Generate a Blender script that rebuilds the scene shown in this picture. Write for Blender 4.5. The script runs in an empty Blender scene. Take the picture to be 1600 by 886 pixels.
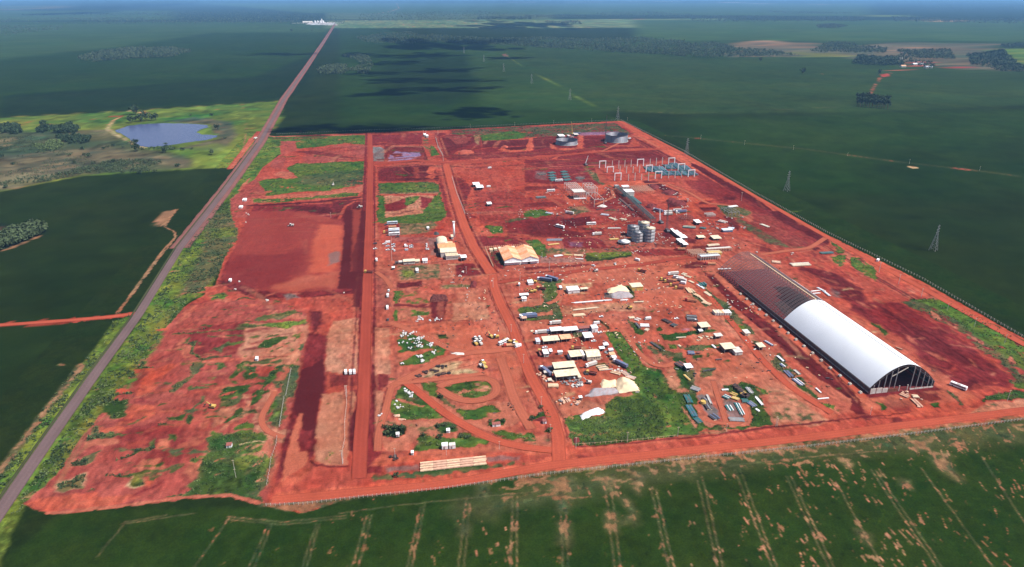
import bpy, bmesh, math, random
import numpy as np
from mathutils import Vector, Matrix
random.seed(7)
R = math.radians
scene = bpy.context.scene
COL = scene.collection

# ------------------------------------------------------------------ camera
F, CX, CY, YH, XA, HC = 1067., 800., 443., -8., 588., 300.
PIT = math.atan((CY-YH)/F)
YAW = math.atan2(CX-XA, F*math.cos(PIT)-(YH-CY)*math.sin(PIT))
cam = bpy.data.objects.new('camera', bpy.data.cameras.new('camera'))
COL.objects.link(cam)
cam.location = (0, 0, HC)
cam.rotation_euler = (math.pi/2-PIT, 0, -YAW)
cam.data.sensor_width = 36
cam.data.lens = F/1600*36
cam.data.clip_start = 1
cam.data.clip_end = 200000
scene.camera = cam
scene.render.resolution_x, scene.render.resolution_y = 1024, 567

# ------------------------------------------------------------------ sky, sun, exposure
SUN_EL, SUN_AZ = R(56), R(27)      # azimuth: from +X turned towards -Y
sv = Vector((math.cos(SUN_EL)*math.cos(-SUN_AZ), math.cos(SUN_EL)*math.sin(-SUN_AZ), math.sin(SUN_EL)))
world = bpy.data.worlds.new("World"); scene.world = world; world.use_nodes = True
nt = world.node_tree; bg = nt.nodes['Background']
sky = nt.nodes.new('ShaderNodeTexSky'); sky.sky_type = 'NISHITA'; sky.sun_disc = False
sky.sun_elevation = SUN_EL
sky.sun_rotation = math.atan2(sv.x, sv.y)
nt.links.new(sky.outputs[0], bg.inputs[0]); bg.inputs[1].default_value = 0.07
sl = bpy.data.lights.new('sun', 'SUN'); sl.energy = 4.6; sl.angle = R(.55); sl.color = (1, .95, .88)
so = bpy.data.objects.new('sun', sl); COL.objects.link(so); so.rotation_euler = sv.to_track_quat('Z', 'Y').to_euler()
scene.view_settings.view_transform = 'Standard'; scene.view_settings.look = 'None'
scene.view_settings.exposure = 0.8; scene.view_settings.gamma = 1

# ------------------------------------------------------------------ helpers: where a seen point lies on the ground
REG = dict(X=(0,0,1), A=(560,190,5.907), B=(820,190,5.907), C=(560,330,5.907), D=(820,330,5.907), E=(560,470,5.907), F=(820,470,5.907),
 G=(560,610,5.907), H=(820,610,5.907), I=(1080,330,5.907), J=(1080,470,5.907), K=(1330,470,5.907), L=(1330,590,5.907), M=(1040,560,5.907),
 N=(1080,190,5.907), P=(0,0,2.954), Q=(530,0,2.954), R=(1060,0,2.954), S=(0,290,2.954), T=(0,586,2.954), U=(530,586,2.954), V=(1060,586,2.954),
 W=(1060,290,2.954), AA=(320,190,5.907), AB=(320,330,5.907), AC=(320,470,5.907), AD=(180,470,5.907), AE=(180,610,5.907), AF=(0,160,5.907),
 AG=(400,610,5.907), AH=(960,280,8.358), FA=(0,0,5.926), FB=(260,0,5.926), FC=(820,0,5.926), FD=(1080,0,5.926), FX=(560,0,5.926),
 FE=(1300,50,5.333), AI=(830,380,9.412), AJ=(740,330,9.412), AK=(840,480,10), AL=(840,550,9.412), BA=(780,415,19.69), BB=(590,340,11.08),
 BC=(680,335,11.07), BD=(1350,560,11.075), BE=(960,340,17.72), BF=(870,280,16.11), BG=(930,235,10), BH=(1070,370,16), BI=(980,490,12.66),
 BJ=(1030,420,11.075), BK=(1060,590,9.843), BL=(730,510,16), BM=(800,430,12.66), BN=(1020,320,12.655), BO=(640,180,12.66), BP=(860,190,11.43))
def at(code, zx, zy, z=0.):
    ox, oy, s = REG[code]; px, py = ox+zx/s, oy+zy/s
    r = px-CX; d = py-CY
    fh = F*math.cos(PIT)-d*math.sin(PIT); dn = F*math.sin(PIT)+d*math.cos(PIT)
    k = (HC-z)/dn
    return (k*(r*math.cos(YAW)+fh*math.sin(YAW)), k*(-r*math.sin(YAW)+fh*math.cos(YAW)))
def pts(code, s): return [at(code, *map(float, q.split(','))) for q in s.split()]
def lin(c): return tuple((v/255/12.92 if v/255 <= .04045 else ((v/255+.055)/1.055)**2.4) for v in c)

# ------------------------------------------------------------------ helpers: tags, meshes, materials
def tag(o, label=None, cat=None, group=None, kind=None):
    if label: o['label'] = label
    if cat: o['category'] = cat
    if group: o['group'] = group
    if kind: o['kind'] = kind
    return o
def link(name, me, m, parent=None):
    o = bpy.data.objects.new(name, me); COL.objects.link(o)
    if m: me.materials.append(m)
    if parent: o.parent = parent
    return o
def thing(name, label, cat, loc=(0,0,0), rz=0, group=None):
    o = bpy.data.objects.new(name, None); COL.objects.link(o); o.location = loc; o.rotation_euler = (0,0,rz); o.empty_display_size = .5
    return tag(o, label, cat, group)
def nd(n, t, **k):
    x = n.nodes.new(t)
    for a, b in k.items(): setattr(x, a, b)
    return x
def mat(name, col, rough=.8, metal=0., noise=.12, scale=1.2, spec=.3, streak=None, dust=None):
    """painted, rusty or dusty surface: base colour broken by two noises"""
    m = bpy.data.materials.new(name); m.use_nodes = True; n = m.node_tree; b = n.nodes['Principled BSDF']
    tc = nd(n, 'ShaderNodeTexCoord'); mp = nd(n, 'ShaderNodeMapping')
    n.links.new(tc.outputs['Object'], mp.inputs[0])
    if streak: mp.inputs['Scale'].default_value = streak
    a = nd(n, 'ShaderNodeTexNoise'); a.inputs['Scale'].default_value = scale; a.inputs['Detail'].default_value = 5; n.links.new(mp.outputs[0], a.inputs[0])
    r = nd(n, 'ShaderNodeMapRange'); r.inputs[1].default_value = .3; r.inputs[2].default_value = .7; r.inputs[3].default_value = 1-noise; r.inputs[4].default_value = 1+noise
    n.links.new(a.outputs[0], r.inputs[0])
    v = nd(n, 'ShaderNodeMix', data_type='RGBA', blend_type='MULTIPLY'); v.inputs[0].default_value = 1
    v.inputs[6].default_value = (*col, 1); n.links.new(r.outputs[0], v.inputs[7])
    if dust is None: dust = 0 if any(w_ in name for w_ in ('foliage', 'weeds', 'sand', 'heap', 'water', 'cloud', 'glass', 'stone', 'clay', 'roof_sheet')) else .34
    d = nd(n, 'ShaderNodeTexNoise'); d.inputs['Scale'].default_value = .45; d.inputs['Detail'].default_value = 4; g_ = nd(n, 'ShaderNodeNewGeometry'); n.links.new(g_.outputs['Position'], d.inputs[0])
    e = nd(n, 'ShaderNodeMapRange'); e.inputs[1].default_value = .42; e.inputs[2].default_value = .72; e.inputs[4].default_value = dust; n.links.new(d.outputs[0], e.inputs[0])
    x = nd(n, 'ShaderNodeMix', data_type='RGBA'); x.inputs[7].default_value = (.30, .10, .055, 1); n.links.new(e.outputs[0], x.inputs[0]); n.links.new(v.outputs[2], x.inputs[6]); n.links.new(x.outputs[2], b.inputs['Base Color'])
    b.inputs['Roughness'].default_value = rough; b.inputs['Metallic'].default_value = metal; b.inputs['Specular IOR Level'].default_value = spec
    return m

# ------------------------------------------------------------------ value noise for the terrain
def hsh(ix, iy, s):
    h = (ix.astype(np.int64)*374761393 + iy.astype(np.int64)*668265263 + s*1442695041) & 0xffffffff
    h = ((h ^ (h >> 13))*1274126177) & 0xffffffff
    return ((h ^ (h >> 16)) & 0xffff)/65535.
def vn(x, y, sc, s=0):
    x = x/sc; y = y/sc; ix = np.floor(x); iy = np.floor(y); fx = x-ix; fy = y-iy
    fx = fx*fx*(3-2*fx); fy = fy*fy*(3-2*fy)
    a = hsh(ix, iy, s); b = hsh(ix+1, iy, s); c = hsh(ix, iy+1, s); d = hsh(ix+1, iy+1, s)
    return (a+(b-a)*fx)*(1-fy)+(c+(d-c)*fx)*fy
def fbm(x, y, sc, s=0, o=4):
    t = 0; a = .5; n = 0
    for i in range(o):
        t = t+a*vn(x+17.3*i, y-9.1*i, sc, s+i*31); n += a; a *= .55; sc *= .5
    return t/n
def sst(a, b, x):
    t = np.clip((x-a)/(b-a), 0, 1); return t*t*(3-2*t)

# surface colours, as they stand in even daylight (sRGB), turned into base colours
KA = .36
PAL = dict(red=(204,92,74), road=(210,92,68), org=(228,110,84), pnk=(218,124,98), pale=(222,146,116), dk=(124,48,50), mar=(150,57,58), mauve=(192,94,82),
 deep=(110,42,46), grey=(150,138,136), gvl=(172,150,140), sand=(238,208,160), wht=(235,232,235), tan=(180,132,98), brn=(128,84,66), asph=(152,126,126),
 lil=(168,138,176), crm=(232,196,150), blu=(120,130,150),
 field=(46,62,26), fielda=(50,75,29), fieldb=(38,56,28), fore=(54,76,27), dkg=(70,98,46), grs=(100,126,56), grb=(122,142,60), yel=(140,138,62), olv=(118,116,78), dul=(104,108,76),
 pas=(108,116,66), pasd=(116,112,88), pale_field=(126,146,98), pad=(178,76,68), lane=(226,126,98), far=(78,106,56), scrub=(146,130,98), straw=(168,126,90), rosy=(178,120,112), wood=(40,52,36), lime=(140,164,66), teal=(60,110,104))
PALL = {k: np.array(lin(v))*KA for k, v in PAL.items()}

class Land:
    """a piece of terrain on a rectangular grid with heights and base colours"""
    def __init__(s, xs, ys, veg='field', cover=1.):
        s.xs, s.ys = xs, ys; s.X, s.Y = np.meshgrid(xs, ys)
        sh = s.X.shape
        s.soil = np.tile(PALL['red'], sh+(1,)); s.veg = np.tile(PALL[veg], sh+(1,)); s.cov = np.full(sh, cover); s.z = np.zeros(sh); s.rough = np.zeros(sh); s.far_ = np.ones(sh, bool); s.sm = np.zeros(sh)
    def sub(s, x0, x1, y0, y1):
        a, b = np.searchsorted(s.xs, [x0, x1]); c, d = np.searchsorted(s.ys, [y0, y1])
        return slice(c, d), slice(a, b)
    def dist(s, X, Y, P, closed):
        n = len(P); best = np.full(X.shape, 1e18); inside = np.zeros(X.shape, bool)
        for i in range(n if closed else n-1):
            (x0, y0), (x1, y1) = P[i], P[(i+1) % n]; dx, dy = x1-x0, y1-y0; L = dx*dx+dy*dy+1e-9
            t = np.clip(((X-x0)*dx+(Y-y0)*dy)/L, 0, 1)
            best = np.minimum(best, (X-x0-t*dx)**2+(Y-y0-t*dy)**2)
            if closed and abs(dy) > 1e-9:
                c = ((y0 > Y) != (y1 > Y)) & (X < dx*(Y-y0)/dy+x0); inside ^= c
        d = np.sqrt(best)
        return np.where(inside, -d, d) if closed else d
    def op(s, P, soil=None, cover=None, veg=None, f=2., w=2., h=None, width=None, rough=None, a=1., smooth=None):
        hw = 0 if width is None else width/2; m = hw+f+w+1
        xs_ = [p[0] for p in P]; ys_ = [p[1] for p in P]
        sl_ = s.sub(min(xs_)-m, max(xs_)+m, min(ys_)-m, max(ys_)+m)
        X, Y = s.X[sl_], s.Y[sl_]
        if X.size == 0: return
        sc = max(4., w*3.)
        Xw = X+(fbm(X, Y, sc, 5, 3)-.5)*2*w; Yw = Y+(fbm(X, Y, sc, 77, 3)-.5)*2*w*1.6
        d = s.dist(Xw, Yw, P, width is None)-hw
        if cover is not None and cover > .3 and w < 10: f = f*2.2
        k = (1-sst(-f/2, f/2, d))*a
        if veg in ('field', 'fielda', 'fieldb', 'fore', 'far') and cover == 1: s.far_[sl_] |= k > .5
        elif cover is not None: s.far_[sl_] &= ~(k > .5)
        if soil: s.soil[sl_] += k[..., None]*(PALL[soil]-s.soil[sl_])
        if veg: s.veg[sl_] += k[..., None]*(PALL[veg]-s.veg[sl_])
        if cover is not None: s.cov[sl_] += k*(cover-s.cov[sl_])
        if smooth is not None: s.sm[sl_] += k*(smooth-s.sm[sl_])
        if h is not None:
            kk = 1-sst(-max(f, abs(h)*2), 0, d); s.z[sl_] += kk*h*(.75+.5*fbm(X, Y, 6, 3, 3))
        if rough is not None: s.rough[sl_] += k*(rough-s.rough[sl_])
    def script(s, text):
        for ln in text.strip().splitlines():
            ln = ln.strip()
            if not ln or ln[0] == '#': continue
            head, body = ln.split(' : '); tk = head.split(); P = pts(tk[0], body); kw = {}
            nm = dict(s='soil', c='cover', v='veg', f='f', w='w', h='h', W='width', r='rough', a='a', m='smooth')
            for t in tk[2:]:
                k_, v_ = t.split('='); kw[nm[k_]] = v_ if k_ in 'sv' else float(v_)
            s.op(P, **kw)
    def colour(s, grain=1.):
        X, Y = s.X, s.Y
        n1 = fbm(X, Y, 30*grain, 1, 4); n2 = fbm(X, Y, 5*grain, 9, 3); n3 = hsh(np.floor(X*3.1), np.floor(Y*2.7), 4)
        st = fbm(X*.25, Y, 7*grain, 21, 3); st2 = fbm(X, Y*.16, 5*grain, 22, 3)
        so_ = s.soil*(1+.28*(n1-.5)+.26*(n2-.5)+.05*(n3-.5)+.26*(st-.5)+.26*(st2-.5))[..., None]
        q_ = 1-.75*s.sm; n1, n2, n3, st, st2 = [.5+(t_-.5)*q_ for t_ in (n1, n2, n3, st, st2)]; so_ = s.soil*(1+.28*(n1-.5)+.26*(n2-.5)+.05*(n3-.5)+.30*(st-.5)+.34*(st2-.5))[..., None]
        h1 = fbm(X, Y, 55*grain, 61, 4)-.5; h2 = fbm(X, Y, 13*grain, 62, 3)-.5; h1 = h1*q_; h2 = h2*q_
        so_ = so_*(1+np.stack([.2*h1, .6*h1+.4*h2, .8*h1+.4*h2], -1))
        v3 = vn(X, Y, 3.4*grain, 71); v4 = .5+(vn(X, Y*.5, 2.3*grain, 72)-.5)*q_; spk = np.where(v3 > .74, .62, np.where(v3 < .2, 1.45, 1.)); spk = np.where(s.far_, 1+.25*(spk-1), spk)
        so_ = so_*(1+.30*sst(.62, .85, v4)-.28*sst(.38, .15, v4))[..., None]
        ve = s.veg*(1+.45*(n1-.5)+.5*(n2-.5)+.12*(n3-.5))[..., None]*spk[..., None]
        vw = np.where(s.far_, .35, 1.)[..., None]; ve = ve*(1+vw*np.stack([1.3*h2+.9*h1, .35*h2+.3*h1, .5*h1], -1))
        c = s.cov; nn = .55*n2+.25*st+.2*n1
        nn = np.clip((nn-.5)*1.5+.5, 0, 1); k = sst(-.13, .13, (np.minimum(c, .83)-.5)*.95-(nn-.5)); k = np.where(s.far_ & (c >= .9), 1, np.where(c <= .01, 0, k))
        return so_*(1-k[..., None])+ve*k[..., None]
    def build(s, name, m, z0, skip=None, grain=1., foreground=None):
        ny, nx = s.X.shape
        X, Y = s.X, s.Y
        z = z0+s.z+s.rough*np.minimum(fbm(X, Y, 9, 41, 3)-.66, 0)*1.6
        co = np.empty((ny*nx, 3), np.float32); co[:, 0] = X.ravel(); co[:, 1] = Y.ravel(); co[:, 2] = z.ravel()
        i = np.arange(ny*nx).reshape(ny, nx); q = np.stack([i[:-1, :-1], i[:-1, 1:], i[1:, 1:], i[1:, :-1]], -1)
        if skip is not None:
            cx = (X[:-1, :-1]+X[1:, 1:])/2; cy = (Y[:-1, :-1]+Y[1:, 1:])/2
            keep = ~((cx > skip[0]) & (cx < skip[1]) & (cy > skip[2]) & (cy < skip[3])); q = q[keep]
        q = q.reshape(-1, 4); nf = len(q)
        me = bpy.data.meshes.new(name); me.vertices.add(ny*nx); me.loops.add(nf*4); me.polygons.add(nf)
        me.vertices.foreach_set('co', co.ravel()); me.loops.foreach_set('vertex_index', q.ravel().astype(np.int32))
        me.polygons.foreach_set('loop_start', np.arange(0, nf*4, 4, dtype=np.int32))
        me.polygons.foreach_set('use_smooth', np.ones(nf, bool))
        at_ = me.color_attributes.new('ground_colour', 'FLOAT_COLOR', 'POINT')
        c = np.ones((ny*nx, 4), np.float32); cc = s.colour(grain) if foreground is None else foreground(s, s.colour(grain)); c[:, :3] = np.clip(cc.reshape(-1, 3), .002, .9)
        at_.data.foreach_set('color', c.ravel()); me.update(calc_edges=True); me.validate()
        return tag(link(name, me, m), kind='structure')

def land_material(name, fine=1.1, amt=.2, bump=.3):
    m = bpy.data.materials.new(name); m.use_nodes = True; n = m.node_tree; b = n.nodes['Principled BSDF']
    ca = nd(n, 'ShaderNodeVertexColor', layer_name='ground_colour'); g = nd(n, 'ShaderNodeNewGeometry')
    a = nd(n, 'ShaderNodeTexNoise'); a.inputs['Scale'].default_value = 1/fine; a.inputs['Detail'].default_value = 4; n.links.new(g.outputs['Position'], a.inputs[0])
    r = nd(n, 'ShaderNodeMapRange'); r.inputs[1].default_value = .3; r.inputs[2].default_value = .7; r.inputs[3].default_value = 1-amt; r.inputs[4].default_value = 1+amt
    n.links.new(a.outputs[0], r.inputs[0])
    v = nd(n, 'ShaderNodeMix', data_type='RGBA', blend_type='MULTIPLY'); v.inputs[0].default_value = 1
    n.links.new(ca.outputs[0], v.inputs[6]); n.links.new(r.outputs[0], v.inputs[7]); n.links.new(v.outputs[2], b.inputs['Base Color'])
    bp = nd(n, 'ShaderNodeBump'); bp.inputs['Strength'].default_value = bump; bp.inputs['Distance'].default_value = .3
    n.links.new(a.outputs[0], bp.inputs['Height']); n.links.new(bp.outputs[0], b.inputs['Normal'])
    b.inputs['Roughness'].default_value = 1; b.inputs['Specular IOR Level'].default_value = 0.
    return m
LAND = land_material('soil_and_plants')

def geo(a, b, f, mn):
    o = [a]
    while o[-1] < b: o.append(o[-1]+max(mn, f*abs(o[-1])))
    return np.array(o)
DX0, DX1, DY0, DY1 = -322., 642., 205., 1722.

# ------------------------------------------------------------------ terrain far and wide
far = Land(np.unique(np.concatenate([-geo(1300, 40000, .06, 5)[::-1], np.arange(-1300, -322, 6), np.arange(-322, 643, 16), np.array([DX0, DX1]), np.arange(642, 2100, 7), geo(2100, 45000, .05, 10)])),
           np.unique(np.concatenate([np.arange(-60, 205, 20.), np.array([DY0, DY1]), geo(205, 4500, .0075, 2), geo(4500, 60000, .016, 50)])))
FAR_TXT = '''
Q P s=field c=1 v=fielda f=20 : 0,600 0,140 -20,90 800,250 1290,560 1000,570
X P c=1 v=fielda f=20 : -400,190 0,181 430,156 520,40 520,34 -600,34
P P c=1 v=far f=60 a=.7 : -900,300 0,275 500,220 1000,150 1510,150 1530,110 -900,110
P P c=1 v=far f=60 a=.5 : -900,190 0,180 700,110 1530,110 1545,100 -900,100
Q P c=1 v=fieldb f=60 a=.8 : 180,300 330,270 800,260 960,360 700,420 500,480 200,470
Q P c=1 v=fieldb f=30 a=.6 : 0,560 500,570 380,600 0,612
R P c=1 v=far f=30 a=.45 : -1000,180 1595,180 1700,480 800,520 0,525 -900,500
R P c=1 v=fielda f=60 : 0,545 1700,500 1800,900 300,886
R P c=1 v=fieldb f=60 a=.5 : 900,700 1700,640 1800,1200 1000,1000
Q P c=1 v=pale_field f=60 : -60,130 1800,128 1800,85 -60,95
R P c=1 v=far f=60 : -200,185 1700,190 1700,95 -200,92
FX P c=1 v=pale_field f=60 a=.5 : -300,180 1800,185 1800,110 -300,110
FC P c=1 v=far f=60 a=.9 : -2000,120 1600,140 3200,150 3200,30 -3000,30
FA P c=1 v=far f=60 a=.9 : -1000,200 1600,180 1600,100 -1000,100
FA P c=1 v=pas f=60 a=.6 : -800,120 600,70 640,50 -900,60
FA S s=sand c=0 f=60 W=90 : -200,97 300,85 600,60
FD S s=wht c=0 f=120 W=260 : -2000,22 -900,18 0,14 400,24 700,36 960,44
FD S s=sand c=0 f=90 W=120 : 1130,38 1180,42 1240,40
FX S s=sand c=.2 f=25 W=34 a=.6 : 335,15 365,50 375,80 300,105 150,132
R P s=tan c=.6 v=pasd f=30 w=30 : 250,200 360,185 620,200 700,235 250,222
R P s=tan c=.75 v=pasd f=30 w=30 : 820,215 1000,195 1460,200 1440,262 980,238 850,225
R P s=tan c=.8 v=pasd f=30 w=30 : 200,250 400,215 700,225 1450,260 1600,330 1300,320 1190,310 800,265 200,262
R P c=1 v=yel f=20 w=12 a=.8 : 480,238 560,240 760,250 810,262 600,266 540,250
R P c=1 v=lime f=30 w=20 a=.7 : 1460,225 1800,222 1800,300 1595,292 1500,262
R P c=.9 v=grb f=20 w=10 : 830,72 1050,68 1060,78 830,76
R P s=sand c=.4 v=yel f=20 w=20 a=.6 : 1060,88 1300,93 1300,103 1100,97
R P s=red c=0 f=8 w=6 : 1265,312 1300,297 1340,303 1345,315
R S s=pnk c=.2 f=5 W=6 a=.8 : 885,435 930,360 960,345 1040,318 1130,305
R P s=red c=0 f=5 w=4 : 930,345 965,338 975,350 945,356
R P s=red c=.2 f=8 w=6 : 1080,290 1130,280 1150,300 1100,312
R S s=tan c=.4 f=4 W=5 a=.7 : 600,340 930,348
Q S c=1 f=3 W=7 v=grb a=.6 : 760,250 850,308 1000,390 1290,558
Q P s=rosy c=0 f=10 w=6 a=.6 : 750,250 772,248 786,260 762,262
R S s=rosy c=.0 v=olv f=9 W=11 a=.32 : -60,625 0,630 600,690 1000,745 1400,790 1560,812
R P s=sand c=.2 f=3 w=3 : 1065,768 1115,772 1110,780 1080,778
R S s=tan c=.5 v=olv f=5 W=3 a=.5 : -300,508 0,523 400,510 800,490
FB P s=wht c=.3 f=30 w=20 : 1285,205 1560,205 1590,235 1290,228
X P v=fieldb c=1 f=25 a=.8 : 0,150 400,120 500,80 480,140 430,156 0,180
P P c=1 v=grb f=4 w=3 : -500,580 0,545 600,512 1285,468 1300,560 1060,775 900,780 380,812 0,885 -500,960
P P c=1 v=yel f=10 w=8 a=.35 : -500,600 0,560 600,530 1240,485 1220,540 1130,700 890,770 860,740 1010,640 1000,560 880,530 500,590 420,600 0,600
P P c=.7 s=scrub v=dul f=8 w=8 : -500,610 0,612 400,600 500,600 640,680 780,700 900,740 880,775 380,808 0,880 -500,950
P P c=.5 s=scrub v=pasd f=10 w=8 : 0,720 200,700 500,680 880,740 850,770 500,740 300,800 0,850
P P c=.6 s=scrub v=pasd f=8 w=8 : 760,560 900,540 1060,560 1100,620 1020,700 880,690 800,690 1010,640 960,575
P P c=1 v=lime f=8 w=6 a=.5 : 780,700 1000,660 1100,690 1080,760 900,770 880,720
P S s=sand c=0 f=3 W=6 : 560,538 520,560 498,595 540,625 640,672 665,682
P S s=red c=0 f=3 W=14 : 515,538 565,538
P S s=sand c=.2 f=3 W=6 : 540,516 600,512 660,520
P S s=tan c=.5 f=3 W=5 : 1120,480 1140,600 1120,700
P S v=yel s=tan c=.8 f=4 W=5 : -500,572 0,542 600,509 1280,466
S S s=red c=0 v=field f=1.5 W=9 : -200,657 0,645 300,625 530,605 620,592
S S s=tan c=.3 f=1.5 W=3 : 540,592 700,380 810,240 808,215 760,190
S P s=tan c=.3 v=dul f=3 w=3 : 760,190 708,182 750,120 825,108 800,140 770,180
S P s=tan c=.3 v=pas f=2 w=2 : 255,832 275,820 305,832
S P s=tan c=.9 v=wood f=4 w=5 : -300,150 0,172 150,180 225,205 190,230 100,270 0,305 -300,420
S S s=tan c=.2 f=2 W=4 : -200,400 0,305 110,265 200,225
T S s=tan c=.5 v=olv f=2 W=8 : -100,600 0,460 200,190 350,0 380,-45
'''
far.script(FAR_TXT)
far.build('land', LAND, 0., skip=(DX0, DX1, DY0, DY1), grain=6.)

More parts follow.
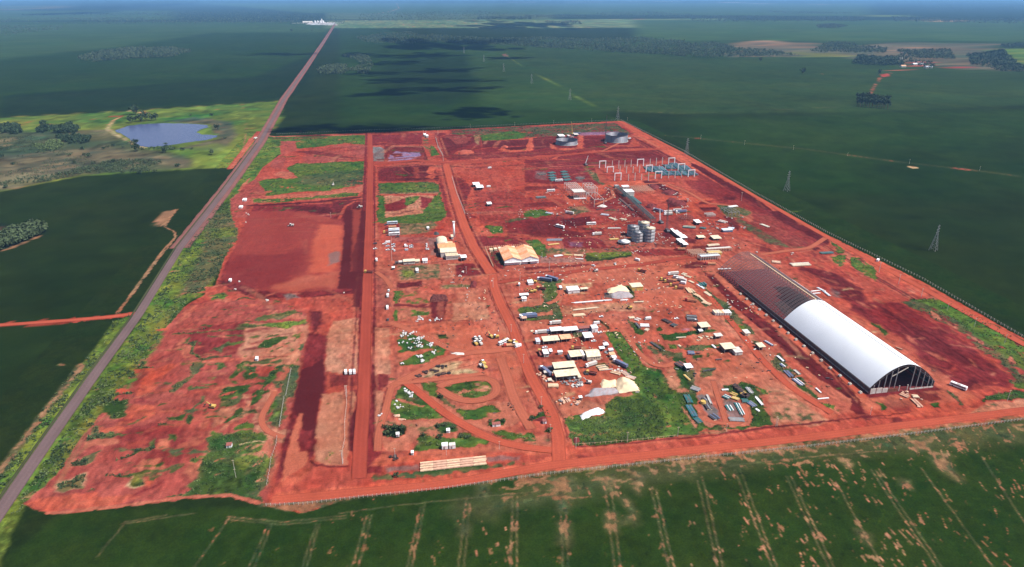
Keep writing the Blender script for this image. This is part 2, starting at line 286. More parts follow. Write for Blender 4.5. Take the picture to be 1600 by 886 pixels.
# ------------------------------------------------------------------ terrain of the site and the near field
site = Land(np.arange(DX0, DX1+.5, 1.118), geo(DY0, DY1-2, .0024, .5).tolist()+[DY1])
site.ys = np.array(site.ys); site = Land(site.xs, site.ys)
site.script(FAR_TXT)
site.script('''
# fields around
X P s=straw v=fore c=1 f=3 w=2 : 0,880 100,800 500,790 855,738 1600,652 1800,640 1800,1000 -100,1000
Q P v=fielda c=1 f=20 : 0,614 0,560 500,560 1300,555 1700,700 1700,400 0,400
W P v=fielda c=1 f=20 a=.5 : 250,0 1700,700 1700,-100 200,-100
Q S v=fieldb c=1 f=18 W=16 : 0,590 380,588
S S s=red c=0 f=1 W=9 w=.6 : 300,625 530,605 625,591
S S s=tan c=.3 v=olv f=1 W=2.4 w=.6 : 530,602 545,590 620,480 700,370 760,290 810,240
# verges of the paved road
X P s=tan c=.97 v=grb f=2 w=2 : -60,820 0,742 118,586 179,503 207,492 140,600 0,790 -60,880
T P s=tan c=.9 v=lime f=2 w=2 : 0,500 210,210 380,20 400,20 200,260 0,545
T S s=tan c=.45 v=olv f=1.5 W=4 w=1.5 : 0,455 200,180 350,0 385,-45
X P s=tan c=.95 v=grb f=2 w=2 : -60,900 0,803 157,586 225,493 300,375 360,297 425,222 455,214 420,260 360,345 350,400 330,450 290,475 265,510 225,560 185,625 130,700 90,745 38,788 0,884 -60,960
T P s=tan c=1 v=dkg f=2 w=2 a=.7 : 60,600 300,260 470,20 540,20 420,170 300,330 180,520 100,600
T P c=1 v=lime f=2 w=3 a=.8 : 0,640 120,470 300,250 330,250 100,560 0,700
T P c=1 v=yel f=4 w=3 a=.7 : 400,200 560,20 650,-60 700,-60 560,90 420,240 240,540 170,570
AD P c=1 v=yel f=4 w=3 a=.8 : 560,0 640,0 420,330 200,600 60,850 0,850 0,800 350,250
AD P c=1 v=dkg f=3 w=3 : 640,20 620,100 500,220 420,420 330,560 240,600 300,480 420,300 520,130
S P c=1 v=lime f=3 w=3 a=.8 : 860,230 960,130 1000,120 900,300 760,480 700,560 650,600 780,380
S P c=1 v=dkg f=3 w=3 a=.7 : 990,120 1060,50 1080,60 1040,130 960,190 880,300 800,410 760,440 860,290
S P s=pnk c=.75 v=olv f=3 w=3 : 1000,190 1130,140 1120,200 1080,300 1000,410 950,470 820,520 860,440 960,280
AA S s=pnk c=.2 f=3 W=9 w=3 : 560,330 420,500 330,620 250,720
AA P s=tan c=.95 v=grs f=3 w=3 : 450,380 700,130 760,150 720,260 600,320 560,440 380,540 330,600 280,720 230,720 300,560
AA P s=tan c=.9 v=grb f=3 w=3 : 470,200 560,160 640,150 700,160 710,300 600,320 500,380 380,560 320,560
# the site as a whole
X P s=red c=.02 f=2 w=1 : 34,789 60,775 95,735 130,680 190,610 225,560 262,510 290,478 335,452 352,400 362,345 360,330 395,285 410,262 440,240 433,213 700,203 970,189 1060,238 1290,368 1610,551 1650,640 1600,652 1263,696 1070,716 855,738 540,781 474,803 416,791 359,774 332,776 183,792 85,803
P S s=red c=0 f=2 W=11 w=1.5 : 1265,478 1200,600 1130,690 1060,778
P P s=lane c=0 f=3 w=2 a=.8 : 1200,620 1165,660 1075,780 1055,778 1100,720 1150,640
# left strip, far end
AA P s=red c=.85 v=grs f=3 w=3 : 590,140 1490,125 1490,215 1280,200 1040,235 850,250 700,230 620,190
AA S s=pnk c=0 f=3 W=7 w=1 : 570,130 640,140 1100,133 1500,118
AA S s=deep c=0 f=4 W=6 w=3 : 640,160 1100,148
AA P s=mauve c=.15 v=grs f=4 w=4 : 700,180 840,180 850,260 760,300 720,440 640,440 600,400 700,300
AA P s=mauve c=0 f=4 w=3 : 930,270 1200,225 1500,215 1500,350 1150,370 950,390 900,340
AA P s=dk c=0 f=5 w=3 a=.7 : 830,275 1000,265 1300,320 1480,345 1250,350 1000,310
AA S s=dk c=0 f=3 W=5 w=2 a=.5 : 1000,300 1200,250 1450,225
AA S s=pnk c=0 f=3 W=6 w=2 : 1000,305 1200,335 1480,350
AA P s=red c=.9 v=grs f=4 w=4 : 830,390 1200,375 1480,365 1480,500 1300,560 1400,590 1140,640 900,650 570,690 480,560 560,530 850,520 760,430
AA P c=.95 v=dul f=6 w=5 a=.7 : 880,500 1480,440 1480,590 1000,590 880,570
AA P s=pnk c=0 f=3 w=3 : 690,460 790,460 860,520 760,530 640,490
AA P s=pnk c=0 f=3 w=3 a=.8 : 1140,640 1480,600 1500,640 1250,680 1000,700 560,710 540,690 900,665
AA P s=pnk c=.7 v=grs f=3 w=3 : 430,700 600,715 1000,695 1300,655 1430,655 1400,690 1000,715 700,745 440,755
AA P s=mauve c=0 f=3 w=3 : 380,580 470,530 560,640 540,700 430,700 400,760 420,886 250,886 230,720 330,640
AA S s=pnk c=0 f=3 W=5 w=2 a=.7 : 470,650 560,690 700,700
AA S s=deep c=0 f=5 W=11 w=3 : 420,775 700,765 1000,745 1250,720 1500,690
# big pad
X P s=mar c=0 f=3 w=2 : 396,322 420,321 540,318 560,312 578,316 582,455 540,460 420,470 380,460 345,435 352,415 368,385 385,345
AB P s=pad c=0 f=6 w=3 : 420,0 900,0 1250,90 1290,140 1260,560 1230,720 720,750 600,740 160,640 180,560 330,220
AB P s=dk c=0 f=14 w=8 a=.3 : 230,420 700,400 960,340 930,560 640,690 450,700 190,620
AB P s=mauve c=0 f=14 w=8 a=.6 : 430,50 700,80 620,300 400,380 250,420 330,230
AB P s=org c=0 f=14 w=6 : 1060,110 1290,130 1270,350 1230,520 1190,570 960,570 1010,260
AB P s=org c=0 f=14 w=6 a=.6 : 640,690 950,580 1240,560 1220,720 740,750 600,730
AB P s=mar c=0 f=8 w=4 a=.7 : 680,690 1000,630 1130,600 1100,690 900,710
AB P s=pnk c=0 f=5 w=3 a=.6 : 820,15 1150,60 1210,95 1050,100 820,40
AB P s=grey c=0 f=5 w=3 a=.8 : 1150,400 1210,370 1255,380 1240,470 1150,510
AB P s=deep c=0 f=4 w=2 : 1290,-10 1560,-10 1470,570 1450,720 1225,715 1250,560 1275,350
AA P s=deep c=0 f=4 w=3 : 730,785 900,780 1170,790 1180,860 950,830 740,805
AA P s=dk c=0 f=4 w=3 : 1170,740 1500,710 1530,900 1240,900 1180,820
AA S s=red c=0 f=2 W=5 w=1 : 1240,900 1300,780 1380,740 1500,725
AB P s=red c=0 f=7 w=3 a=.7 : 1350,-10 1480,-10 1440,560 1400,700 1330,700
AB P s=org c=0 f=6 w=3 a=.6 : 1360,590 1450,580 1430,720 1330,710
AB P s=dk c=0 f=4 w=3 : 90,640 250,650 560,740 700,800 560,830 330,760 150,680
AB S s=deep c=0 f=2 W=2 w=1 h=-1 : 120,660 350,740 560,810
AB S s=deep c=0 f=2 W=2 w=1 h=-1 : 330,640 500,710 680,800
AB P s=grey c=0 f=3 w=3 a=.8 : 720,765 850,760 860,785 930,830 780,850
AB S s=deep c=0 f=2 W=2.5 w=1 h=-1 : 950,800 1200,760 1420,730
AB P s=red c=.1 v=olv f=4 w=4 : 0,700 120,680 350,780 600,830 950,800 1400,760 1400,886 0,886
AB P s=pnk c=.7 v=grb f=3 w=3 : 50,780 190,760 200,810 60,830
AB P s=pnk c=0 f=3 w=3 : 90,810 230,810 230,835 90,835
AB S s=wood c=1 v=wood f=2 W=2 w=1 : 300,820 360,795 460,815
AB P c=1 s=red v=olv f=4 w=4 a=.9 : 0,30 200,0 240,60 300,150 300,260 200,420 90,540 60,660 -60,680 -60,400 0,250
AB P c=1 v=grb f=4 w=4 a=.8 : 50,160 280,150 280,230 60,260
# mottled red field
X P s=mauve c=.06 v=olv f=3 w=2 r=.5 : 290,480 395,470 450,480 480,490 478,560 455,640 440,700 415,788 359,774 332,776 183,792 85,803 34,789 95,735 130,680 190,610 225,560 262,510
AD P s=mauve c=.05 v=olv f=4 w=3 : 560,170 700,20 1200,0 1600,0 1600,90 1280,180 1200,215 1200,360 1100,500 1040,760 950,886 260,886 380,560 480,330
AD P s=pnk c=0 f=4 w=4 a=.6 : 700,40 760,30 740,80 640,180 560,220 620,140
AD P s=pnk c=0 f=3 w=4 a=.8 : 590,380 660,340 640,400 720,420 720,470 640,500 560,440
AD P s=pnk c=0 f=3 w=4 a=.9 : 640,500 730,500 740,530 650,530
AD P s=org c=0 f=3 w=4 a=.9 : 330,640 540,580 560,610 420,730 350,860 200,870 260,720
AD P s=mar c=.25 v=olv f=5 w=5 a=.8 : 830,230 1200,210 1200,360 1130,480 1000,500 740,520 730,420 660,400 660,320
AD S s=dkg c=.95 v=dkg f=2 W=1.6 w=1.4 : 540,305 700,300 900,285 1200,260
AD S c=.95 v=dkg f=2 W=1.4 w=1.4 : 840,330 1190,320
AD S c=1 v=dkg f=2 W=2 w=1.4 : 680,345 645,390 720,410 700,490 740,500 830,545
AD S c=1 v=wood f=2 W=2.2 w=1.4 : 760,545 900,525 1070,515
AD P c=.85 v=olv f=2 w=3 : 930,440 1050,380 1060,400 990,470 920,475
AD P c=.8 v=olv f=3 w=4 : 720,600 830,540 800,610 700,740 600,820 500,860 480,830 620,730
AD P c=1 v=dkg f=2 w=3 : 940,600 1000,560 1020,620 950,640
AD P s=pnk c=0 f=3 w=3 a=.9 : 840,550 1010,535 1010,560 850,590
AD P s=tan c=.55 v=grb f=3 w=3 : 400,290 460,290 400,420 270,600 150,800 60,830 120,700 300,450
AD P s=org c=0 f=2 w=2 : 170,630 350,625 350,650 200,670
AD P s=org c=0 f=2 w=2 : 370,265 490,245 490,280 400,290
AD P s=org c=0 f=2 w=2 : 0,820 140,815 160,850 0,850
AD S c=1 v=wood f=1 W=1.5 w=1 h=-.6 : 10,860 160,855
AD S c=1 v=wood f=1 W=1.5 w=1 h=-.6 : 210,620 350,615
# pinkish right half with green patches
AD P s=pale c=.05 v=grs f=5 w=4 : 1205,210 1320,200 1600,250 1600,560 1350,560 1150,540 1120,500 1200,400
AC P s=pale c=.05 v=grs f=4 w=3 : 380,210 560,220 960,240 960,330 900,420 870,600 800,640 560,600 330,590 370,500
AC P c=.97 v=olv f=3 w=3 : 470,160 720,110 850,90 920,125 740,165 480,182
AC P s=pnk c=0 f=2 w=2 : 720,165 850,115 940,140 940,175
AC P c=1 v=lime f=3 w=3 : 560,215 700,200 930,180 930,210 720,255 590,240
AC P c=1 v=dkg f=2 w=2 : 480,425 560,360 750,325 755,345 660,410 540,440
AC S c=1 v=dkg f=2 W=1.4 w=1.5 : 610,465 700,430 780,385
AC S s=mar c=0 f=1.5 W=1.4 w=.8 : 530,520 760,512
AC P c=.9 v=olv f=2 w=2 : 870,400 920,390 900,450 870,460
AC P c=1 v=dkg f=2 w=3 : 370,600 480,610 470,700 360,730
AC P c=.95 v=dkg f=2 w=3 : 300,590 360,570 340,640 230,740 200,740
AC P c=.95 v=dkg f=2 w=3 : 640,620 730,580 720,620 560,790 480,886 440,886 560,740
AC P c=.95 v=dkg f=2 w=3 : 160,820 230,800 330,780 430,760 420,800 300,886 160,886
AC P s=tan c=.8 v=olv f=2 w=3 : 740,640 800,610 880,610 860,760 830,886 680,886 760,700
AC P s=pnk c=0 f=2 w=2 : 640,760 760,620 800,620 700,780 620,886 560,886
AE P c=.95 v=dkg f=2 w=3 : 970,80 990,0 1180,0 1160,100 960,150
AE P c=1 v=dkg f=2 w=3 : 1240,120 1300,0 1420,0 1350,70 1250,160
AE P c=1 v=dkg f=2 w=3 : 1000,310 1160,160 1220,180 1150,240 1030,320
AE P s=pale c=.05 f=3 w=3 : 930,180 1110,130 1130,160 980,330 880,360 900,280
AE P s=pale c=0 f=3 w=3 : 1170,40 1260,0 1240,80 1250,200 1100,310 950,370 1150,230 1200,150
AE P s=pale c=.05 f=3 w=3 : 1330,90 1480,0 1420,150 1400,240 1440,330 1520,380 1600,380 1600,470 1400,480 1280,330 1290,200
AE P c=.9 s=tan v=dkg f=2 w=3 : 1420,150 1480,60 1490,110 1450,180 1400,220
AE P s=tan c=.85 v=olv f=2 w=3 : 1490,40 1590,20 1540,300 1510,370 1440,300 1470,150
AE P c=.97 v=grs f=2 w=4 : 1100,330 1250,260 1300,300 1290,350 1100,370
AE P s=pale c=.93 v=grs f=3 w=4 : 860,410 970,380 1250,370 1390,430 1390,480 1320,540 1390,580 1400,680 1400,886 640,886 760,800 800,660 850,600
AE P c=1 v=dkg f=3 w=4 a=.8 : 840,450 1000,400 1200,430 1120,560 900,590
AE P c=1 v=olv f=3 w=4 a=.6 : 830,640 1250,560 1390,620 1390,886 700,886
AE P c=1 v=grb f=3 w=4 a=.7 : 1130,600 1250,580 1180,700 1020,860 960,860 1080,700
AE S s=pale c=.3 f=1 W=1 w=.6 : 1100,886 1200,800 1330,640 1340,560
AE S s=pale c=.3 f=1 W=1 w=.6 : 1130,886 1230,800 1360,640 1365,560
AE S s=sand c=.1 f=1 W=1.4 w=.6 : 1150,500 1290,470 1390,480
AE P s=pnk c=.4 v=olv f=2 w=2 : 1400,480 1500,440 1480,700 1420,886 1390,886 1400,650
AE P s=org c=0 f=4 w=4 : 90,200 180,130 400,170 300,270 200,320 0,320 0,290 80,260
AE P s=org c=0 f=3 w=3 : 0,360 100,365 90,390 0,390
AE P s=org c=0 f=3 w=3 : 0,450 50,460 40,500 0,500
AE P s=mar c=.04 f=8 w=6 a=.7 : 0,340 450,300 700,380 640,560 600,700 200,700 340,560 300,450 0,550
AE P s=pnk c=.05 f=3 w=4 : 400,450 500,450 480,540 380,530
AE P s=pnk c=.05 f=3 w=5 : 180,700 260,600 430,620 340,700 430,720 380,800 300,870 250,886 270,780
AE P s=org c=0 f=3 w=3 : 270,780 400,740 380,800 300,870 250,870
AE P s=pnk c=.05 f=3 w=4 : 640,760 700,640 800,670 780,720 700,820
AE P s=pnk c=0 f=3 w=4 a=.8 : 800,240 900,160 920,230 850,350 800,360
AE P c=.9 v=dkg f=2 w=3 : 490,270 640,210 640,280 560,290 490,300
AE P c=.9 v=dkg f=2 w=3 : 680,230 720,220 700,310 660,315
AE S c=.85 v=olv f=2 W=3 w=3 : 820,70 700,180
AE P c=.8 v=dkg f=2 w=3 : 380,300 480,320 540,340 460,350 380,325
AE P c=.9 v=dkg f=2 w=3 : 330,480 370,440 350,540 330,540
AE P c=.9 v=dkg f=2 w=3 : 500,420 570,440 560,480 500,460
AE S c=1 v=dkg f=2 W=2.2 w=1.6 : 0,655 90,625 240,550 330,550
AE S c=1 v=dkg f=2 W=2.4 w=1.6 : 0,790 130,790 280,750 430,745 530,720
AE P c=.8 s=sand v=yel f=2 w=2 : 110,886 170,780 260,770 240,886
AE P c=.85 v=grs f=2 w=2 : 700,630 760,650 740,680 700,670
AE P c=.9 v=dkg f=2 w=3 : 0,90 30,110 90,170 60,250 0,270
T P c=.85 s=pnk v=dkg f=2 w=3 : 490,120 600,110 580,190 520,200 470,170
T P c=.85 s=pnk v=olv f=2 w=3 : 330,400 470,340 440,400 400,420 340,430
T P c=.85 s=pnk v=olv f=2 w=3 : 440,230 520,240 520,290 400,300
T P c=.8 s=sand v=olv f=2 w=3 : 260,500 400,455 380,520 270,530
T P s=pnk c=.02 f=2 w=2 : 390,310 540,290 550,320 400,335
T P s=org c=.02 f=2 w=2 : 440,245 570,240 580,265 450,270
T P c=.95 s=pnk v=dkg f=2 w=2 : 260,610 330,580 520,570 520,595 330,610
T P c=.98 v=dkg f=3 w=2 : 650,565 860,545 900,500 930,480 940,380 1220,440 1200,590 1060,550 860,560
T P s=org c=.02 f=3 w=3 a=.8 : 110,610 180,570 430,545 640,570 550,600 220,640
T S s=pnk c=0 f=1.5 W=3 w=1 : 220,640 540,608 860,563 1060,556 1220,600
T P s=tan c=.3 v=olv f=2 w=2 a=.9 : 1220,600 1595,575 1470,620 1400,640 1300,625
T S c=.4 s=straw f=2 W=1.2 w=1 a=.7 : 600,140 420,230 250,520
T S c=.4 s=straw f=2 W=1.2 w=1 a=.7 : 560,260 440,280 330,400 280,500
''')  # deep strip right of the big pad: wet ground with shade painted in
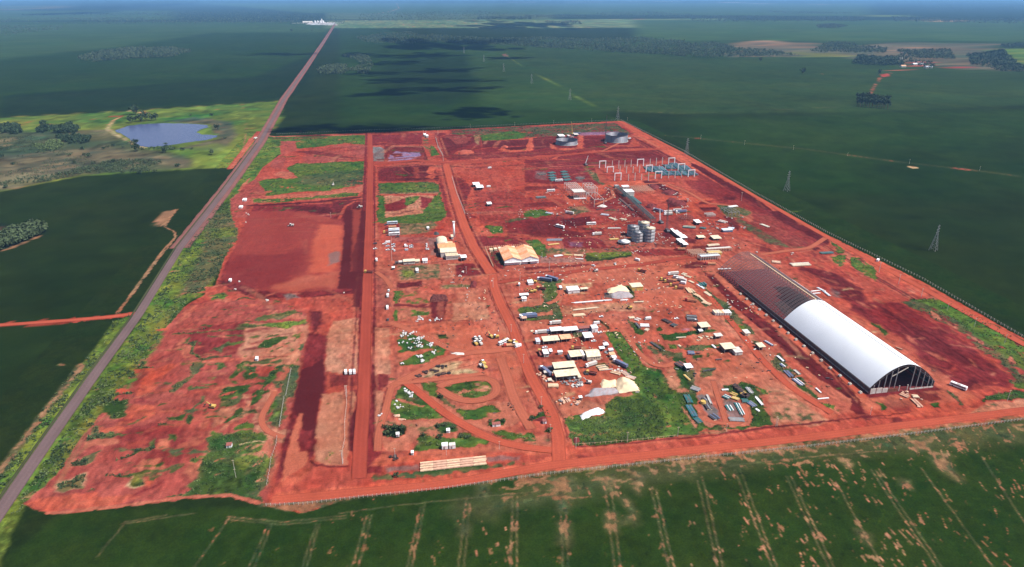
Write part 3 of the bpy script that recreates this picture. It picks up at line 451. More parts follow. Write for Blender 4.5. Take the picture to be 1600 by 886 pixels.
site.script('''
# band between the left strip and the central road
AC P s=red c=0 f=4 w=2 : 960,60 1440,40 1420,300 1180,320 970,300
AC P s=org c=0 f=4 w=3 a=.5 : 1100,60 1250,40 1240,140 1100,160
AC P s=dk c=0 f=6 w=3 : 980,90 1090,100 1090,200 1000,290 975,270
AC P s=mar c=0 f=4 w=2 : 950,300 1140,320 1100,560 1120,886 830,886 900,560
AC P s=pale c=.02 v=grb f=3 w=2 : 1180,190 1425,160 1415,600 1410,670 1110,660 1130,330
AC P s=dk c=0 f=3 w=2 a=.8 : 1150,690 1420,670 1420,780 1150,800
AC P s=deep c=0 f=3 w=2 : 990,600 1090,540 1100,600 1080,900 850,900 890,640
AG P s=mar c=0 f=3 w=2 : 380,0 590,0 560,560 480,640 240,800 200,886 210,700
AG P s=deep c=0 f=2 w=2 : 375,0 590,0 570,200 540,340 500,370 415,360 400,240 350,230
AG P s=deep c=0 f=2 w=1.5 a=.9 : 540,290 560,330 530,560 520,620 490,600 510,400
AG P s=dk c=0 f=3 w=2 a=.9 : 340,100 375,100 300,560 240,760 200,886 200,760
AG P s=org c=0 f=2 w=1.5 : 395,220 430,220 420,330 400,380 385,500 400,560 470,560 480,640 430,720 240,840 260,680 330,430
AG P s=pale c=.03 v=grb f=3 w=2 r=.2 : 610,40 900,0 930,60 880,250 860,560 840,690 620,700 540,640 570,330
AG P s=pnk c=0 f=2 w=2 : 790,0 870,0 860,300 830,690 790,690
AG P c=1 v=grs f=2 w=2 a=.9 : 630,100 700,95 700,130 640,135
AG P c=1 v=grb f=2 w=2 : 640,560 740,515 750,540 700,600 680,660 640,640
AG P s=red c=0 f=3 w=2 : 380,690 500,650 560,690 860,700 900,640 1150,680 1500,620 1700,640 1700,760 1000,820 300,886 200,886
AG P s=org c=0 f=4 w=3 a=.8 : 240,800 420,700 480,760 400,860 220,886
AG S s=dk c=0 f=1.5 W=2 w=1 : 500,650 560,690 700,710 850,695
AG P s=mar c=0 f=2 w=1 : 900,0 1090,0 1095,680 1050,690 860,560 930,60
AG P s=red c=0 f=3 w=1 : 960,180 1060,160 1060,680 850,720 920,540
AG P s=deep c=0 f=2 w=1.2 : 980,0 1040,0 1035,100 970,150 960,100
AG P s=deep c=0 f=2 w=1.2 : 905,180 970,170 965,400 930,500 900,560 860,560 865,300
AG P s=deep c=0 f=2 w=.8 : 1062,30 1092,30 1095,560 1070,660 1062,600
AG P s=pale c=.05 f=2 w=2 : 1095,0 1180,0 1170,180 1130,340 1090,400
AG S s=red c=0 f=1.5 W=5 w=1 : 1250,0 1200,60 1195,200 1140,380 1110,660
AG P s=pnk c=0 f=2 w=2 : 1150,430 1330,440 1420,380 1500,400 1440,500 1420,560 1200,560
AG P s=mar c=0 f=3 w=2 a=.6 : 1150,560 1440,560 1420,650 1150,680
# central north road
X P s=mar c=0 f=2 w=1 : 571,208 581,208 586,320 586,470 596,620 596,740 556,740 560,500 566,320
X P s=red c=0 f=2 w=1 : 574,208 580,208 583,330 583,470 578,640 566,640 568,470 572,330
C P s=red c=0 f=2 w=1 : 90,-100 140,-100 150,886 60,886 60,300
C P s=dk c=0 f=2 w=1 : 30,0 85,0 60,560 10,886 -40,886 0,400
C P s=pnk c=0 f=3 w=2 a=.5 : 150,130 240,120 300,520 330,886 150,886
C P s=mar c=0 f=3 w=3 a=.7 : 150,560 280,560 300,886 150,886
E P s=pale c=0 f=2 w=2 : 145,250 290,250 290,680 145,680
E P s=dk c=0 f=2 w=2 a=.8 : 140,690 280,680 280,800 150,800
E P s=dk c=0 f=1.5 w=1 : 45,800 95,795 95,886 40,886
E S s=dk c=0 f=1.5 W=1.5 w=1 : 145,240 300,240
# top centre: basins
A P s=mar c=0 f=4 w=2 : 110,125 590,100 590,210 110,220
A P s=dk c=0 f=4 w=3 a=.9 h=-1 : 235,225 590,225 640,330 640,370 240,380
A P s=grey c=0 f=3 w=3 : 130,230 220,240 240,260 235,370 140,365
A P s=lil c=0 f=3 w=5 : 340,270 480,280 570,280 575,310 500,345 480,375 275,380 280,320
A P s=dk c=0 f=3 w=5 : 290,290 400,285 420,320 330,325
A P s=red c=0 f=3 w=2 : 150,380 640,365 800,330 850,400 800,420 400,420 180,400
A P s=deep c=0 f=4 w=3 : 230,420 640,405 700,440 760,545 600,545 180,550 180,480
A P s=mar c=0 f=4 w=3 a=.6 : 180,420 420,420 430,545 190,550
A P s=org c=0 f=3 w=3 : 630,470 660,410 740,400 690,470 740,490 680,530 610,510 670,490
A P s=red c=1 v=dul f=3 w=3 : 180,570 700,560 750,600 750,660 500,665 190,670
A P c=1 v=grs f=3 w=4 a=.9 : 200,570 560,560 740,580 740,640 400,660 200,620
A S s=tan c=.4 f=2 W=6 w=2 : 190,665 500,660 750,660
A P s=pale c=.3 v=grs f=3 w=4 : 235,685 700,680 760,750 810,870 700,886 240,886
A P s=mar c=.05 f=3 w=4 : 240,770 440,700 450,800 300,830 240,840
A P s=mar c=.1 f=3 w=4 : 560,690 690,710 670,790 580,800
A P s=pale c=0 f=3 w=4 : 240,830 560,810 580,886 240,886
A P c=.95 v=grs f=3 w=4 : 440,700 560,690 500,760 430,780
A P c=.95 v=grs f=3 w=4 : 620,800 750,640 800,800 810,886 600,886
A P c=.95 v=grs f=3 w=4 : 175,680 240,680 240,886 175,886
A P s=red c=.5 v=olv f=2 w=2 : 590,110 640,130 670,300 590,220
A P s=red c=.92 v=grs f=3 w=2 : 660,220 700,230 750,310 670,320
A P s=mar c=0 f=3 w=2 : 700,100 1130,125 1140,330 850,370 780,320 710,180
A P s=dk c=0 f=6 w=2 : 750,150 1070,130 1100,180 1060,200 860,270 820,330 770,200
A S s=pnk c=0 f=3 W=4 w=2 a=.7 : 760,150 830,330
A S s=pnk c=0 f=3 W=4 w=2 a=.5 : 720,130 790,330
A P s=mauve c=0 f=3 w=2 a=.6 : 840,150 1050,140 1000,200 900,210
A P s=org c=0 f=3 w=3 h=2 : 900,275 1040,265 1070,290 960,300 890,300
A P s=dk c=0 f=3 w=3 : 880,305 1080,300 1100,340 870,340
A P s=tan c=.3 v=olv f=3 w=3 : 1060,120 1130,125 1110,220 1080,190
A P s=mar c=.55 v=dul f=6 w=3 : 850,80 1595,40 1595,150 1140,175 1130,120 850,120
A P c=.98 v=grs f=4 w=3 : 1130,125 1400,90 1595,100 1500,160 1140,180
B P s=mar c=.6 v=dul f=6 w=3 : 0,50 840,10 900,60 1000,110 950,130 500,110 300,140 0,150
B P s=lil c=0 f=3 w=3 a=.6 : 500,100 860,90 900,120 500,130
B P s=mar c=0 f=4 w=2 : 0,160 200,140 520,130 960,130 1150,180 1220,240 600,270 270,320 0,330
A P s=dk c=0 f=4 w=2 : 1140,180 1580,165 1580,220 1250,240 1140,260
A P s=mar c=0 f=4 w=2 : 1140,240 1580,230 1595,330 1140,350
A P s=org c=0 f=3 w=3 h=1 : 1280,260 1330,235 1380,230 1370,260 1500,265 1560,230 1595,230 1595,270 1400,290
A P s=deep c=0 f=3 w=3 : 1330,245 1560,225 1580,245 1400,270
A S s=org c=0 f=3 W=8 w=2 : 1500,160 1595,150 1580,200 1560,235 1595,260
B S s=org c=0 f=3 W=8 w=2 : 0,158 100,145 60,160 50,190 70,230 40,270 0,270
B P s=dk c=0 f=4 w=3 : 80,150 280,145 280,230 90,260
B P s=org c=0 f=4 w=3 a=.9 : 230,200 320,250 480,240 500,170 480,130 540,130 540,250 380,270 240,250
B P s=org c=0 f=4 w=3 a=.7 : 720,200 740,220 960,220 1000,150 1060,200 1060,230 700,230
B P s=dk c=0 f=4 w=3 a=.6 : 540,150 730,150 720,230 560,240
B S s=org c=0 f=3 W=11 w=2 : 960,130 1120,180 1250,240 1330,240
# top cross road
X P s=red c=0 f=3 w=1.5 : 586,253 650,248 690,252 760,248 830,244 1000,232 1030,231 1030,236 930,241 840,250 760,255 700,259 660,257 590,259
B P s=mar c=0 f=4 w=2 : 270,320 700,285 1220,260 1500,380 1300,330 1200,390 1030,400 600,420 0,440 0,350 200,350
B P s=dk c=0 f=5 w=3 a=.6 : 700,290 1200,270 1450,370 1100,350 700,340
B S s=org c=0 f=3 W=6 w=2 : 430,355 270,345 330,310
B S s=deep c=0 f=2 W=5 w=1 h=-1.5 : 0,375 250,370
B S s=pnk c=0 f=3 W=5 w=2 a=.7 : 0,435 400,410 1030,400 1300,370
B P s=mar c=0 f=5 w=3 : 0,450 560,420 740,520 720,600 400,560 380,590 0,560
B P s=grey c=.3 f=5 w=4 a=.35 : 100,460 200,460 200,540 100,530
B P s=grey c=.3 f=4 w=4 a=.4 : 470,500 560,500 540,560 480,550
B P s=tan c=.7 v=olv f=4 w=3 : 560,430 640,470 740,500 780,590 740,600 640,540
B P s=mar c=.1 f=4 w=3 : 560,420 680,430 800,500 760,520
# main diagonal road down the middle
A P s=org c=0 f=2 w=1.2 : 800,380 850,380 850,500 945,886 915,886 830,640 785,510
A P s=red c=0 f=3 w=2 a=.9 : 850,380 1595,330 1595,350 1140,400 860,430
A P s=red c=0 f=4 w=2 a=.8 : 850,430 1140,420 960,490 1040,540 1000,560 940,520 850,510
A P s=mar c=0 f=3 w=2 a=.9 : 760,540 800,640 830,800 870,886 820,886 770,660 740,560
A P s=mar c=.15 v=grs f=4 w=3 : 870,520 960,520 1050,620 1000,700 990,820 1100,886 980,886 900,650
A P s=dk c=0 f=4 w=3 a=.6 : 910,530 980,560 1000,760 960,800 900,600
C P s=org c=0 f=2 w=1.2 : 890,-40 945,-10 1050,200 1060,270 1130,430 1240,550 1240,620 1100,650 1110,560 1030,470 1000,330
X S s=org c=0 f=2 W=8 w=1 : 739,370 750,357 762,350 800,340 830,331
C P s=red c=0 f=3 w=2 : 1220,550 1300,590 1595,600 1595,640 1300,640 1200,600
C P s=red c=0 f=2 w=1.2 : 1100,650 1230,610 1250,640 1200,690 1290,900 1160,900 1100,720
# car park block
C P s=tan c=.5 v=olv f=3 w=2 : 385,100 700,100 740,130 640,200 380,220
C P c=.97 v=grs f=3 w=2 : 180,0 240,0 240,60 820,0 760,90 560,110 230,110 180,100
C P s=mar c=0 f=3 w=2 a=.8 : 180,120 380,120 380,240 200,240
C P s=red c=0 f=3 w=2 : 190,120 240,120 300,250 300,520 240,520
C P s=grey c=.1 v=olv f=4 w=3 a=.25 : 310,240 760,240 760,300 310,290
C P s=grey c=.2 v=olv f=4 w=3 a=.5 : 640,250 760,250 770,420 670,400
C P s=tan c=.5 v=olv f=3 w=2 : 350,500 750,490 780,620 380,640
C P c=1 v=lime f=3 w=2 a=.8 : 410,550 500,550 510,600 420,600
C P s=pnk c=0 f=3 w=2 : 750,500 900,500 880,620 760,620
C P s=dk c=0 f=4 w=2 : 360,660 590,645 590,690 345,710
C P s=mar c=.1 f=3 w=2 : 900,480 1090,480 1240,560 1100,600 900,600
C P s=tan c=.7 v=olv f=3 w=2 : 760,680 1040,675 1040,700 760,715
C P s=mar c=.8 v=dul f=3 w=2 : 1240,340 1330,420 1360,500 1330,540 1260,500 1230,420
AJ P s=mar c=.6 v=olv f=2 w=2 : 240,520 350,560 460,790 470,850 330,810 240,640
C P s=dk c=0 f=4 w=2 : 1140,390 1240,430 1340,530 1250,540 1150,460
C P s=mar c=.05 f=3 w=2 : 1080,230 1400,230 1560,300 1230,320 1080,330
C P c=.97 v=grs f=3 w=2 : 1170,135 1320,135 1340,200 1240,215
C P c=.97 v=grs f=3 w=2 : 1430,80 1540,130 1540,190 1480,180
C P s=mar c=.03 f=5 w=3 a=.9 : 1340,120 1595,50 1595,290 1400,230
C P s=dk c=0 f=2 w=1 h=-1 : 960,30 985,30 1050,180 1030,190
C P s=dk c=0 f=3 w=2 : 330,840 650,850 650,870 330,880
C P s=red c=.4 v=grs f=3 w=3 : 320,730 650,740 650,860 320,860
C P c=1 v=grs f=3 w=3 : 330,740 360,740 360,860 330,860
C P s=pnk c=0 f=3 w=3 a=.8 : 920,740 1100,720 1140,886 900,886
C P s=dk c=0 f=2 w=2 a=.8 : 1040,640 1090,650 1090,700 1030,700
C P s=pnk c=.5 v=olv f=2 w=2 : 1230,740 1280,750 1330,886 1280,886
E P s=dk c=0 f=4 w=2 : 665,0 820,0 800,170 760,200 665,150
E P s=dk c=0 f=3 w=2 a=.8 : 330,25 660,50 660,75 340,40
E P s=pnk c=.15 v=grs f=3 w=3 : 330,60 660,80 660,140 520,200 340,190
E P c=.95 v=grs f=3 w=3 : 330,80 365,100 365,195 330,190
E P c=.9 v=grs f=3 w=3 : 490,90 640,100 640,140 500,140
E P s=pale c=.02 f=3 w=3 : 870,20 1180,10 1230,180 860,185
E S s=mar c=0 f=1.5 W=1.5 w=1 : 860,185 1200,178
E P s=org c=0 f=3 w=2 a=.8 : 290,200 800,220 1220,240 1360,230 1560,500 1450,886 1380,886 1300,640 1100,540 800,450 400,260
E P s=red c=0 f=3 w=2 : 1180,0 1270,0 1350,220 1240,230
E P s=pnk c=.5 v=olv f=2 w=2 : 1270,0 1300,0 1400,200 1360,220
E P c=.95 s=tan v=wood f=3 w=3 : 710,310 900,315 880,360 750,355
E P s=red c=.65 v=grs f=3 w=3 : 360,300 540,290 700,400 820,440 740,500 600,590 390,600 440,540 360,480
E P c=1 v=dkg f=3 w=3 a=.9 : 370,380 520,380 560,450 420,455
E P c=1 v=grs f=3 w=3 : 660,460 820,430 780,500 680,520
E P c=.95 v=grs f=3 w=3 : 390,560 500,540 600,580 400,600
E P s=org c=0 f=3 w=2 : 370,490 640,440 700,450 560,490 390,540
E P s=sand c=.35 v=olv f=3 w=3 : 500,720 720,590 950,550 930,640 1090,640 1080,680 800,690
E P s=grey c=0 f=3 w=3 a=.8 : 850,480 980,475 980,505 870,510
E P s=pnk c=0 f=3 w=3 : 950,550 1100,545 1100,620 960,630
E P s=mar c=0 f=4 w=3 a=.7 : 1190,530 1290,530 1300,650 1200,660
E S s=org c=0 f=3 W=7 w=1.5 : 290,820 400,740 560,650 740,560 860,510 1000,470
E S s=org c=0 f=3 W=5 w=1.5 : 400,740 600,720 900,690 1200,670 1300,650
# loop road
E P s=org c=0 f=3 w=2 : 330,740 400,700 520,760 700,886 620,886 480,780 400,770 290,886 200,886
E P c=1 s=pnk v=grs f=2 w=2 : 380,800 440,785 560,850 600,900 340,900
E P c=.95 s=pnk v=grs f=3 w=3 : 570,770 720,750 740,850 780,900 640,900
E P s=red c=0 f=3 w=2 : 740,760 1000,710 1220,700 1290,780 1300,886 760,886
E P s=pale c=.5 v=grs f=3 w=3 : 810,790 1000,735 1200,720 1270,800 1230,870 1130,930 900,930 830,870
E P c=1 s=pnk v=dkg f=2 w=3 : 810,800 1020,740 1080,790 980,850 850,860
G P s=red c=0 f=3 w=2 : 720,0 1420,0 1420,60 1320,110 1100,150 900,110 800,60
G P s=pale c=.65 v=grs f=3 w=3 : 850,0 1240,0 1230,40 1080,75 940,60
G P s=org c=0 f=3 w=1.5 : 520,0 620,0 780,130 900,220 1050,320 1250,420 1330,450 1595,490 1595,560 1330,510 1200,440 1000,350 800,230
G P c=1 s=pnk v=grs f=2 w=2 : 300,90 440,90 520,140 660,130 800,240 780,270 420,270 290,210
G P c=1 s=pnk v=dkg f=2 w=2 a=.9 : 360,0 500,0 650,130 560,150 430,90 350,20
G S s=pnk c=0 f=2 W=2 w=1.5 : 390,85 500,120 600,150
G P s=org c=0 f=2 w=1.5 : 260,0 340,0 290,50 275,200 210,380 200,560 160,560 190,350 230,230 240,80
G P s=pale c=.1 f=2 w=2 : 150,0 240,0 230,200 170,350 150,350
G P s=pnk c=.4 v=olv f=3 w=3 : 230,290 880,270 980,350 900,400 720,440 580,390 500,460 430,330
G P c=1 v=wood f=2 w=3 : 230,360 330,330 440,350 450,400 380,440 230,420
G P c=1 v=dkg f=2 w=3 : 700,320 800,300 880,330 900,380 850,400 780,390
G P c=.98 v=grs f=3 w=3 : 500,500 590,400 720,430 900,430 1000,400 1240,480 1200,510 900,540 500,560
G P c=1 v=dkg f=2 w=3 : 540,440 620,400 660,460 560,480
G P s=pnk c=0 f=2 w=2 : 780,400 910,380 920,410 890,450 820,450
G S s=org c=0 f=3 W=4 w=1 : 480,590 700,570 1100,540 1350,520
G P s=red c=.4 v=olv f=3 w=2 : 560,600 1000,580 1380,560 1380,600 900,600 560,625
G P s=org c=.05 f=3 w=2 : 200,610 560,610 1180,590 1400,600 1180,640 560,660 100,700
G P s=grey c=.1 f=3 w=3 a=.7 : 260,720 560,690 570,745 260,765
G P s=grey c=.1 f=3 w=3 a=.6 : 1180,625 1500,600 1500,650 1200,665
G P s=red c=.7 v=olv f=3 w=2 : 100,800 300,760 600,740 1200,680 1595,650 1595,680 1000,770 500,830 100,850
G P c=1 v=dkg f=2 w=2 : 600,745 1000,710 1200,690 1180,720 800,760 560,770
G P s=pnk c=0 f=2 w=1.5 : 900,150 1200,100 1400,110 1500,0 1595,0 1595,260 1500,280 1400,330 1180,380 1000,310 920,250
G P c=.95 s=pnk v=grs f=3 w=3 : 900,190 1250,150 1300,190 1250,230 1060,270 960,260
G P c=.9 s=pnk v=olv f=3 w=3 : 730,40 780,60 900,170 860,180 740,90
G P c=1 v=wood f=2 w=2 : 730,40 775,50 770,85 735,75
G P s=pnk c=.3 v=grb f=3 w=3 : 1180,215 1440,200 1470,260 1200,270
G P c=1 v=dkg f=2 w=2.5 : 1200,290 1280,270 1360,270 1340,330 1210,340
G P c=.95 s=pnk v=grs f=3 w=3 : 1220,390 1350,370 1595,400 1595,480 1400,460 1280,430
G P s=red c=0 f=2 w=1.5 : 1430,0 1590,0 1530,160 1480,190
G S s=dk c=0 f=1.2 W=1.2 w=.6 : 1020,310 1250,410 1350,430
''')
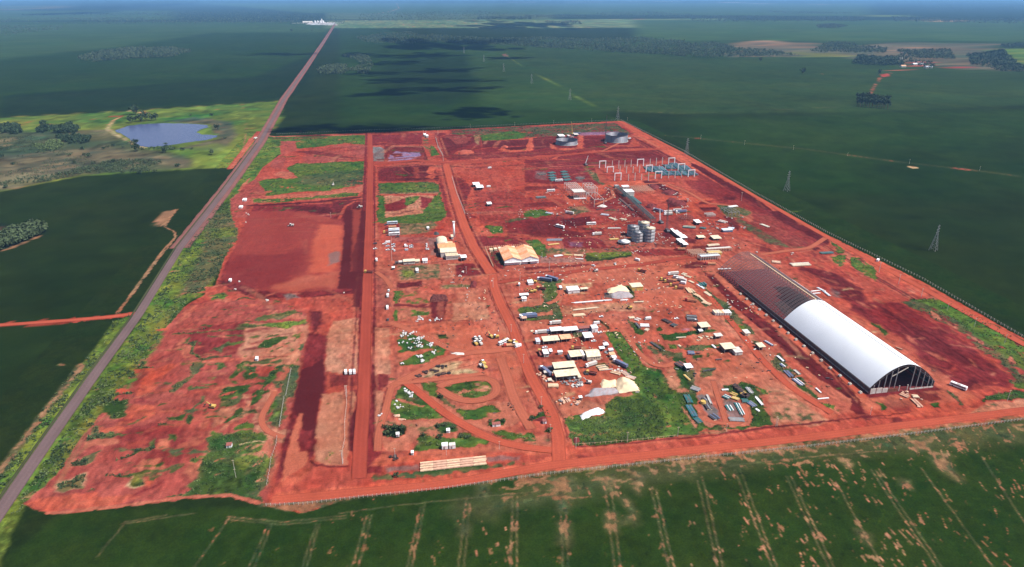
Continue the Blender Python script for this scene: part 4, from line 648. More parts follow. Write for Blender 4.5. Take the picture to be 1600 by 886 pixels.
site.script('''
# dusty paler soils of the southern yards
# road from the crossing to the south gate and the south road
H P s=org c=0 f=2 w=1.5 : 160,0 250,0 350,230 420,500 560,560 260,590 0,600 0,540 220,500 270,330 230,180 120,60
H P s=red c=0 f=2 w=1.5 : 0,0 40,0 160,200 60,210 0,240
F P s=org c=0 f=3 w=1.5 : 0,200 60,180 60,560 120,700 250,886 150,886 60,700 0,620
X P s=org c=0 f=2 w=1.5 : 840,722 900,700 1090,686 1263,664 1420,650 1600,628 1640,622 1640,652 1263,694 1070,714 855,736 540,779 420,786 430,770 600,755 760,735
X P s=red c=0 f=3 w=1.5 a=.8 : 900,703 1090,687 1263,666 1400,651 1400,660 1263,680 1090,700 900,716
L P s=red c=0 f=3 w=2 : 0,390 400,370 800,350 1200,340 1595,300 1595,310 1000,370 500,440 0,480
L S s=dk c=0 f=2 W=1.2 w=1 : 450,430 800,385
L S s=dk c=0 f=2 W=1.4 w=1 : 1100,350 1595,300
L P s=dk c=0 f=3 w=2 a=.8 : 370,370 480,380 460,440 380,440
L P s=pale c=.25 v=olv f=3 w=3 : 1200,250 1400,230 1595,200 1700,190 1700,290 1200,330 1100,340
L P c=.9 s=mar v=dkg f=2 w=3 : 1190,210 1350,140 1595,110 1700,100 1700,185 1400,215 1230,235
L P c=1 v=grs f=3 w=3 : 1470,60 1480,0 1700,0 1700,90 1540,95
X S s=tan c=.5 v=olv f=2 W=3 w=1 : 410,789 540,780 855,740 1070,718 1263,698 1600,653
H P s=dk c=0 f=5 w=2 a=.7 : 490,600 600,595 600,640 490,635
H P s=pnk c=.3 v=olv f=3 w=2 : 0,440 250,400 260,490 200,520 0,480
H P c=1 v=grs f=2 w=2 : 0,390 80,390 100,450 0,470
H P c=.95 v=dkg f=2 w=3 : 45,250 100,215 180,200 240,230 240,260 100,300
H P s=red c=0 f=2 w=2 : 90,260 190,250 210,285 110,295
H P c=.9 v=dkg f=2 w=2 : 190,370 255,350 250,400 200,390
# green lot
H P s=pnk c=1 v=grs f=2 w=1.5 r=.8 : 355,230 700,230 740,130 850,60 1060,30 1280,0 1595,0 1595,400 1300,430 600,510 440,510
H P c=1 v=dkg f=3 w=4 a=.8 : 840,70 1170,60 1250,170 1310,300 1200,380 900,350 870,220
H P c=1 v=grb f=4 w=4 a=.5 : 380,230 700,250 870,330 900,380 540,470 440,440
H P c=1 v=dkg f=2 w=3 a=.8 : 440,510 900,480 1300,420 1400,400 1400,380 900,430 540,470
H P s=pnk c=.98 v=dkg f=2 w=2 : 1340,0 1400,0 1440,150 1560,330 1595,400 1350,420 1200,60
F P s=pnk c=.98 v=dkg f=2 w=2 : 730,285 900,280 950,350 1090,600 1240,640 1340,800 1400,886 1000,886 940,640 860,480
F P c=1 v=grs f=4 w=4 a=.7 : 820,380 930,360 1010,520 1050,700 960,600 880,480
F P s=pnk c=.9 v=olv f=4 w=3 : 1060,640 1250,640 1340,760 1310,850 1100,800
# camp yard soils
F P s=org c=0 f=4 w=2 a=.85 : 340,130 900,160 960,350 860,400 720,270 100,290 60,200
F P s=red c=0 f=4 w=2 a=.9 : 30,300 740,290 860,480 980,640 1040,790 700,860 560,900 200,880 80,640
F P s=org c=0 f=4 w=2 a=.6 : 250,650 650,640 900,760 700,820 300,820
F P s=lil c=.1 f=3 w=2 a=.6 : 180,265 400,265 620,280 380,300 170,300
F P s=olv c=1 v=olv f=3 w=2 a=.8 : 450,290 560,290 560,340 440,340
F P s=brn c=.3 v=olv f=3 w=2 a=.6 : 200,505 420,505 400,545 200,540
F P s=tan c=.5 v=dkg f=2 w=2 a=.8 : 645,570 760,565 775,620 680,640 640,600
F P s=blu c=0 f=3 w=1.5 a=.8 : 120,600 270,600 270,630 130,635
F P s=sand c=0 f=3 w=2 a=.5 : 780,500 870,560 870,600 790,590
F S s=dkg c=.8 v=wood f=2 W=3 w=2 : 640,180 700,190 770,250
F P s=pnk c=.9 v=grs f=2 w=1.5 : 0,70 170,60 330,50 350,165 180,170 0,185
F P s=pnk c=.4 v=olv f=2 w=1.5 : 60,90 210,80 210,140 80,150
F P c=1 v=grs f=2 w=2 : 0,55 130,50 130,110 0,120
H P s=pnk c=0 f=3 w=2 : 260,90 480,70 740,130 730,210 440,220 360,260 280,160
F P s=grey c=0 f=3 w=2 a=.8 : 600,840 720,790 860,800 880,860 600,886
# middle band: D and BM
D P s=mar c=0 f=4 w=2 a=.7 : 0,40 400,60 600,150 560,230 500,240 0,240
D P s=dk c=0 f=5 w=3 a=.8 : 0,80 140,70 280,140 540,200 540,240 300,240 0,240
D P s=deep c=0 f=4 w=2 : 330,80 600,50 620,130 400,140 350,110
D P s=deep c=0 f=4 w=2 a=.9 : 520,150 720,160 760,220 600,220 540,180
D P c=.98 v=grs f=3 w=2 : 0,265 120,260 190,310 200,420 160,430 110,400 30,300
D P s=tan c=.5 v=olv f=3 w=2 : 190,345 540,340 560,380 540,400 200,400
D P s=mar c=.1 f=3 w=2 : 340,245 700,250 760,330 960,340 960,350 360,345
D P s=lil c=0 f=3 w=2 a=.7 : 400,280 540,285 530,330 420,325
D P c=.98 v=grb f=3 w=2 : 550,370 600,360 980,350 990,400 780,445 580,465
D P s=tan c=1 v=wood f=3 w=2 a=.7 : 560,400 700,440 980,400 990,420 700,460 570,465
D P s=red c=.7 v=olv f=3 w=2 : 200,350 960,340 1100,350 1180,370 1000,380 560,370 400,365 200,375
D P s=grey c=.2 f=3 w=2 a=.6 : 130,430 540,430 550,475 140,480
D P s=red c=0 f=3 w=2 a=.8 : 0,480 560,470 1000,430 1200,440 1300,470 900,500 0,540
D P s=dk c=0 f=3 w=2 a=.8 : 0,520 600,485 600,505 0,545
D S s=deep c=0 f=1.5 W=3 w=1 h=-1 : 0,570 240,557
D P s=org c=0 f=4 w=2 a=.7 : 600,520 1090,420 1300,480 1595,460 1595,600 1100,600 600,650 350,620
D P s=dk c=.3 v=olv f=3 w=2 a=.8 : 900,540 960,530 1010,550 960,570 900,570
D P s=dk c=.3 v=olv f=3 w=2 a=.8 : 1190,520 1250,490 1320,510 1290,540 1200,550
D P s=deep c=0 f=4 w=2 a=.9 : 1380,540 1480,490 1595,455 1595,520 1450,540
D P s=mar c=.1 f=3 w=2 a=.8 : 600,490 680,480 680,500 610,510
D P s=mar c=.4 v=olv f=2 w=2 a=.8 : 600,560 700,550 760,570 640,580
D P s=brn c=.2 f=3 w=2 a=.6 : 1190,200 1230,200 1400,270 1500,340 1200,330
D P s=dk c=0 f=3 w=2 a=.9 : 1260,180 1330,200 1360,240 1300,240
D P s=mar c=0 f=3 w=2 a=.8 : 960,360 1200,350 1500,340 1500,400 1100,420
BM P s=pnk c=1 v=olv f=2 w=2 : 500,130 600,100 1000,80 980,180 880,180 940,480 920,600 1000,886 500,886 480,780 200,760 100,720 110,680 450,610 500,560 600,540 610,380 580,200
BM P c=1 v=grs f=2 w=2 a=.8 : 110,680 200,650 700,620 780,640 200,770 120,750
BM P c=1 v=grs f=2 w=2 a=.7 : 620,150 880,150 900,400 940,500 800,560 720,540
BM P s=pale c=.05 f=3 w=2 : 880,180 1100,170 1000,250 1010,400 980,500 920,560 920,400
BM P s=pnk c=.1 f=3 w=2 : 0,470 600,480 600,600 100,650 0,640
BM P s=pnk c=.05 f=3 w=2 : 380,760 800,700 800,800 500,820
D P s=sand c=0 f=4 w=2 a=.7 : 330,670 620,660 620,700 420,690 360,760 440,760 500,730 600,760 400,770 350,740 320,720
D P s=org c=0 f=4 w=2 a=.6 : 340,760 1000,800 1595,600 1595,886 340,886
D P s=grey c=0 f=3 w=2 : 770,760 950,740 1000,790 900,810 720,800
D P s=olv c=1 v=dkg f=2 w=1.5 : 900,690 1000,690 1020,790 990,810 940,740
# east central yard
X P s=mar c=0 f=4 w=3 a=.5 : 740,300 930,290 1060,330 1100,380 900,400 850,360 750,350
B P s=red c=0 f=4 w=3 a=.9 : 640,420 740,470 1600,400 1600,560 1100,560 800,590 700,560
B P s=org c=0 f=4 w=3 : 780,560 1060,545 1250,560 1600,720 1600,760 1300,640 1220,690 1000,620 850,600 760,600 690,640 640,620
B P s=deep c=0 f=5 w=3 : 1085,550 1180,545 1270,590 1400,650 1420,690 1300,690 1210,640 1140,600
B P s=deep c=0 f=3 w=3 : 1310,760 1400,720 1500,730 1480,760 1380,790 1320,790
B P s=deep c=0 f=3 w=3 : 1110,780 1210,770 1210,800 1130,800
B P s=red c=0 f=4 w=3 : 0,590 400,570 450,640 400,720 0,700
B P s=dk c=0 f=4 w=3 a=.8 : 0,600 300,595 320,620 0,640
B P s=dk c=0 f=4 w=3 a=.7 : 0,760 260,740 300,780 100,790 0,790
B P s=org c=0 f=3 w=3 a=.8 : 420,560 780,590 700,700 640,760 300,790 0,830 0,850 400,800 360,700 380,620
B P s=tan c=.6 v=olv f=3 w=3 a=.8 : 400,790 560,780 600,830 440,860
B P c=.9 v=grs f=3 w=3 : 0,830 160,810 260,860 100,886 0,886
B P s=dk c=0 f=3 w=2 a=.8 : 760,640 820,640 1100,886 1000,886 900,790
B P s=mar c=0 f=3 w=3 a=.7 : 600,700 840,700 980,860 600,800
AH P s=red c=0 f=4 w=3 : 540,100 900,240 1060,260 1588,200 1588,500 1100,480 540,460
AH P s=org c=0 f=4 w=3 a=.8 : 560,230 700,240 1060,260 1588,230 1588,260 1120,280 1040,330 1130,420 1060,460 1000,380 900,340 560,280
AH P s=deep c=0 f=3 w=3 : 1120,370 1340,370 1350,400 1200,410
AH P s=deep c=0 f=3 w=3 : 1410,230 1500,200 1570,240 1480,250
AH P s=dk c=0 f=3 w=3 : 1370,290 1588,275 1588,320 1380,310
AH P s=dk c=0 f=3 w=3 : 1100,300 1280,290 1260,320 1120,330
AH P s=deep c=0 f=3 w=3 : 690,300 790,270 970,280 930,340 740,370 700,350
AH P s=deep c=0 f=3 w=3 : 400,350 540,330 550,370 430,385
AH P s=deep c=0 f=3 w=3 a=.8 : 600,700 720,680 760,760 640,760
AH P s=deep c=0 f=3 w=3 a=.8 : 900,760 1050,780 1060,830 960,830
# east edge road and the strip beside it
X P s=org c=0 f=2 w=1 : 966,189 975,190 1065,238 1180,305 1290,366 1440,440 1620,541 1620,556 1440,458 1340,405 1270,372 1170,315 1055,248 1000,215
N P s=deep c=0 f=3 w=2 : 0,380 100,420 300,540 500,650 700,780 800,860 700,850 500,740 300,600 100,470 0,410
N P s=red c=0 f=4 w=2 a=.8 : 0,440 200,560 400,680 600,800 650,886 400,840 200,700 0,560
N P s=dk c=0 f=4 w=2 a=.7 : 290,690 360,680 420,700 360,720
N P s=tan c=.7 v=olv f=3 w=2 : 240,770 420,770 560,830 540,886 330,886
I P s=deep c=0 f=4 w=2 : 700,0 830,0 960,110 1250,260 1280,300 1200,300 1000,180 860,100
I P s=brn c=.4 v=olv f=3 w=2 : 440,60 600,160 800,270 900,330 1150,340 1130,360 850,330 700,290 560,190 400,90
I P s=dk c=.3 v=wood f=3 w=2 a=.8 : 560,180 720,230 840,310 760,310 620,230
I P s=pnk c=.1 f=4 w=3 a=.7 : 600,0 700,0 900,200 1100,300 900,310 780,240 640,160 480,50
I P c=1 s=pnk v=grs f=3 w=2 : 1280,270 1340,310 1450,380 1350,390
I P c=.95 s=pnk v=grs f=3 w=3 : 1260,430 1400,400 1440,410 1420,480 1370,520 1280,450
I P c=.98 s=pnk v=grs f=3 w=3 : 1460,430 1540,425 1700,520 1700,640 1560,580 1480,500
I S s=pnk c=0 f=2 W=5 w=1.5 : 1460,380 1445,470
I S s=pnk c=0 f=2 W=4 w=1.5 : 1440,390 1280,420 1130,450
I P s=dk c=0 f=5 w=3 a=.9 : 0,470 100,470 180,490 140,520 0,530
I P s=red c=0 f=4 w=3 : 400,250 1100,350 1280,430 1200,460 900,400 500,370 300,340 0,340 0,300
I P s=dk c=0 f=3 w=3 a=.8 : 620,300 720,300 700,330 800,380 640,370
I P s=deep c=0 f=3 w=3 a=.9 : 1120,350 1170,330 1200,350 1150,370
I P s=dk c=0 f=6 w=4 : 990,510 1300,560 1595,720 1595,886 1400,820 1250,700 1000,560
I P s=red c=.05 v=grs f=4 w=4 a=.6 : 900,520 1090,560 1300,700 1250,740 1000,640
I P s=grey c=.5 v=dkg f=3 w=4 a=.6 : 1280,720 1340,740 1380,800 1300,780
K P c=.62 s=mar v=olv f=3 w=4 : 440,0 860,-10 1595,380 1750,480 1750,700 1540,770 1460,780 1500,720 1380,560 1120,440 1030,300 850,220 740,160 620,100
K P c=1 s=mar v=grs f=3 w=4 : 560,0 860,-10 1595,380 1750,480 1750,640 1600,640 1540,600 1300,430 1150,330 1000,200 740,40
K P c=1 v=lime f=3 w=4 a=.35 : 640,0 860,0 1595,400 1595,500 1200,300
K P s=pale c=.1 f=3 w=4 : 720,80 830,150 800,170 730,140
K P s=pale c=.1 f=3 w=4 a=.8 : 850,180 1000,240 960,260 900,230
K P s=pale c=.1 f=3 w=4 a=.8 : 1070,310 1200,370 1210,400 1090,340
K P s=deep c=0 f=2 w=2 : 890,190 980,230 930,230
K P s=dk c=.1 f=3 w=2 : 1160,350 1220,370 1200,400
K P s=pnk c=.1 f=3 w=3 a=.8 : 1420,510 1480,520 1540,590 1440,560
K P s=mar c=0 f=5 w=4 : 0,0 440,20 740,170 1000,300 1120,450 1500,720 1450,780 1000,790 780,640 460,340 140,160 0,90
K P s=dk c=0 f=6 w=4 : 280,60 560,170 1000,480 1300,660 1240,640 980,560 720,420 460,300 480,250 330,160
K P s=dk c=0 f=6 w=4 a=.8 : 0,30 120,80 240,170 260,220 150,140 0,70
K P s=dk c=0 f=6 w=4 a=.8 : 470,280 600,300 860,560 800,560 640,440
K S s=deep c=0 f=2 W=2.5 w=1 h=-1.2 : 280,60 520,240 640,260 780,340 980,480 1100,570 1230,650
K S s=deep c=0 f=2 W=2.5 w=1 h=-1.2 : 590,280 720,360 790,400
K P s=org c=0 f=4 w=3 a=.8 : 0,100 140,180 330,360 560,530 780,680 960,790 780,740 500,560 200,330 0,160
K P s=grs c=.9 v=dkg f=2 w=3 : 180,200 260,230 360,310 330,330 240,260
K P s=deep c=0 f=4 w=2 a=.9 : 820,620 920,600 920,640 830,640
K P s=deep c=0 f=4 w=3 a=.9 : 1060,770 1160,720 1210,800 1100,840 1060,800
K S s=deep c=0 f=3 W=3 w=2 : 1010,755 1160,770
# trench and strip along the hangar
I P s=org c=0 f=3 w=2 : 100,540 240,540 700,886 540,886 340,720 130,620
I P s=dk c=0 f=3 w=1.5 : 105,555 200,590 460,830 520,886 400,886 260,740
J P s=dk c=0 f=3 w=1.5 : 340,0 460,0 760,220 1000,420 1300,640 1595,880 1450,886 1200,740 900,500 620,230
J P s=org c=0 f=3 w=1.5 : 480,0 580,0 900,300 1400,720 1595,860 1595,890 1560,886 1250,640 900,350 620,130
J S s=deep c=0 f=2 W=3 w=1 h=-1.5 : 340,0 700,300 1100,600 1450,886
L P s=dk c=0 f=3 w=2 : 0,170 80,230 130,330 370,370 100,390 0,300
L P s=org c=0 f=4 w=3 a=.8 : 0,30 140,180 450,160 760,130 960,40 1180,200 900,320 400,360 200,360 60,220
L P s=dk c=0 f=4 w=3 a=.8 : 560,140 800,150 860,220 700,230 640,200
L P s=mar c=0 f=4 w=3 a=.8 : 300,180 520,200 560,310 350,300
L P c=.9 s=mar v=grs f=2 w=2 : 230,220 290,225 330,280 290,300 250,250
L P c=.9 s=mar v=grs f=2 w=2 : 720,230 790,230 830,280 780,285
L P c=.8 s=mar v=olv f=2 w=2 : 870,110 960,150 1020,220 1010,250 930,180
# south east laydown yards
J P s=pnk c=.04 v=olv f=4 w=3 : 0,0 200,0 380,180 560,330 900,600 1250,886 0,886
J P s=org c=0 f=4 w=3 a=.7 : 100,130 300,230 480,400 700,600 940,790 900,800 560,560 400,400 250,350
J P s=pnk c=.75 v=olv f=3 w=3 : 190,0 290,0 420,120 560,260 590,320 500,300 340,220
J P s=pnk c=.95 v=grb f=3 w=3 : 340,200 460,210 520,270 420,270
J P s=pnk c=.9 v=olv f=2 w=3 : 560,370 610,380 600,410 570,410
J P s=pnk c=.8 v=olv f=2 w=3 : 720,540 820,480 900,600 1060,740 1200,850 1100,800 860,680 740,600
J P c=.85 s=pnk v=dkg f=2 w=2 : 0,410 300,400 310,420 100,450 0,450
J P c=.85 s=pnk v=dkg f=2 w=2 : 0,500 120,500 100,520 0,530
J P c=.9 s=pnk v=olv f=2 w=2 : 80,620 230,620 180,700 80,710
J P c=.9 s=pnk v=dkg f=2 w=2 : 0,270 180,250 240,280 0,310
J P c=.6 s=pnk v=dkg f=2 w=2 : 120,480 230,480 200,520 130,540
BI P c=1 s=pnk v=dkg f=2 w=2 : 100,170 170,190 260,310 350,370 300,420 160,400 90,260
BI P c=1 s=pnk v=olv f=2 w=2 : 0,110 100,150 100,290 20,190
BI P c=.9 s=pnk v=olv f=2 w=2 : 150,560 240,600 330,800 260,800 180,660
BI P c=1 s=pnk v=dkg f=2 w=2 : 560,290 620,270 700,320 650,350 560,350
BI P c=1 s=pnk v=dkg f=2 w=2 : 640,410 960,390 1400,350 1400,400 1100,480 900,540 760,520
BI P c=1 s=pnk v=grs f=2 w=2 : 780,600 960,610 980,700 820,690
BI P c=1 s=pnk v=olv f=2 w=2 : 1000,640 1519,620 1519,760 1060,700
BI P c=.9 s=pnk v=dkg f=2 w=2 : 470,560 640,580 760,740 680,760 520,640
BI P c=.8 s=pnk v=olv f=3 w=3 : 640,740 1100,760 1060,880 700,860
BI P s=lil c=0 f=2 w=1.5 a=.6 : 1060,310 1240,290 1220,340 1080,350
BI P s=org c=0 f=2 w=2 : 860,110 960,125 960,150 870,150
F P s=pnk c=.6 v=olv f=3 w=3 : 1060,370 1160,400 1300,560 1240,570 1160,480
F P s=pnk c=.95 v=olv f=3 w=3 : 1370,560 1540,640 1560,760 1595,886 1450,886 1400,800
M P s=pnk c=.98 v=dkg f=2 w=2 : 60,0 180,0 180,100 230,240 240,320 120,300
M P s=pale c=.35 v=olv f=3 w=3 : 0,110 90,110 150,260 240,310 60,330 0,250
M P c=1 s=grey v=olv f=2 w=2 a=.7 : 190,100 270,110 260,220 330,300 240,300
M P s=pnk c=.97 v=dkg f=2 w=2 : 100,330 280,330 300,520 360,600 340,680 180,640 160,470 110,400
M P s=pale c=.1 v=olv f=2 w=2 : 90,380 160,460 240,560 300,670 270,680 190,590
M P c=0 s=grey f=3 w=2 : 280,345 380,330 430,430 490,500 490,570 400,570 340,430
M P s=pnk c=0 f=2 w=2 : 250,420 300,430 420,590 600,600 730,560 740,490 680,420 760,430 800,540 760,610 600,625 380,630 330,590
M P s=mar c=0 f=4 w=3 a=.6 : 400,190 490,210 480,330 500,560 570,580 560,500 500,380 520,300 440,330
M P c=1 s=pnk v=dkg f=2 w=2 : 520,230 700,210 820,250 920,460 990,610 860,640 380,670 370,630 760,620 810,540 760,430 700,380 560,300
M P c=0 s=grey f=3 w=2 a=.8 : 560,400 720,420 740,560 590,580 570,500
M P c=.3 s=grey v=teal f=3 w=2 a=.7 : 510,340 600,340 620,400 720,440 560,470
M P s=pnk c=.2 v=olv f=2 w=2 : 480,230 700,205 640,250 520,250
M P s=pnk c=.95 v=lime f=3 w=3 : 850,260 930,290 960,340 870,320
M P s=pale c=.35 v=olv f=3 w=4 : 950,420 1250,400 1420,520 1570,560 1400,600 1000,630 960,540
M P s=pale c=.3 v=olv f=3 w=3 : 930,260 1220,300 1400,430 1250,430 960,420
M P s=org c=0 f=3 w=2 a=.8 : 900,100 1120,250 1400,450 1595,520 1595,590 1500,560 1250,400 1000,200
M P c=.9 s=pnk v=grb f=3 w=3 : 1400,400 1595,440 1595,500 1450,460
M P c=.7 s=pnk v=dkg f=2 w=2 : 1080,100 1200,100 1280,230 1450,380 1380,370 1220,270
M S s=dk c=0 f=1.5 W=1.5 w=.8 : 0,738 300,705 700,665 1000,630 1595,578
M P c=.8 s=tan v=olv f=2 w=2 : 120,720 360,690 560,660 560,680 200,725
BJ P s=pnk c=.85 v=olv f=2 w=2 : 340,80 460,70 640,120 640,200 780,260 820,330 1000,500 1180,600 1230,700 1000,620 800,420 520,200
BJ P s=pnk c=.75 v=olv f=2 w=2 : 460,320 640,400 820,600 900,640 800,670 560,460
X P s=sand c=0 f=5 w=3 a=.35 : 880,480 1010,470 1010,483 880,492
C P c=0 s=red f=3 w=2 a=.8 : 310,290 640,300 660,420 310,440
''')
site.op([(368,412),(435,412),(435,424),(368,424)], soil='mar', cover=0, f=4, w=1)
# the warehouse floor: plain red earth under the roof
site.op([(372,420),(431,420),(431,748),(372,748)], soil='red', cover=0, f=4, w=1)

def edges(P, off, w, soil='dk', a=.75, sides=(-1, 1)):
    C = np.array(P, float); T = np.gradient(C, axis=0); T /= np.linalg.norm(T, axis=1)[:, None]
    for sg in sides:
        site.op([(x-ty*off*sg, y+tx*off*sg) for (x, y), (tx, ty) in zip(C.tolist(), T.tolist())], soil=soil, width=w, f=1.2, w=.8, a=a)
AV = pts('X', '697,258 703,280 713,315 725,352 740,385 757,412 768,428'); AV2 = pts('X', '772,450 784,480 800,510 812,545 830,590 850,625 866,655 873,690')
for P_, o, w_ in [(AV, 8.5, 3), (AV2, 6.8, 1.6), (pts('X', '578,260 576,330 574,400 572,470 568,560 566,650 564,700'), 9, 2.2), (pts('X', '900,699 1090,683 1263,661 1420,645'), 0, 1.2), (pts('X', '540,784 700,767 855,746 1070,722 1263,703 1600,657'), 1, 1.3),
   (pts('X', '960,198 1055,250 1170,318 1280,380 1430,470'), 2, 3), (pts('X', '590,250 650,245 750,245 830,240 930,232'), 2, 5), (pts('X', '590,262 650,258 750,262 830,257 930,248'), 2, 4),
   (pts('X', '615,597 660,614 700,646 745,672 775,686 820,696'), 0, 1.2), (pts('X', '1120,410 1180,460 1240,520 1300,580 1345,630'), 0, 1.5), (pts('X', '600,690 604,650 612,610 640,590 700,575 760,560'), 5, 1.2)]:
    edges(P_, o, w_)
    edges(P_, o+2.5, w_, 'pnk', .35)
for y0_, y1_, a_ in [(395, 800, .5)]:
    X_ = site.X; m_ = (1-sst(760, 900, site.Y))*sst(-30, -10, X_)*(1-sst(440, 470, X_))*sst(392, 400, site.Y)*(.25+.6*fbm(X_, site.Y, 60, 91, 4)); m_ *= (site.soil[..., 0] > PALL['mar'][0]*1.25)
    site.soil += (m_*a_)[..., None]*(PALL['pale']-site.soil)
# wheel tracks worn over the whole site
rnd = random.Random(11)
for k in range(420):
    x, y = rnd.uniform(-210, 570), rnd.uniform(400, 1650); a = rnd.choice([0, math.pi/2, math.pi/2, rnd.uniform(0, 3.1)])+rnd.gauss(0, .12); q = [(x, y)]; cv = rnd.gauss(0, .06); L = rnd.uniform(4, 12)
    for i in range(rnd.randrange(4, 12)):
        a += cv; x += math.cos(a)*L; y += math.sin(a)*L; q.append((x, y))
    if y < 392 or (q[0][0] < -100 and y < 700) or max(p[0] for p in q) > 575: continue
    s_ = rnd.choice(['pnk', 'pale', 'org', 'red', 'dk', 'pnk', 'mar']); w_ = rnd.choice([1.2, 2, 3, 4.5])*(1+y/1200)
    site.op(q, soil=s_, width=w_, f=1.5+y/500, w=1, a=rnd.uniform(.2, .5), cover=.3 if rnd.random() < .12 else None)

def mottle(x0, x1, y0, y1, n, kinds, l, wd, ang, am, sd):
    r_ = random.Random(sd)
    for k in range(n):
        x, y = r_.uniform(x0, x1), r_.uniform(y0, y1); kk = r_.choice(kinds); a = ang+r_.gauss(0, .25); L, W = r_.uniform(*l), r_.uniform(*wd); P_ = []
        if y < 380+(.0 if x > -60 else (-60-x)*.05): continue
        for i in range(9):
            t = i/9*2*math.pi; q = r_.uniform(.5, 1.25); u, v_ = math.cos(t)*L*q, math.sin(t)*W*q
            P_.append((x+u*math.cos(a)-v_*math.sin(a), y+u*math.sin(a)+v_*math.cos(a)))
        if kk[0] == '+': site.op(P_, soil=kk[1:], cover=0 if kk[1:] in ('org', 'deep') else None, f=2+y/300, w=3, a=r_.uniform(*am))
        else: site.op(P_, veg=kk[1:], cover=r_.uniform(.45, .75), f=3, w=3, a=.9)
mottle(-215, -105, 395, 760, 260, ['+pnk', '+pnk', '+org', '+mar', '+mar', '+mauve', '-olv', '-dkg', '-grs'], (4, 20), (1, 3.5), .12, (.35, .85), 1)
mottle(-112, -90, 385, 640, 60, ['+pale', '+pnk', '-grb', '-olv', '-dkg'], (3, 12), (1, 3), 1.2, (.4, .8), 2)
mottle(-20, 560, 395, 800, 300, ['+pnk', '+pale', '+org', '+mar', '+red', '+dk', '+crm', '-olv', '-grs'], (3, 14), (.8, 3), .1, (.25, .65), 3)
mottle(-20, 590, 800, 1640, 300, ['+pnk', '+org', '+mar', '+deep', '+dk', '+mar', '-olv', '-grs'], (6, 34), (2, 7), .08, (.25, .6), 4)
mottle(-250, -60, 800, 1640, 90, ['+mar', '+pnk', '-grb', '-olv', '-dkg'], (6, 24), (2, 6), .2, (.3, .7), 5)
mottle(440, 580, 430, 900, 160, ['+dk', '+deep', '+org', '+pnk', '+mar', '+pale'], (6, 26), (1, 3.5), 1.5, (.3, .7), 6)

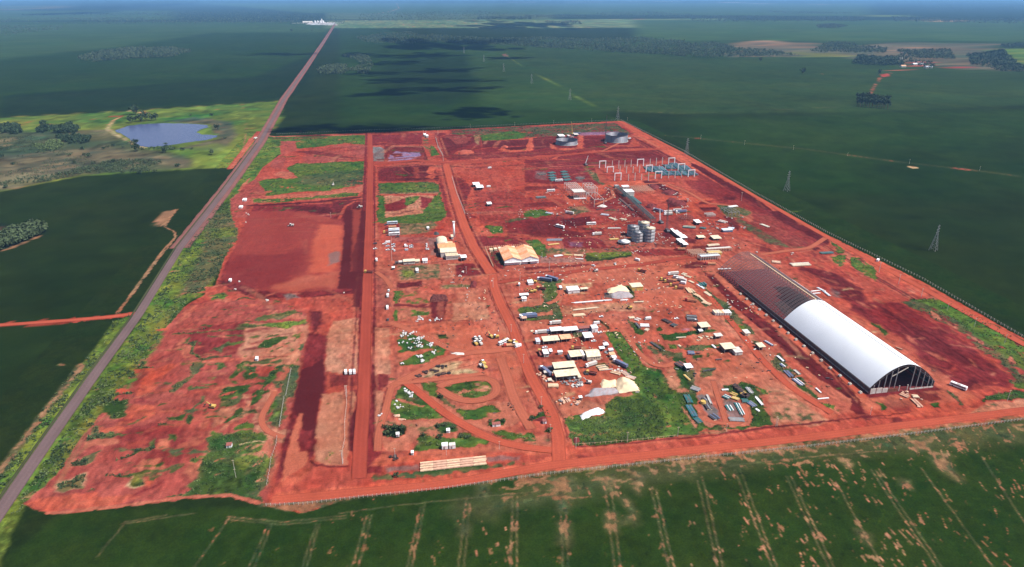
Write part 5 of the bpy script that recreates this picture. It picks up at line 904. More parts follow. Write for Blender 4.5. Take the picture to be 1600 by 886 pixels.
site.script('''
AB P s=pad c=0 f=6 w=3 a=.75 m=.85 : 420,0 900,0 1250,90 1290,140 1260,560 1230,720 720,750 600,740 160,640 180,560 330,220
AB P s=mar c=0 f=16 w=8 a=.7 : 230,420 700,400 900,340 880,560 640,690 450,700 190,620
AB P s=org c=0 f=10 w=4 a=.95 m=.7 : 1070,120 1280,135 1262,350 1225,515 1180,570 970,570 1010,270
AB P s=lane c=0 f=14 w=6 a=.55 : 660,680 960,590 1220,570 1215,705 760,740 620,725
AB P s=deep c=0 f=3 w=2 m=.8 : 1292,-10 1470,-10 1415,570 1395,718 1226,718 1250,560 1275,350
AB P s=red c=0 f=5 w=2 a=.6 : 1370,-10 1440,-10 1400,560 1350,560
C P s=deep c=0 f=3 w=2 a=.8 m=.8 : -60,400 0,200 30,0 70,0 50,500 10,886 -50,886
AC P s=deep c=0 f=2.5 w=2 m=.8 : 995,600 1085,540 1100,600 1080,890 850,890 890,640
AG P s=deep c=0 f=2 w=2 m=.8 : 375,0 590,0 570,200 540,340 500,370 415,360 400,240 350,200
AG P s=lane c=0 f=2 w=1.5 m=.7 : 395,222 428,220 418,330 400,380 385,500 400,560 470,560 480,640 430,720 240,840 260,680 330,430
AG P s=pale c=.03 f=3 w=2 a=.5 m=.5 : 610,40 800,10 850,300 830,690 620,700 540,640 570,330
E P s=lane c=0 f=4 w=3 a=.6 m=.6 : 800,250 1220,250 1350,250 1540,500 1500,886 1380,886 1300,640 1060,540 860,460
D P s=lane c=0 f=5 w=3 a=.55 m=.5 : 600,500 1090,430 1300,480 1560,560 1595,600 1400,880 1050,886 1000,700 600,650 360,620
AB P s=grey c=0 f=5 w=3 a=.7 : 1150,400 1210,370 1255,380 1240,470 1150,500
N P s=mar c=0 f=8 w=5 a=.7 : 60,460 300,590 520,710 700,830 640,850 480,800 250,750 60,640
N P s=deep c=0 f=4 w=4 a=.9 : 290,690 350,670 420,700 380,725 310,720
N P s=deep c=0 f=4 w=4 a=.8 : 80,790 220,790 230,820 100,830
I P s=mar c=0 f=6 w=4 a=.75 : 560,-40 860,20 1270,310 1100,345 900,320 700,230 560,120
I P s=deep c=0 f=4 w=4 a=.9 : 690,0 820,0 960,100 1120,170 1270,270 1250,310 1000,180 860,110
I P s=brn c=.5 v=olv f=4 w=3 : 430,60 600,150 800,260 900,325 1100,335 1080,350 850,330 700,290 540,190
I P s=deep c=0 f=4 w=4 a=.85 : 300,40 380,60 460,150 420,180 330,110
I P s=dk c=0 f=4 w=4 a=.8 : 0,320 120,310 380,330 380,350 0,360
AH P s=deep c=0 f=4 w=4 a=.9 : 390,20 560,25 640,80 860,170 860,210 700,220 600,140 420,60
AH P s=deep c=0 f=4 w=3 a=.9 : 690,310 790,270 970,280 900,345 720,370
AH P s=deep c=0 f=4 w=3 a=.9 : 400,345 540,330 550,375 430,385
AH P s=deep c=0 f=4 w=3 a=.9 : 1120,370 1340,365 1340,405 1180,410
AH P s=mar c=0 f=6 w=4 a=.7 : 900,20 1200,20 1588,180 1588,240 1300,230 1000,120
D P s=deep c=0 f=4 w=3 a=.85 : 330,80 600,50 620,125 400,140 350,115
D P s=dk c=0 f=4 w=3 a=.8 : 20,130 300,70 280,150 540,200 500,240 60,235
F P s=pnk c=1 v=grs f=1.5 w=1 : 735,285 900,285 950,350 1090,600 1230,640 1330,800 1390,886 1010,886 940,640 860,480
H P s=pnk c=1 v=grs f=1.5 w=1 : 1250,0 1390,0 1440,150 1560,330 1590,398 1350,415 1240,200
F P c=1 v=dkg f=4 w=4 a=.6 : 1080,640 1230,650 1340,830 1200,886 1100,800
''')  # deep strip beside the pad again, wet tone and painted shade together
# sprayer tracks and bare patches of the near field
rnd = random.Random(5)
site.script('''
U P s=straw c=.77 v=olv f=14 w=5 a=.7 : 560,600 980,520 1595,410 1595,450 980,580 560,650
V P s=straw c=.77 v=olv f=14 w=5 a=.7 : 0,420 500,330 1595,215 1595,300 600,370 0,470
''')
TR = [('U','60,886 130,650'),('U','90,886 150,650'),('U','315,886 375,610'),('U','335,886 395,600'),('U','550,886 578,640 592,560'),('U','575,886 605,590'),
 ('U','790,886 798,640 800,560'),('U','818,886 822,560'),('U','1032,886 1020,620'),('U','1055,886 1045,620'),('U','1270,886 1230,530'),('U','1298,886 1255,520'),
 ('U','1520,886 1440,530'),('U','1545,886 1462,530'),('V','180,886 90,490'),('V','205,886 110,470'),('V','430,886 260,440'),('V','455,886 285,440'),
 ('V','690,886 500,470'),('V','715,886 520,470'),('V','940,886 730,500'),('V','1190,886 890,440'),('V','1215,886 910,440'),('V','1450,886 1120,430'),
 ('V','1700,840 1400,380'),('T','900,886 1060,660'),('T','1150,886 1240,690'),('T','1175,886 1255,690'),('T','1395,886 1460,690'),('T','1415,886 1475,690'),
 ('T','450,840 580,680'),('U','0,640 300,600 600,570 990,532'),('V','0,460 300,412 600,380 960,350'),('T','580,680 770,648'),('T','1050,655 1300,680 1595,650'),('T','1050,668 1300,692 1595,662'),('T','560,690 900,640')]
for code, s in TR:
    P_ = pts(code, s)
    site.op(P_, soil='straw', cover=.43, width=.85, f=.8, w=.6, veg='olv', a=.92)
def patch(x, y, l, wd, a, soil, cov):
    P_ = []
    for i in range(8):
        t = i/8*2*math.pi; r_ = rnd.uniform(.6, 1.2)
        u, v_ = math.cos(t)*l*r_, math.sin(t)*wd*r_
        P_.append((x+u*math.cos(a)-v_*math.sin(a), y+u*math.sin(a)+v_*math.cos(a)))
    site.op(P_, soil=soil, cover=cov, f=1.6, w=1.6)
for i, (code, s) in enumerate(TR[:30]):
    P_ = pts(code, s); (x0, y0), (x1, y1) = P_[0], P_[-1]
    dens = 6 if code == 'T' else (14 if i < 16 else 24)
    if i < 4: dens = 8
    for k in range(dens):
        t = rnd.random()**.7; j = rnd.gauss(0, 2.2 if code == 'U' else 6)
        patch(x0+(x1-x0)*t+j, y0+(y1-y0)*t, rnd.uniform(.8, 3.2), rnd.uniform(.25, .7), math.atan2(y1-y0, x1-x0)+rnd.gauss(0, .2), 'pale' if rnd.random() < .3 else 'straw', rnd.choice([.36, .44, .5, .54]))
for k in range(230):      # thin stand along the headland
    x = rnd.uniform(60, 470); y = 371-abs(rnd.gauss(0, 14))-2
    patch(x, y, rnd.uniform(2, 8), rnd.uniform(.6, 1.6), rnd.gauss(0, .25), 'straw', rnd.choice([.36, .42, .48]))
for k in range(700):
    x = rnd.choice([rnd.uniform(-60, 440), rnd.uniform(160, 440)]); y = rnd.uniform(222, 366); a = R(90)+.0014*(140-x)*1.2+rnd.gauss(0, .12); L = rnd.uniform(3, 16)
    site.op([(x, y), (x+math.cos(a)*L*.5+rnd.gauss(0, .4), y+math.sin(a)*L*.5), (x+math.cos(a)*L, y+math.sin(a)*L)], soil=rnd.choice(['straw', 'tan', 'pale']), width=rnd.uniform(.3, .8), f=.8, w=.6, cover=rnd.choice([.36, .42, .47, .5]))
for k in range(260):
    x = rnd.uniform(40, 430)**1.0; y = rnd.uniform(225, 368)
    patch(x, y, rnd.uniform(.8, 3.4), rnd.uniform(.3, .8), R(90)+.0012*(140-x)*1.2+rnd.gauss(0, .25), rnd.choice(['pale', 'straw']), rnd.choice([.44, .5, .54]))
site.script('''
U P s=straw c=.42 v=olv f=5 w=4 : 970,460 1060,470 1080,520 1040,560 1050,640 1010,620 990,540
U P s=straw c=.42 v=olv f=5 w=4 : 1180,460 1270,470 1260,560 1220,520
U P s=straw c=.42 v=olv f=5 w=3 : 1340,430 1400,470 1370,540 1350,500
U P s=straw c=.42 v=olv f=5 w=3 : 1290,570 1320,570 1370,650 1370,690 1310,680 1350,640
U P s=straw c=.42 v=olv f=5 w=3 : 1020,690 1060,690 1060,780 1020,770
U P s=straw c=.42 v=olv f=5 w=3 : 1230,640 1270,650 1280,720 1250,720
U P s=straw c=.42 v=olv f=5 w=3 : 640,480 690,490 680,580 650,580
U P s=straw c=.42 v=olv f=5 w=3 : 560,700 590,700 585,740 560,740
V P s=straw c=.42 v=olv f=5 w=3 : 1030,480 1060,490 1060,520 1030,510
V P s=straw c=.42 v=olv f=5 w=3 : 750,380 800,410 790,430 750,400
V P s=straw c=.42 v=olv f=5 w=4 : 1160,390 1240,370 1280,480 1250,470 1180,420
V P s=straw c=.42 v=olv f=5 w=4 : 1090,310 1150,300 1160,350 1100,350
V P s=straw c=.42 v=olv f=5 w=4 : 840,730 870,740 880,780 850,770
''')
site.rough = np.where(site.far_ | (site.Y < 385), 0, np.maximum(site.rough, .75)*(1-.8*site.sm)); site.build('site_ground', LAND, .3)

# flat standing water of the farm pond
def sheet(name, P, z, m, kind='structure', res=None):
    me = bpy.data.meshes.new(name); bm = bmesh.new(); vs = [bm.verts.new((x, y, z)) for x, y in P]; bm.faces.new(vs); bm.normal_update()
    if bm.faces[:][0].normal.z < 0: bmesh.ops.reverse_faces(bm, faces=bm.faces[:])
    bm.to_mesh(me); bm.free(); return tag(link(name, me, m), kind=kind)
def water_mat(name, col, rough=.12, spec=.5):
    m = mat(name, col, rough, 0, .1, .02, spec); n = m.node_tree; b = n.nodes['Principled BSDF']
    w = nd(n, 'ShaderNodeTexNoise'); w.inputs['Scale'].default_value = .25; g = nd(n, 'ShaderNodeNewGeometry'); n.links.new(g.outputs['Position'], w.inputs[0])
    bp = nd(n, 'ShaderNodeBump'); bp.inputs['Strength'].default_value = .25; bp.inputs['Distance'].default_value = .5
    n.links.new(w.outputs[0], bp.inputs['Height']); n.links.new(bp.outputs[0], b.inputs['Normal']); return m
def wob(P, n=6, amp=3., seed=1):
    r_ = random.Random(seed); out = []
    for i, (x, y) in enumerate(P):
        x1, y1 = P[(i+1) % len(P)]
        for k in range(n):
            t = k/n; j = 0 if k == 0 else amp
            out.append((x+(x1-x)*t+r_.uniform(-j, j), y+(y1-y)*t+r_.uniform(-j, j)))
    return out
pond_m = water_mat('pond_water', (.05, .058, .13), .25, .35)
sheet('pond_water', wob(pts('P', '530,602 600,580 680,572 760,569 870,571 955,578 962,588 925,598 905,612 935,622 1005,626 1000,634 960,645 890,655 760,674 690,680 650,676 600,642'), 5, 3), .35, pond_m)

# ------------------------------------------------------------------ mesh builder
class MB:
    def __init__(s): s.v = []; s.f = []
    def add(s, vs, fs):
        b = len(s.v); s.v += [tuple(v) for v in vs]; s.f += [tuple(b+i for i in f) for f in fs]; return s
    def box(s, x0, x1, y0, y1, z0, z1):
        return s.add([(x0,y0,z0),(x1,y0,z0),(x1,y1,z0),(x0,y1,z0),(x0,y0,z1),(x1,y0,z1),(x1,y1,z1),(x0,y1,z1)],
                     [(0,3,2,1),(4,5,6,7),(0,1,5,4),(1,2,6,5),(2,3,7,6),(3,0,4,7)])
    def cbox(s, cx, cy, cz, dx, dy, dz): return s.box(cx-dx/2, cx+dx/2, cy-dy/2, cy+dy/2, cz-dz/2, cz+dz/2)
    def cyl(s, cx, cy, z0, z1, r, n=12, r2=None, cap=True):
        r2 = r if r2 is None else r2
        vs = [(cx+r*math.cos(i*2*math.pi/n), cy+r*math.sin(i*2*math.pi/n), z0) for i in range(n)]+[(cx+r2*math.cos(i*2*math.pi/n), cy+r2*math.sin(i*2*math.pi/n), z1) for i in range(n)]
        fs = [(i, (i+1) % n, n+(i+1) % n, n+i) for i in range(n)]
        if cap: fs += [tuple(range(n, 2*n)), tuple(range(n-1, -1, -1))]
        return s.add(vs, fs)
    def ring(s, cx, cy, z0, z1, ro, ri, n=48):
        c = [(math.cos(i*2*math.pi/n), math.sin(i*2*math.pi/n)) for i in range(n)]
        vs = [(cx+ro*a, cy+ro*b, z0) for a, b in c]+[(cx+ro*a, cy+ro*b, z1) for a, b in c]+[(cx+ri*a, cy+ri*b, z0) for a, b in c]+[(cx+ri*a, cy+ri*b, z1) for a, b in c]
        fs = []
        for i in range(n):
            j = (i+1) % n; fs += [(i, j, n+j, n+i), (n+i, n+j, 3*n+j, 3*n+i), (3*n+i, 3*n+j, 2*n+j, 2*n+i)]
        return s.add(vs, fs)
    def beam(s, p, q, w, t=None):
        p, q = Vector(p), Vector(q); t = t or w; d = (q-p).normalized(); u = d.cross(Vector((0,0,1)))
        if u.length < .01: u = Vector((1,0,0))
        u.normalize(); n = u.cross(d); u *= w/2; n *= t/2
        return s.add([p-u-n, p+u-n, p+u+n, p-u+n, q-u-n, q+u-n, q+u+n, q-u+n], [(0,3,2,1),(4,5,6,7),(0,1,5,4),(1,2,6,5),(2,3,7,6),(3,0,4,7)])
    def wheel(s, cx, cy, cz, r, w, n=10):
        vs = [(cx+sgn*w/2, cy+r*math.cos(i*2*math.pi/n), cz+r*math.sin(i*2*math.pi/n)) for sgn in (-1, 1) for i in range(n)]
        return s.add(vs, [(i, (i+1) % n, n+(i+1) % n, n+i) for i in range(n)]+[tuple(range(n)), tuple(range(2*n-1, n-1, -1))])
    def extr(s, prof, x0, x1):       # profile in (y, z) pushed along x
        n = len(prof); return s.add([(x0, y, z) for y, z in prof]+[(x1, y, z) for y, z in prof], [(i, (i+1) % n, n+(i+1) % n, n+i) for i in range(n)]+[tuple(range(n-1, -1, -1)), tuple(range(n, 2*n))])
    def mesh(s, name):
        me = bpy.data.meshes.new(name); me.from_pydata(s.v, [], s.f); me.validate()
        bm = bmesh.new(); bm.from_mesh(me); bmesh.ops.recalc_face_normals(bm, faces=bm.faces); bm.to_mesh(me); bm.free(); return me
    def build(s, name, m, parent=None, smooth=False):
        me = s.mesh(name)
        if smooth: me.polygons.foreach_set('use_smooth', [True]*len(me.polygons))
        return link(name, me, m, parent)
def dup(root, loc, rz=0, label=None, group=None, scale=1.):
    r_ = root.copy(); COL.objects.link(r_); r_.location = loc; r_.rotation_euler = (0, 0, rz); r_.scale = (scale,)*3
    if label: r_['label'] = label
    if group: r_['group'] = group
    for ch in list(root.children):
        c = ch.copy(); COL.objects.link(c); c.parent = r_
        for g in ch.children:
            d = g.copy(); COL.objects.link(d); d.parent = c
    return r_
class Kind:
    """first use moves the prototype itself, later ones copy it"""
    def __init__(s, root): s.root = root; s.used = False
    def put(s, loc, rz=0, label=None, group=None, scale=1.):
        if len(loc) == 2: loc = (loc[0], loc[1], .3)
        if s.used: return dup(s.root, loc, rz, label, group, scale)
        s.used = True; s.root.location = loc; s.root.rotation_euler = (0,0,rz); s.root.scale = (scale,)*3
        if label: s.root['label'] = label
        if group: s.root['group'] = group
        return s.root
def drop(kinds):
    for k in kinds:
        if not k.used:
            for c in list(k.root.children_recursive)+[k.root]: bpy.data.objects.remove(c)
def ordn(i): return ['first','second','third','fourth','fifth','sixth','seventh','eighth','ninth','tenth','eleventh','twelfth','thirteenth','fourteenth','fifteenth','sixteenth','seventeenth','eighteenth','nineteenth','twentieth'][i]

def c_(r, g, b, k=KA*1.12): return tuple(v*k for v in lin((r, g, b)))
M = dict(
 white=mat('white_painted_steel', (.64,.65,.66), .45, 0, .05, .3), cream=mat('cream_sheet', (.60,.52,.38), .6, 0, .12, .35), offw=mat('off_white_render', (.50,.48,.45), .8, 0, .1, .4),
 terra=mat('terracotta_tiles', (.62,.26,.12), .8, 0, .2, .25), terral=mat('weathered_terracotta', (.66,.36,.21), .8, 0, .2, .3),
 grey=mat('grey_steel', (.27,.29,.31), .5, .3, .15, .4), dgrey=mat('dark_steel', (.06,.065,.075), .5, .3, .15, .5), galv=mat('galvanised_steel', (.42,.45,.49), .42, .35, .12, .25, streak=(1,1,.15)),
 conc=mat('pale_concrete', (.44,.41,.37), .9, 0, .15, .5), concd=mat('grey_concrete', (.30,.28,.27), .9, 0, .18, .5), black=mat('black_rubber', (.015,.015,.017), .8, 0, .1, 1),
 glass=mat('dark_glass', (.02,.028,.035), .15, 0, .05, 1, .6), teal=mat('teal_painted_steel', (.02,.135,.145), .5, .1, .2, .6), tealg=mat('grey_green_steel', (.07,.12,.125), .55, .1, .2, .6),
 yellow=mat('yellow_machine_paint', (.50,.34,.09), .5, 0, .15, .7), red=mat('red_paint', (.40,.05,.04), .5, 0, .12, .7), blue=mat('blue_grey_paint', (.10,.14,.24), .5, 0, .15, .7),
 wood=mat('pale_timber', (.62,.46,.30), .85, 0, .2, 1.1), rust=mat('rusty_steel', (.16,.06,.04), .85, .1, .3, .8), maroon=mat('maroon_sheet', (.22,.07,.06), .7, 0, .15, .6),
 tarp=mat('bright_white_sheet', (.74,.75,.77), .6, 0, .06, .5), peach=mat('peach_concrete', (.52,.32,.23), .9, 0, .12, .7), bluew=mat('pale_blue_sheet', (.50,.58,.66), .5, 0, .1, .6),
 bark=mat('tree_bark', (.10,.075,.055), .95, 0, .2, 3), leaf=mat('dark_foliage', (.028,.05,.02), .9, 0, .45, .25), leafm=mat('mid_foliage', (.052,.075,.032), .9, 0, .45, .25), leafl=mat('bright_foliage', (.085,.12,.04), .9, 0, .4, .3),
 sand=mat('washed_sand', (.62,.47,.31), .95, 0, .12, .15), gravel=mat('grey_gravel', (.26,.24,.26), .95, 0, .2, .3), lime=mat('white_limestone', (.72,.71,.73), .95, 0, .15, .2), clay=mat('red_clay', tuple(PALL['org']), .95, 0, .2, .3), clayd=mat('dark_red_clay', tuple(PALL['mar']), .95, 0, .25, .3))

M['tank'] = mat('dull_tank_steel', (.16,.18,.215), .5, .3, .18, .25, streak=(1,1,.15)); M['silo'] = mat('dull_silo_steel', (.27,.28,.30), .5, .3, .2, .25, streak=(1,1,.15))
# ------------------------------------------------------------------ roads
def road(name, P, w, zc, soil, label=None, dash=None, step=6., edge=.6, seed=1, across=8):
    """a draped strip with its own base colours: wheel tracks, crown, frayed edges"""
    cs = []
    for (x0, y0), (x1, y1) in zip(P[:-1], P[1:]):
        L = math.hypot(x1-x0, y1-y0); st = step if y0 < 2200 else 60; n = max(1, int(L/st))
        cs += [(x0+(x1-x0)*i/n, y0+(y1-y0)*i/n) for i in range(n)]
    cs.append(P[-1]); C = np.array(cs)
    for _ in range(6 if step < 5 else 3):
        C[1:-1] = (C[:-2]+2*C[1:-1]+C[2:])/4
    T = np.gradient(C, axis=0); T /= np.linalg.norm(T, axis=1)[:, None]; N = np.stack([-T[:, 1], T[:, 0]], 1)
    u = np.linspace(-1, 1, across+1); n = len(C)
    wl = w/2*(1+edge*.45*(fbm(C[:, 0], C[:, 1], 14, seed)-.5)); wr = w/2*(1+edge*.45*(fbm(C[:, 0], C[:, 1], 14, seed+9)-.5))
    X = np.where(u[None] < 0, C[:, :1]+N[:, :1]*u[None]*wl[:, None], C[:, :1]+N[:, :1]*u[None]*wr[:, None])
    Y = np.where(u[None] < 0, C[:, 1:]+N[:, 1:]*u[None]*wl[:, None], C[:, 1:]+N[:, 1:]*u[None]*wr[:, None])
    base = PALL[soil][None, None]*np.ones((n, across+1, 1))
    tr = .07*np.cos(u*math.pi*2.6)[None]-.30*(np.abs(u)[None] > .93)
    k = 1+tr+.26*(fbm(X, Y, 22, seed, 4)-.5)+.22*(fbm(X*2, Y*.12, 6, seed+3, 3)-.5)
    col = base*k[..., None]
    co = np.stack([X, Y, np.full_like(X, zc)], -1).reshape(-1, 3).astype(np.float32)
    i = np.arange(n*(across+1)).reshape(n, across+1); q = np.stack([i[:-1, :-1], i[:-1, 1:], i[1:, 1:], i[1:, :-1]], -1).reshape(-1, 4)
    me = bpy.data.meshes.new(name); me.from_pydata(co.tolist(), [], q.tolist())
    a = me.color_attributes.new('ground_colour', 'FLOAT_COLOR', 'POINT'); cc = np.ones((len(co), 4), np.float32); cc[:, :3] = np.clip(col.reshape(-1, 3), .002, .9); a.data.foreach_set('color', cc.ravel())
    bm = bmesh.new(); bm.from_mesh(me); bmesh.ops.recalc_face_normals(bm, faces=bm.faces)
    if bm.faces and sum(f.normal.z for f in bm.faces) < 0: bmesh.ops.reverse_faces(bm, faces=bm.faces[:])
    bm.to_mesh(me); bm.free()
    return tag(link(name, me, ROADM), kind='structure')
ROADM = land_material('packed_road_surface', 1.1, .10, .15)
RP = pts('X', '-60,890 -8,812 66,703 148,586 216,493 281,388 352,297 406,223 443,156 481,102 504,68 523,38')
road('road_shoulder', RP[5:], 25, .36, 'rosy', seed=3)
road('paved_road', RP, 9.6, .42, 'asph', edge=.1, seed=4)
road('shoulder_west', [(x-6.3, y) for x, y in RP[:8]], 2.2, .38, 'dul', seed=5, across=2)
road('south_road', pts('X', '425,782 540,772 700,757 855,728 1070,705 1263,684 1420,664 1600,642 1680,632'), 8.5, .40, 'org', seed=6)
road('east_road', pts('X', '968,190 1065,239 1180,307 1290,369 1440,450 1620,549 1700,600'), 9., .40, 'org', seed=7)
road('field_track', pts('S', '-260,660 0,645 300,625 530,605 625,591'), 7.5, .36, 'org', seed=8, across=4)
road('crossing_road', pts('X', '586,256 650,251 692,255 760,252 840,246 930,238 1034,233'), 12, .36, 'red', seed=9, across=6)
road('avenue', pts('C', '825,400 1,1')[:0]+pts('X', '697,258 703,280 713,315 725,352 740,385 757,412 768,428'), 13, .37, 'org', seed=10)
road('avenue', pts('X', '770,430 772,450 784,480 800,510 812,545 830,590 850,625 866,655 873,690 874,722'), 10, .37, 'org', seed=11)
road('camp_road', pts('X', '634,598 645,606 660,618 700,650 745,676 775,690 820,700 862,704'), 7.5, .365, 'org', seed=12)
road('yard_road', pts('X', '1068,425 1110,465 1150,512 1190,562 1235,606 1300,646'), 7, .36, 'org', seed=13, across=5)
road('hangar_road', pts('X', '1172,440 1232,505 1300,572 1350,622'), 7, .36, 'org', seed=14, across=5)
for i_, (w_, s_) in enumerate([(8, '685.3,605.4 695,598.6 729,592.7 766.5,590.2 778.4,603.7 777,616 773.3,620.2 754.7,626.9 729.3,628.6 709,623.5 695.4,613.4 688,609'), (6, '612,606 605.7,623.5 603,643.9 593.9,665.9 590.5,686 590,704.8'),
   (8.5, '612,604 627.7,596 654.8,580.9 685.3,565.6 705.6,557.2 729.3,551.3 763,549.6 800,545'), (8, '609,503.9 627.7,510.6 661.6,525.9 688.7,537.7 705.6,547.9 729,550.4'), (8.5, '781.8,560 792,588.5 799,612 803.8,625 810.5,638.8 819,652 830,671'),
   (6, '971,515 979,525.9 990,543 1004.5,558 1023,573.3 1045,574 1056,566'), (5, '430,612 422,628 410,645 405,658 410,668 425,681 444,684'), (4.5, '1114,596 1120,615 1128,640 1135,662'), (4.5, '1098,655 1106,661 1120,663 1145,663 1165,661 1172,652 1167,640 1160,632'),
   (6, '588,425 603,436 612,450'), (5, '614,600 640,598 680,594 725,588 760,584'), (6, '855,475 872,470 878,455 872,443'), (7, '1290,372 1265,388 1230,392 1190,398'), (6, '940,237 967,224 985,212 1000,214 1030,231'), (6, '1040,286 1075,300 1105,318 1150,322'), (6, '930,320 960,308 955,296 1000,288 1040,286')]):
    road('dirt_lane', pts('X', s_), w_, .362+.0015*i_, 'lane', seed=30+i_, across=6, step=4)
road('middle_road', pts('X', '775,442 830,434 900,424 1000,414 1060,404 1110,399'), 9, .355, 'red', seed=15, across=5)
road('north_road', pts('X', '578,210 579,260 577,330 575,400 573,470 570,560 567,650 563,700 561,748'), 10.5, .35, 'red', seed=16)

# ------------------------------------------------------------------ the arched warehouse
HX0, HX1, HY0 = 372.5, 431.5, 418.
def hangar():
    W = HX1-HX0; cx = W/2; y1 = 268.; H0, H1 = 5.2, 24.
    t = thing('storage_hangar', 'huge white arched storage hangar, its far third still a bare steel skeleton', 'hangar', (HX0, HY0, .3))
    def arc(u): return H0+(H1-H0)*(1-abs(2*u-1)**1.86) if 0 < u < 1 else H0
    NU = 40
    us = [i/NU for i in range(NU+1)]
    def off(u, d):
        e = 1e-3; x0, z0 = (u-e)*W, arc(max(0, u-e)); x1, z1 = (u+e)*W, arc(min(1, u+e)); n = Vector((-(z1-z0), x1-x0)).normalized()
        return u*W+n[0]*d, arc(u)+n[1]*d
    def skin(ya, yb, ua, ub, name, m=M['white'], d=.35):
        mb = MB(); n = max(2, int((ub-ua)*NU)); ny = max(1, int((yb-ya)/6.2))
        P_ = [off(ua+(ub-ua)*i/n, d) for i in range(n+1)]
        vs = [(x, ya+(yb-ya)*j/ny, z) for j in range(ny+1) for x, z in P_]
        mb.add(vs, [(j*(n+1)+i, j*(n+1)+i+1, (j+1)*(n+1)+i+1, (j+1)*(n+1)+i) for j in range(ny) for i in range(n)])
        return mb.build(name, m, t, True)
    # roof sheets in strips of bays
    yc = 129.3
    for k in range(13):
        a, b = yc*k/13, yc*(k+1)/13; skin(a, b-.02, 0, 1, 'roof_sheet', SHEET)
    for k in range(7): skin(yc+k*12, yc+(k+1)*12-.03, .70+(.02*k if k > 4 else 0), 1, 'roof_sheet', SHEET)
    MB().box(.53*W-.2, .53*W+.2, 8, yc, H1+.1, H1+.6).build('ridge_walkway', M['grey'], t); MB().box(.53*W-.5, .53*W+.5, yc, y1-8, H1+.3, H1+.6).build('ridge_walkway', M['wood'], t)
    # arches
    pitch = 5.15; n = int(y1/pitch)+1
    def archm(y, w=.5, dd=.9):
        mb = MB()
        for i in range(NU):
            (xa, za), (xb, zb) = off(us[i], 0), off(us[i+1], 0); mb.beam((xa, y, za), (xb, y, zb), w*.75, .28)
        for i in range(NU):
            (xa, za), (xb, zb) = off(us[i], -dd-.5), off(us[i+1], -dd-.5); mb.beam((xa, y, za), (xb, y, zb), w*.7, .22)
            (xc, zc2) = off(us[i], 0); mb.beam((xc, y, zc2), (xb, y, zb), .16)
        return mb
    me, me2 = archm(0).mesh('arch'), archm(0).mesh('arch')
    for k in range(n):
        o = link('arch', me, M['dgrey'] if k == 0 else None, t) if k == 0 else link('arch', me2, GSTEEL if k == 1 else None, t); o.location = (0, k*pitch, 0)
    # purlins: visible over the unroofed part and the ones behind the front edge
    for i in range(1, NU, 1):
        mb = MB(); x, z = off(us[i], .12); mb.beam((x, yc-2, z), (x, y1 if i % 2 else y1-20-i*.6, z), .2, .2); mb.build('purlin', GSTEEL, t)
    # side columns and the low wall
    me = MB().cbox(0, 0, H0/2, .5, .5, H0).mesh('column')
    for k in range(n):
        for x in (0, W):
            o = link('column', me, M['dgrey'] if (k == 0 and x == 0) else None, t); o.location = (x, k*pitch, 0)
    for x in (-.1, W+.1): MB().box(x-.12, x+.12, 1, y1-60, 0, 1.4).build('side_wall', M['concd'], t)
    MB().box(-.9, -.2, 0, y1-40, H0-.5, H0+.1).build('gutter', M['dgrey'], t)
    MB().box(W+.2, W+.9, 0, y1-40, H0-.5, H0+.1).build('gutter', M['dgrey'], t)
    # dark panels in the side bays under the roof edge
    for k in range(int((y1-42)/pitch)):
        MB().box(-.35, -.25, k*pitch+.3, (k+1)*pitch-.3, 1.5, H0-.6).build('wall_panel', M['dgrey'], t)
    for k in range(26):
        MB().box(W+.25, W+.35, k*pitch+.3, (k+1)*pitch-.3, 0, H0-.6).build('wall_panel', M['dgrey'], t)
    # front gable: posts, dado panels
    for u in (.05, .12, .21, .29, .37, .63, .72, .81, .9, .965):
        MB().cbox(u*W, -.4, arc(u)/2-.4, .55, .5, arc(u)-.9).build('gable_post', M['grey'], t)
    for u in (.45, .58): MB().cbox(u*W, -.6, 2.6, .6, .6, 5.2).build('gable_post', M['conc'], t)
    for i, (a, b, h) in enumerate([(.005,.085,5), (.095,.18,5), (.19,.27,4.2)]):
        MB().box(a*W, b*W, -.95, -.7, 0, h).build('dado_panel', M['offw'], t)
    for i in range(5):
        a = .62+.075*i; MB().box(a*W, (a+.068)*W, -.95, -.7, 0, 1.3).build('dado_panel', M['offw'], t)
    for i in range(3):
        a = .28+.05*i; MB().box(a*W, (a+.045)*W, -.95, -.7, 0, 3.2).build('dado_panel', M['rust'], t)
    MB().beam((.30*W, -.3, 14.5), (.52*W, -.3, 21.5), .5, .5).build('brace', M['conc'], t)
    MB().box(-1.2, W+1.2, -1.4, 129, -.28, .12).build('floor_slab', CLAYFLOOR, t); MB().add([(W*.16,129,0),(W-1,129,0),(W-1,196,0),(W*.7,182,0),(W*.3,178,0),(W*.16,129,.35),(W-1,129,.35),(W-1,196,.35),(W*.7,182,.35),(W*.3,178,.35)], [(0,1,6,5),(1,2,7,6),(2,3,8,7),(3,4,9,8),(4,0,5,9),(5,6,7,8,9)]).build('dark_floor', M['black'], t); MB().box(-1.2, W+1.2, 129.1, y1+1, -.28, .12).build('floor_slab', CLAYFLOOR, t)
    # foundation blocks along the west side
    return t
SHEET = mat('white_roof_sheet', (.74,.76,.80), .38, .0, .03, .05, .5)
GSTEEL = mat('galvanised_frame', (.20,.15,.155), .6, .1, .1, .5)
CLAYFLOOR = mat('trodden_clay_floor', tuple(PALL['mar']*1.1), .95, 0, .2, .3)
hangar()
blk = thing('footing_block', '', 'block'); MB().box(-1.1, 1.1, -1.1, 1.1, 0, 1.5).build('block', M['conc'], blk); MB().cyl(0, 0, 1.5, 2.1, .5, 10).build('dowel', M['conc'], blk); blk = Kind(blk)
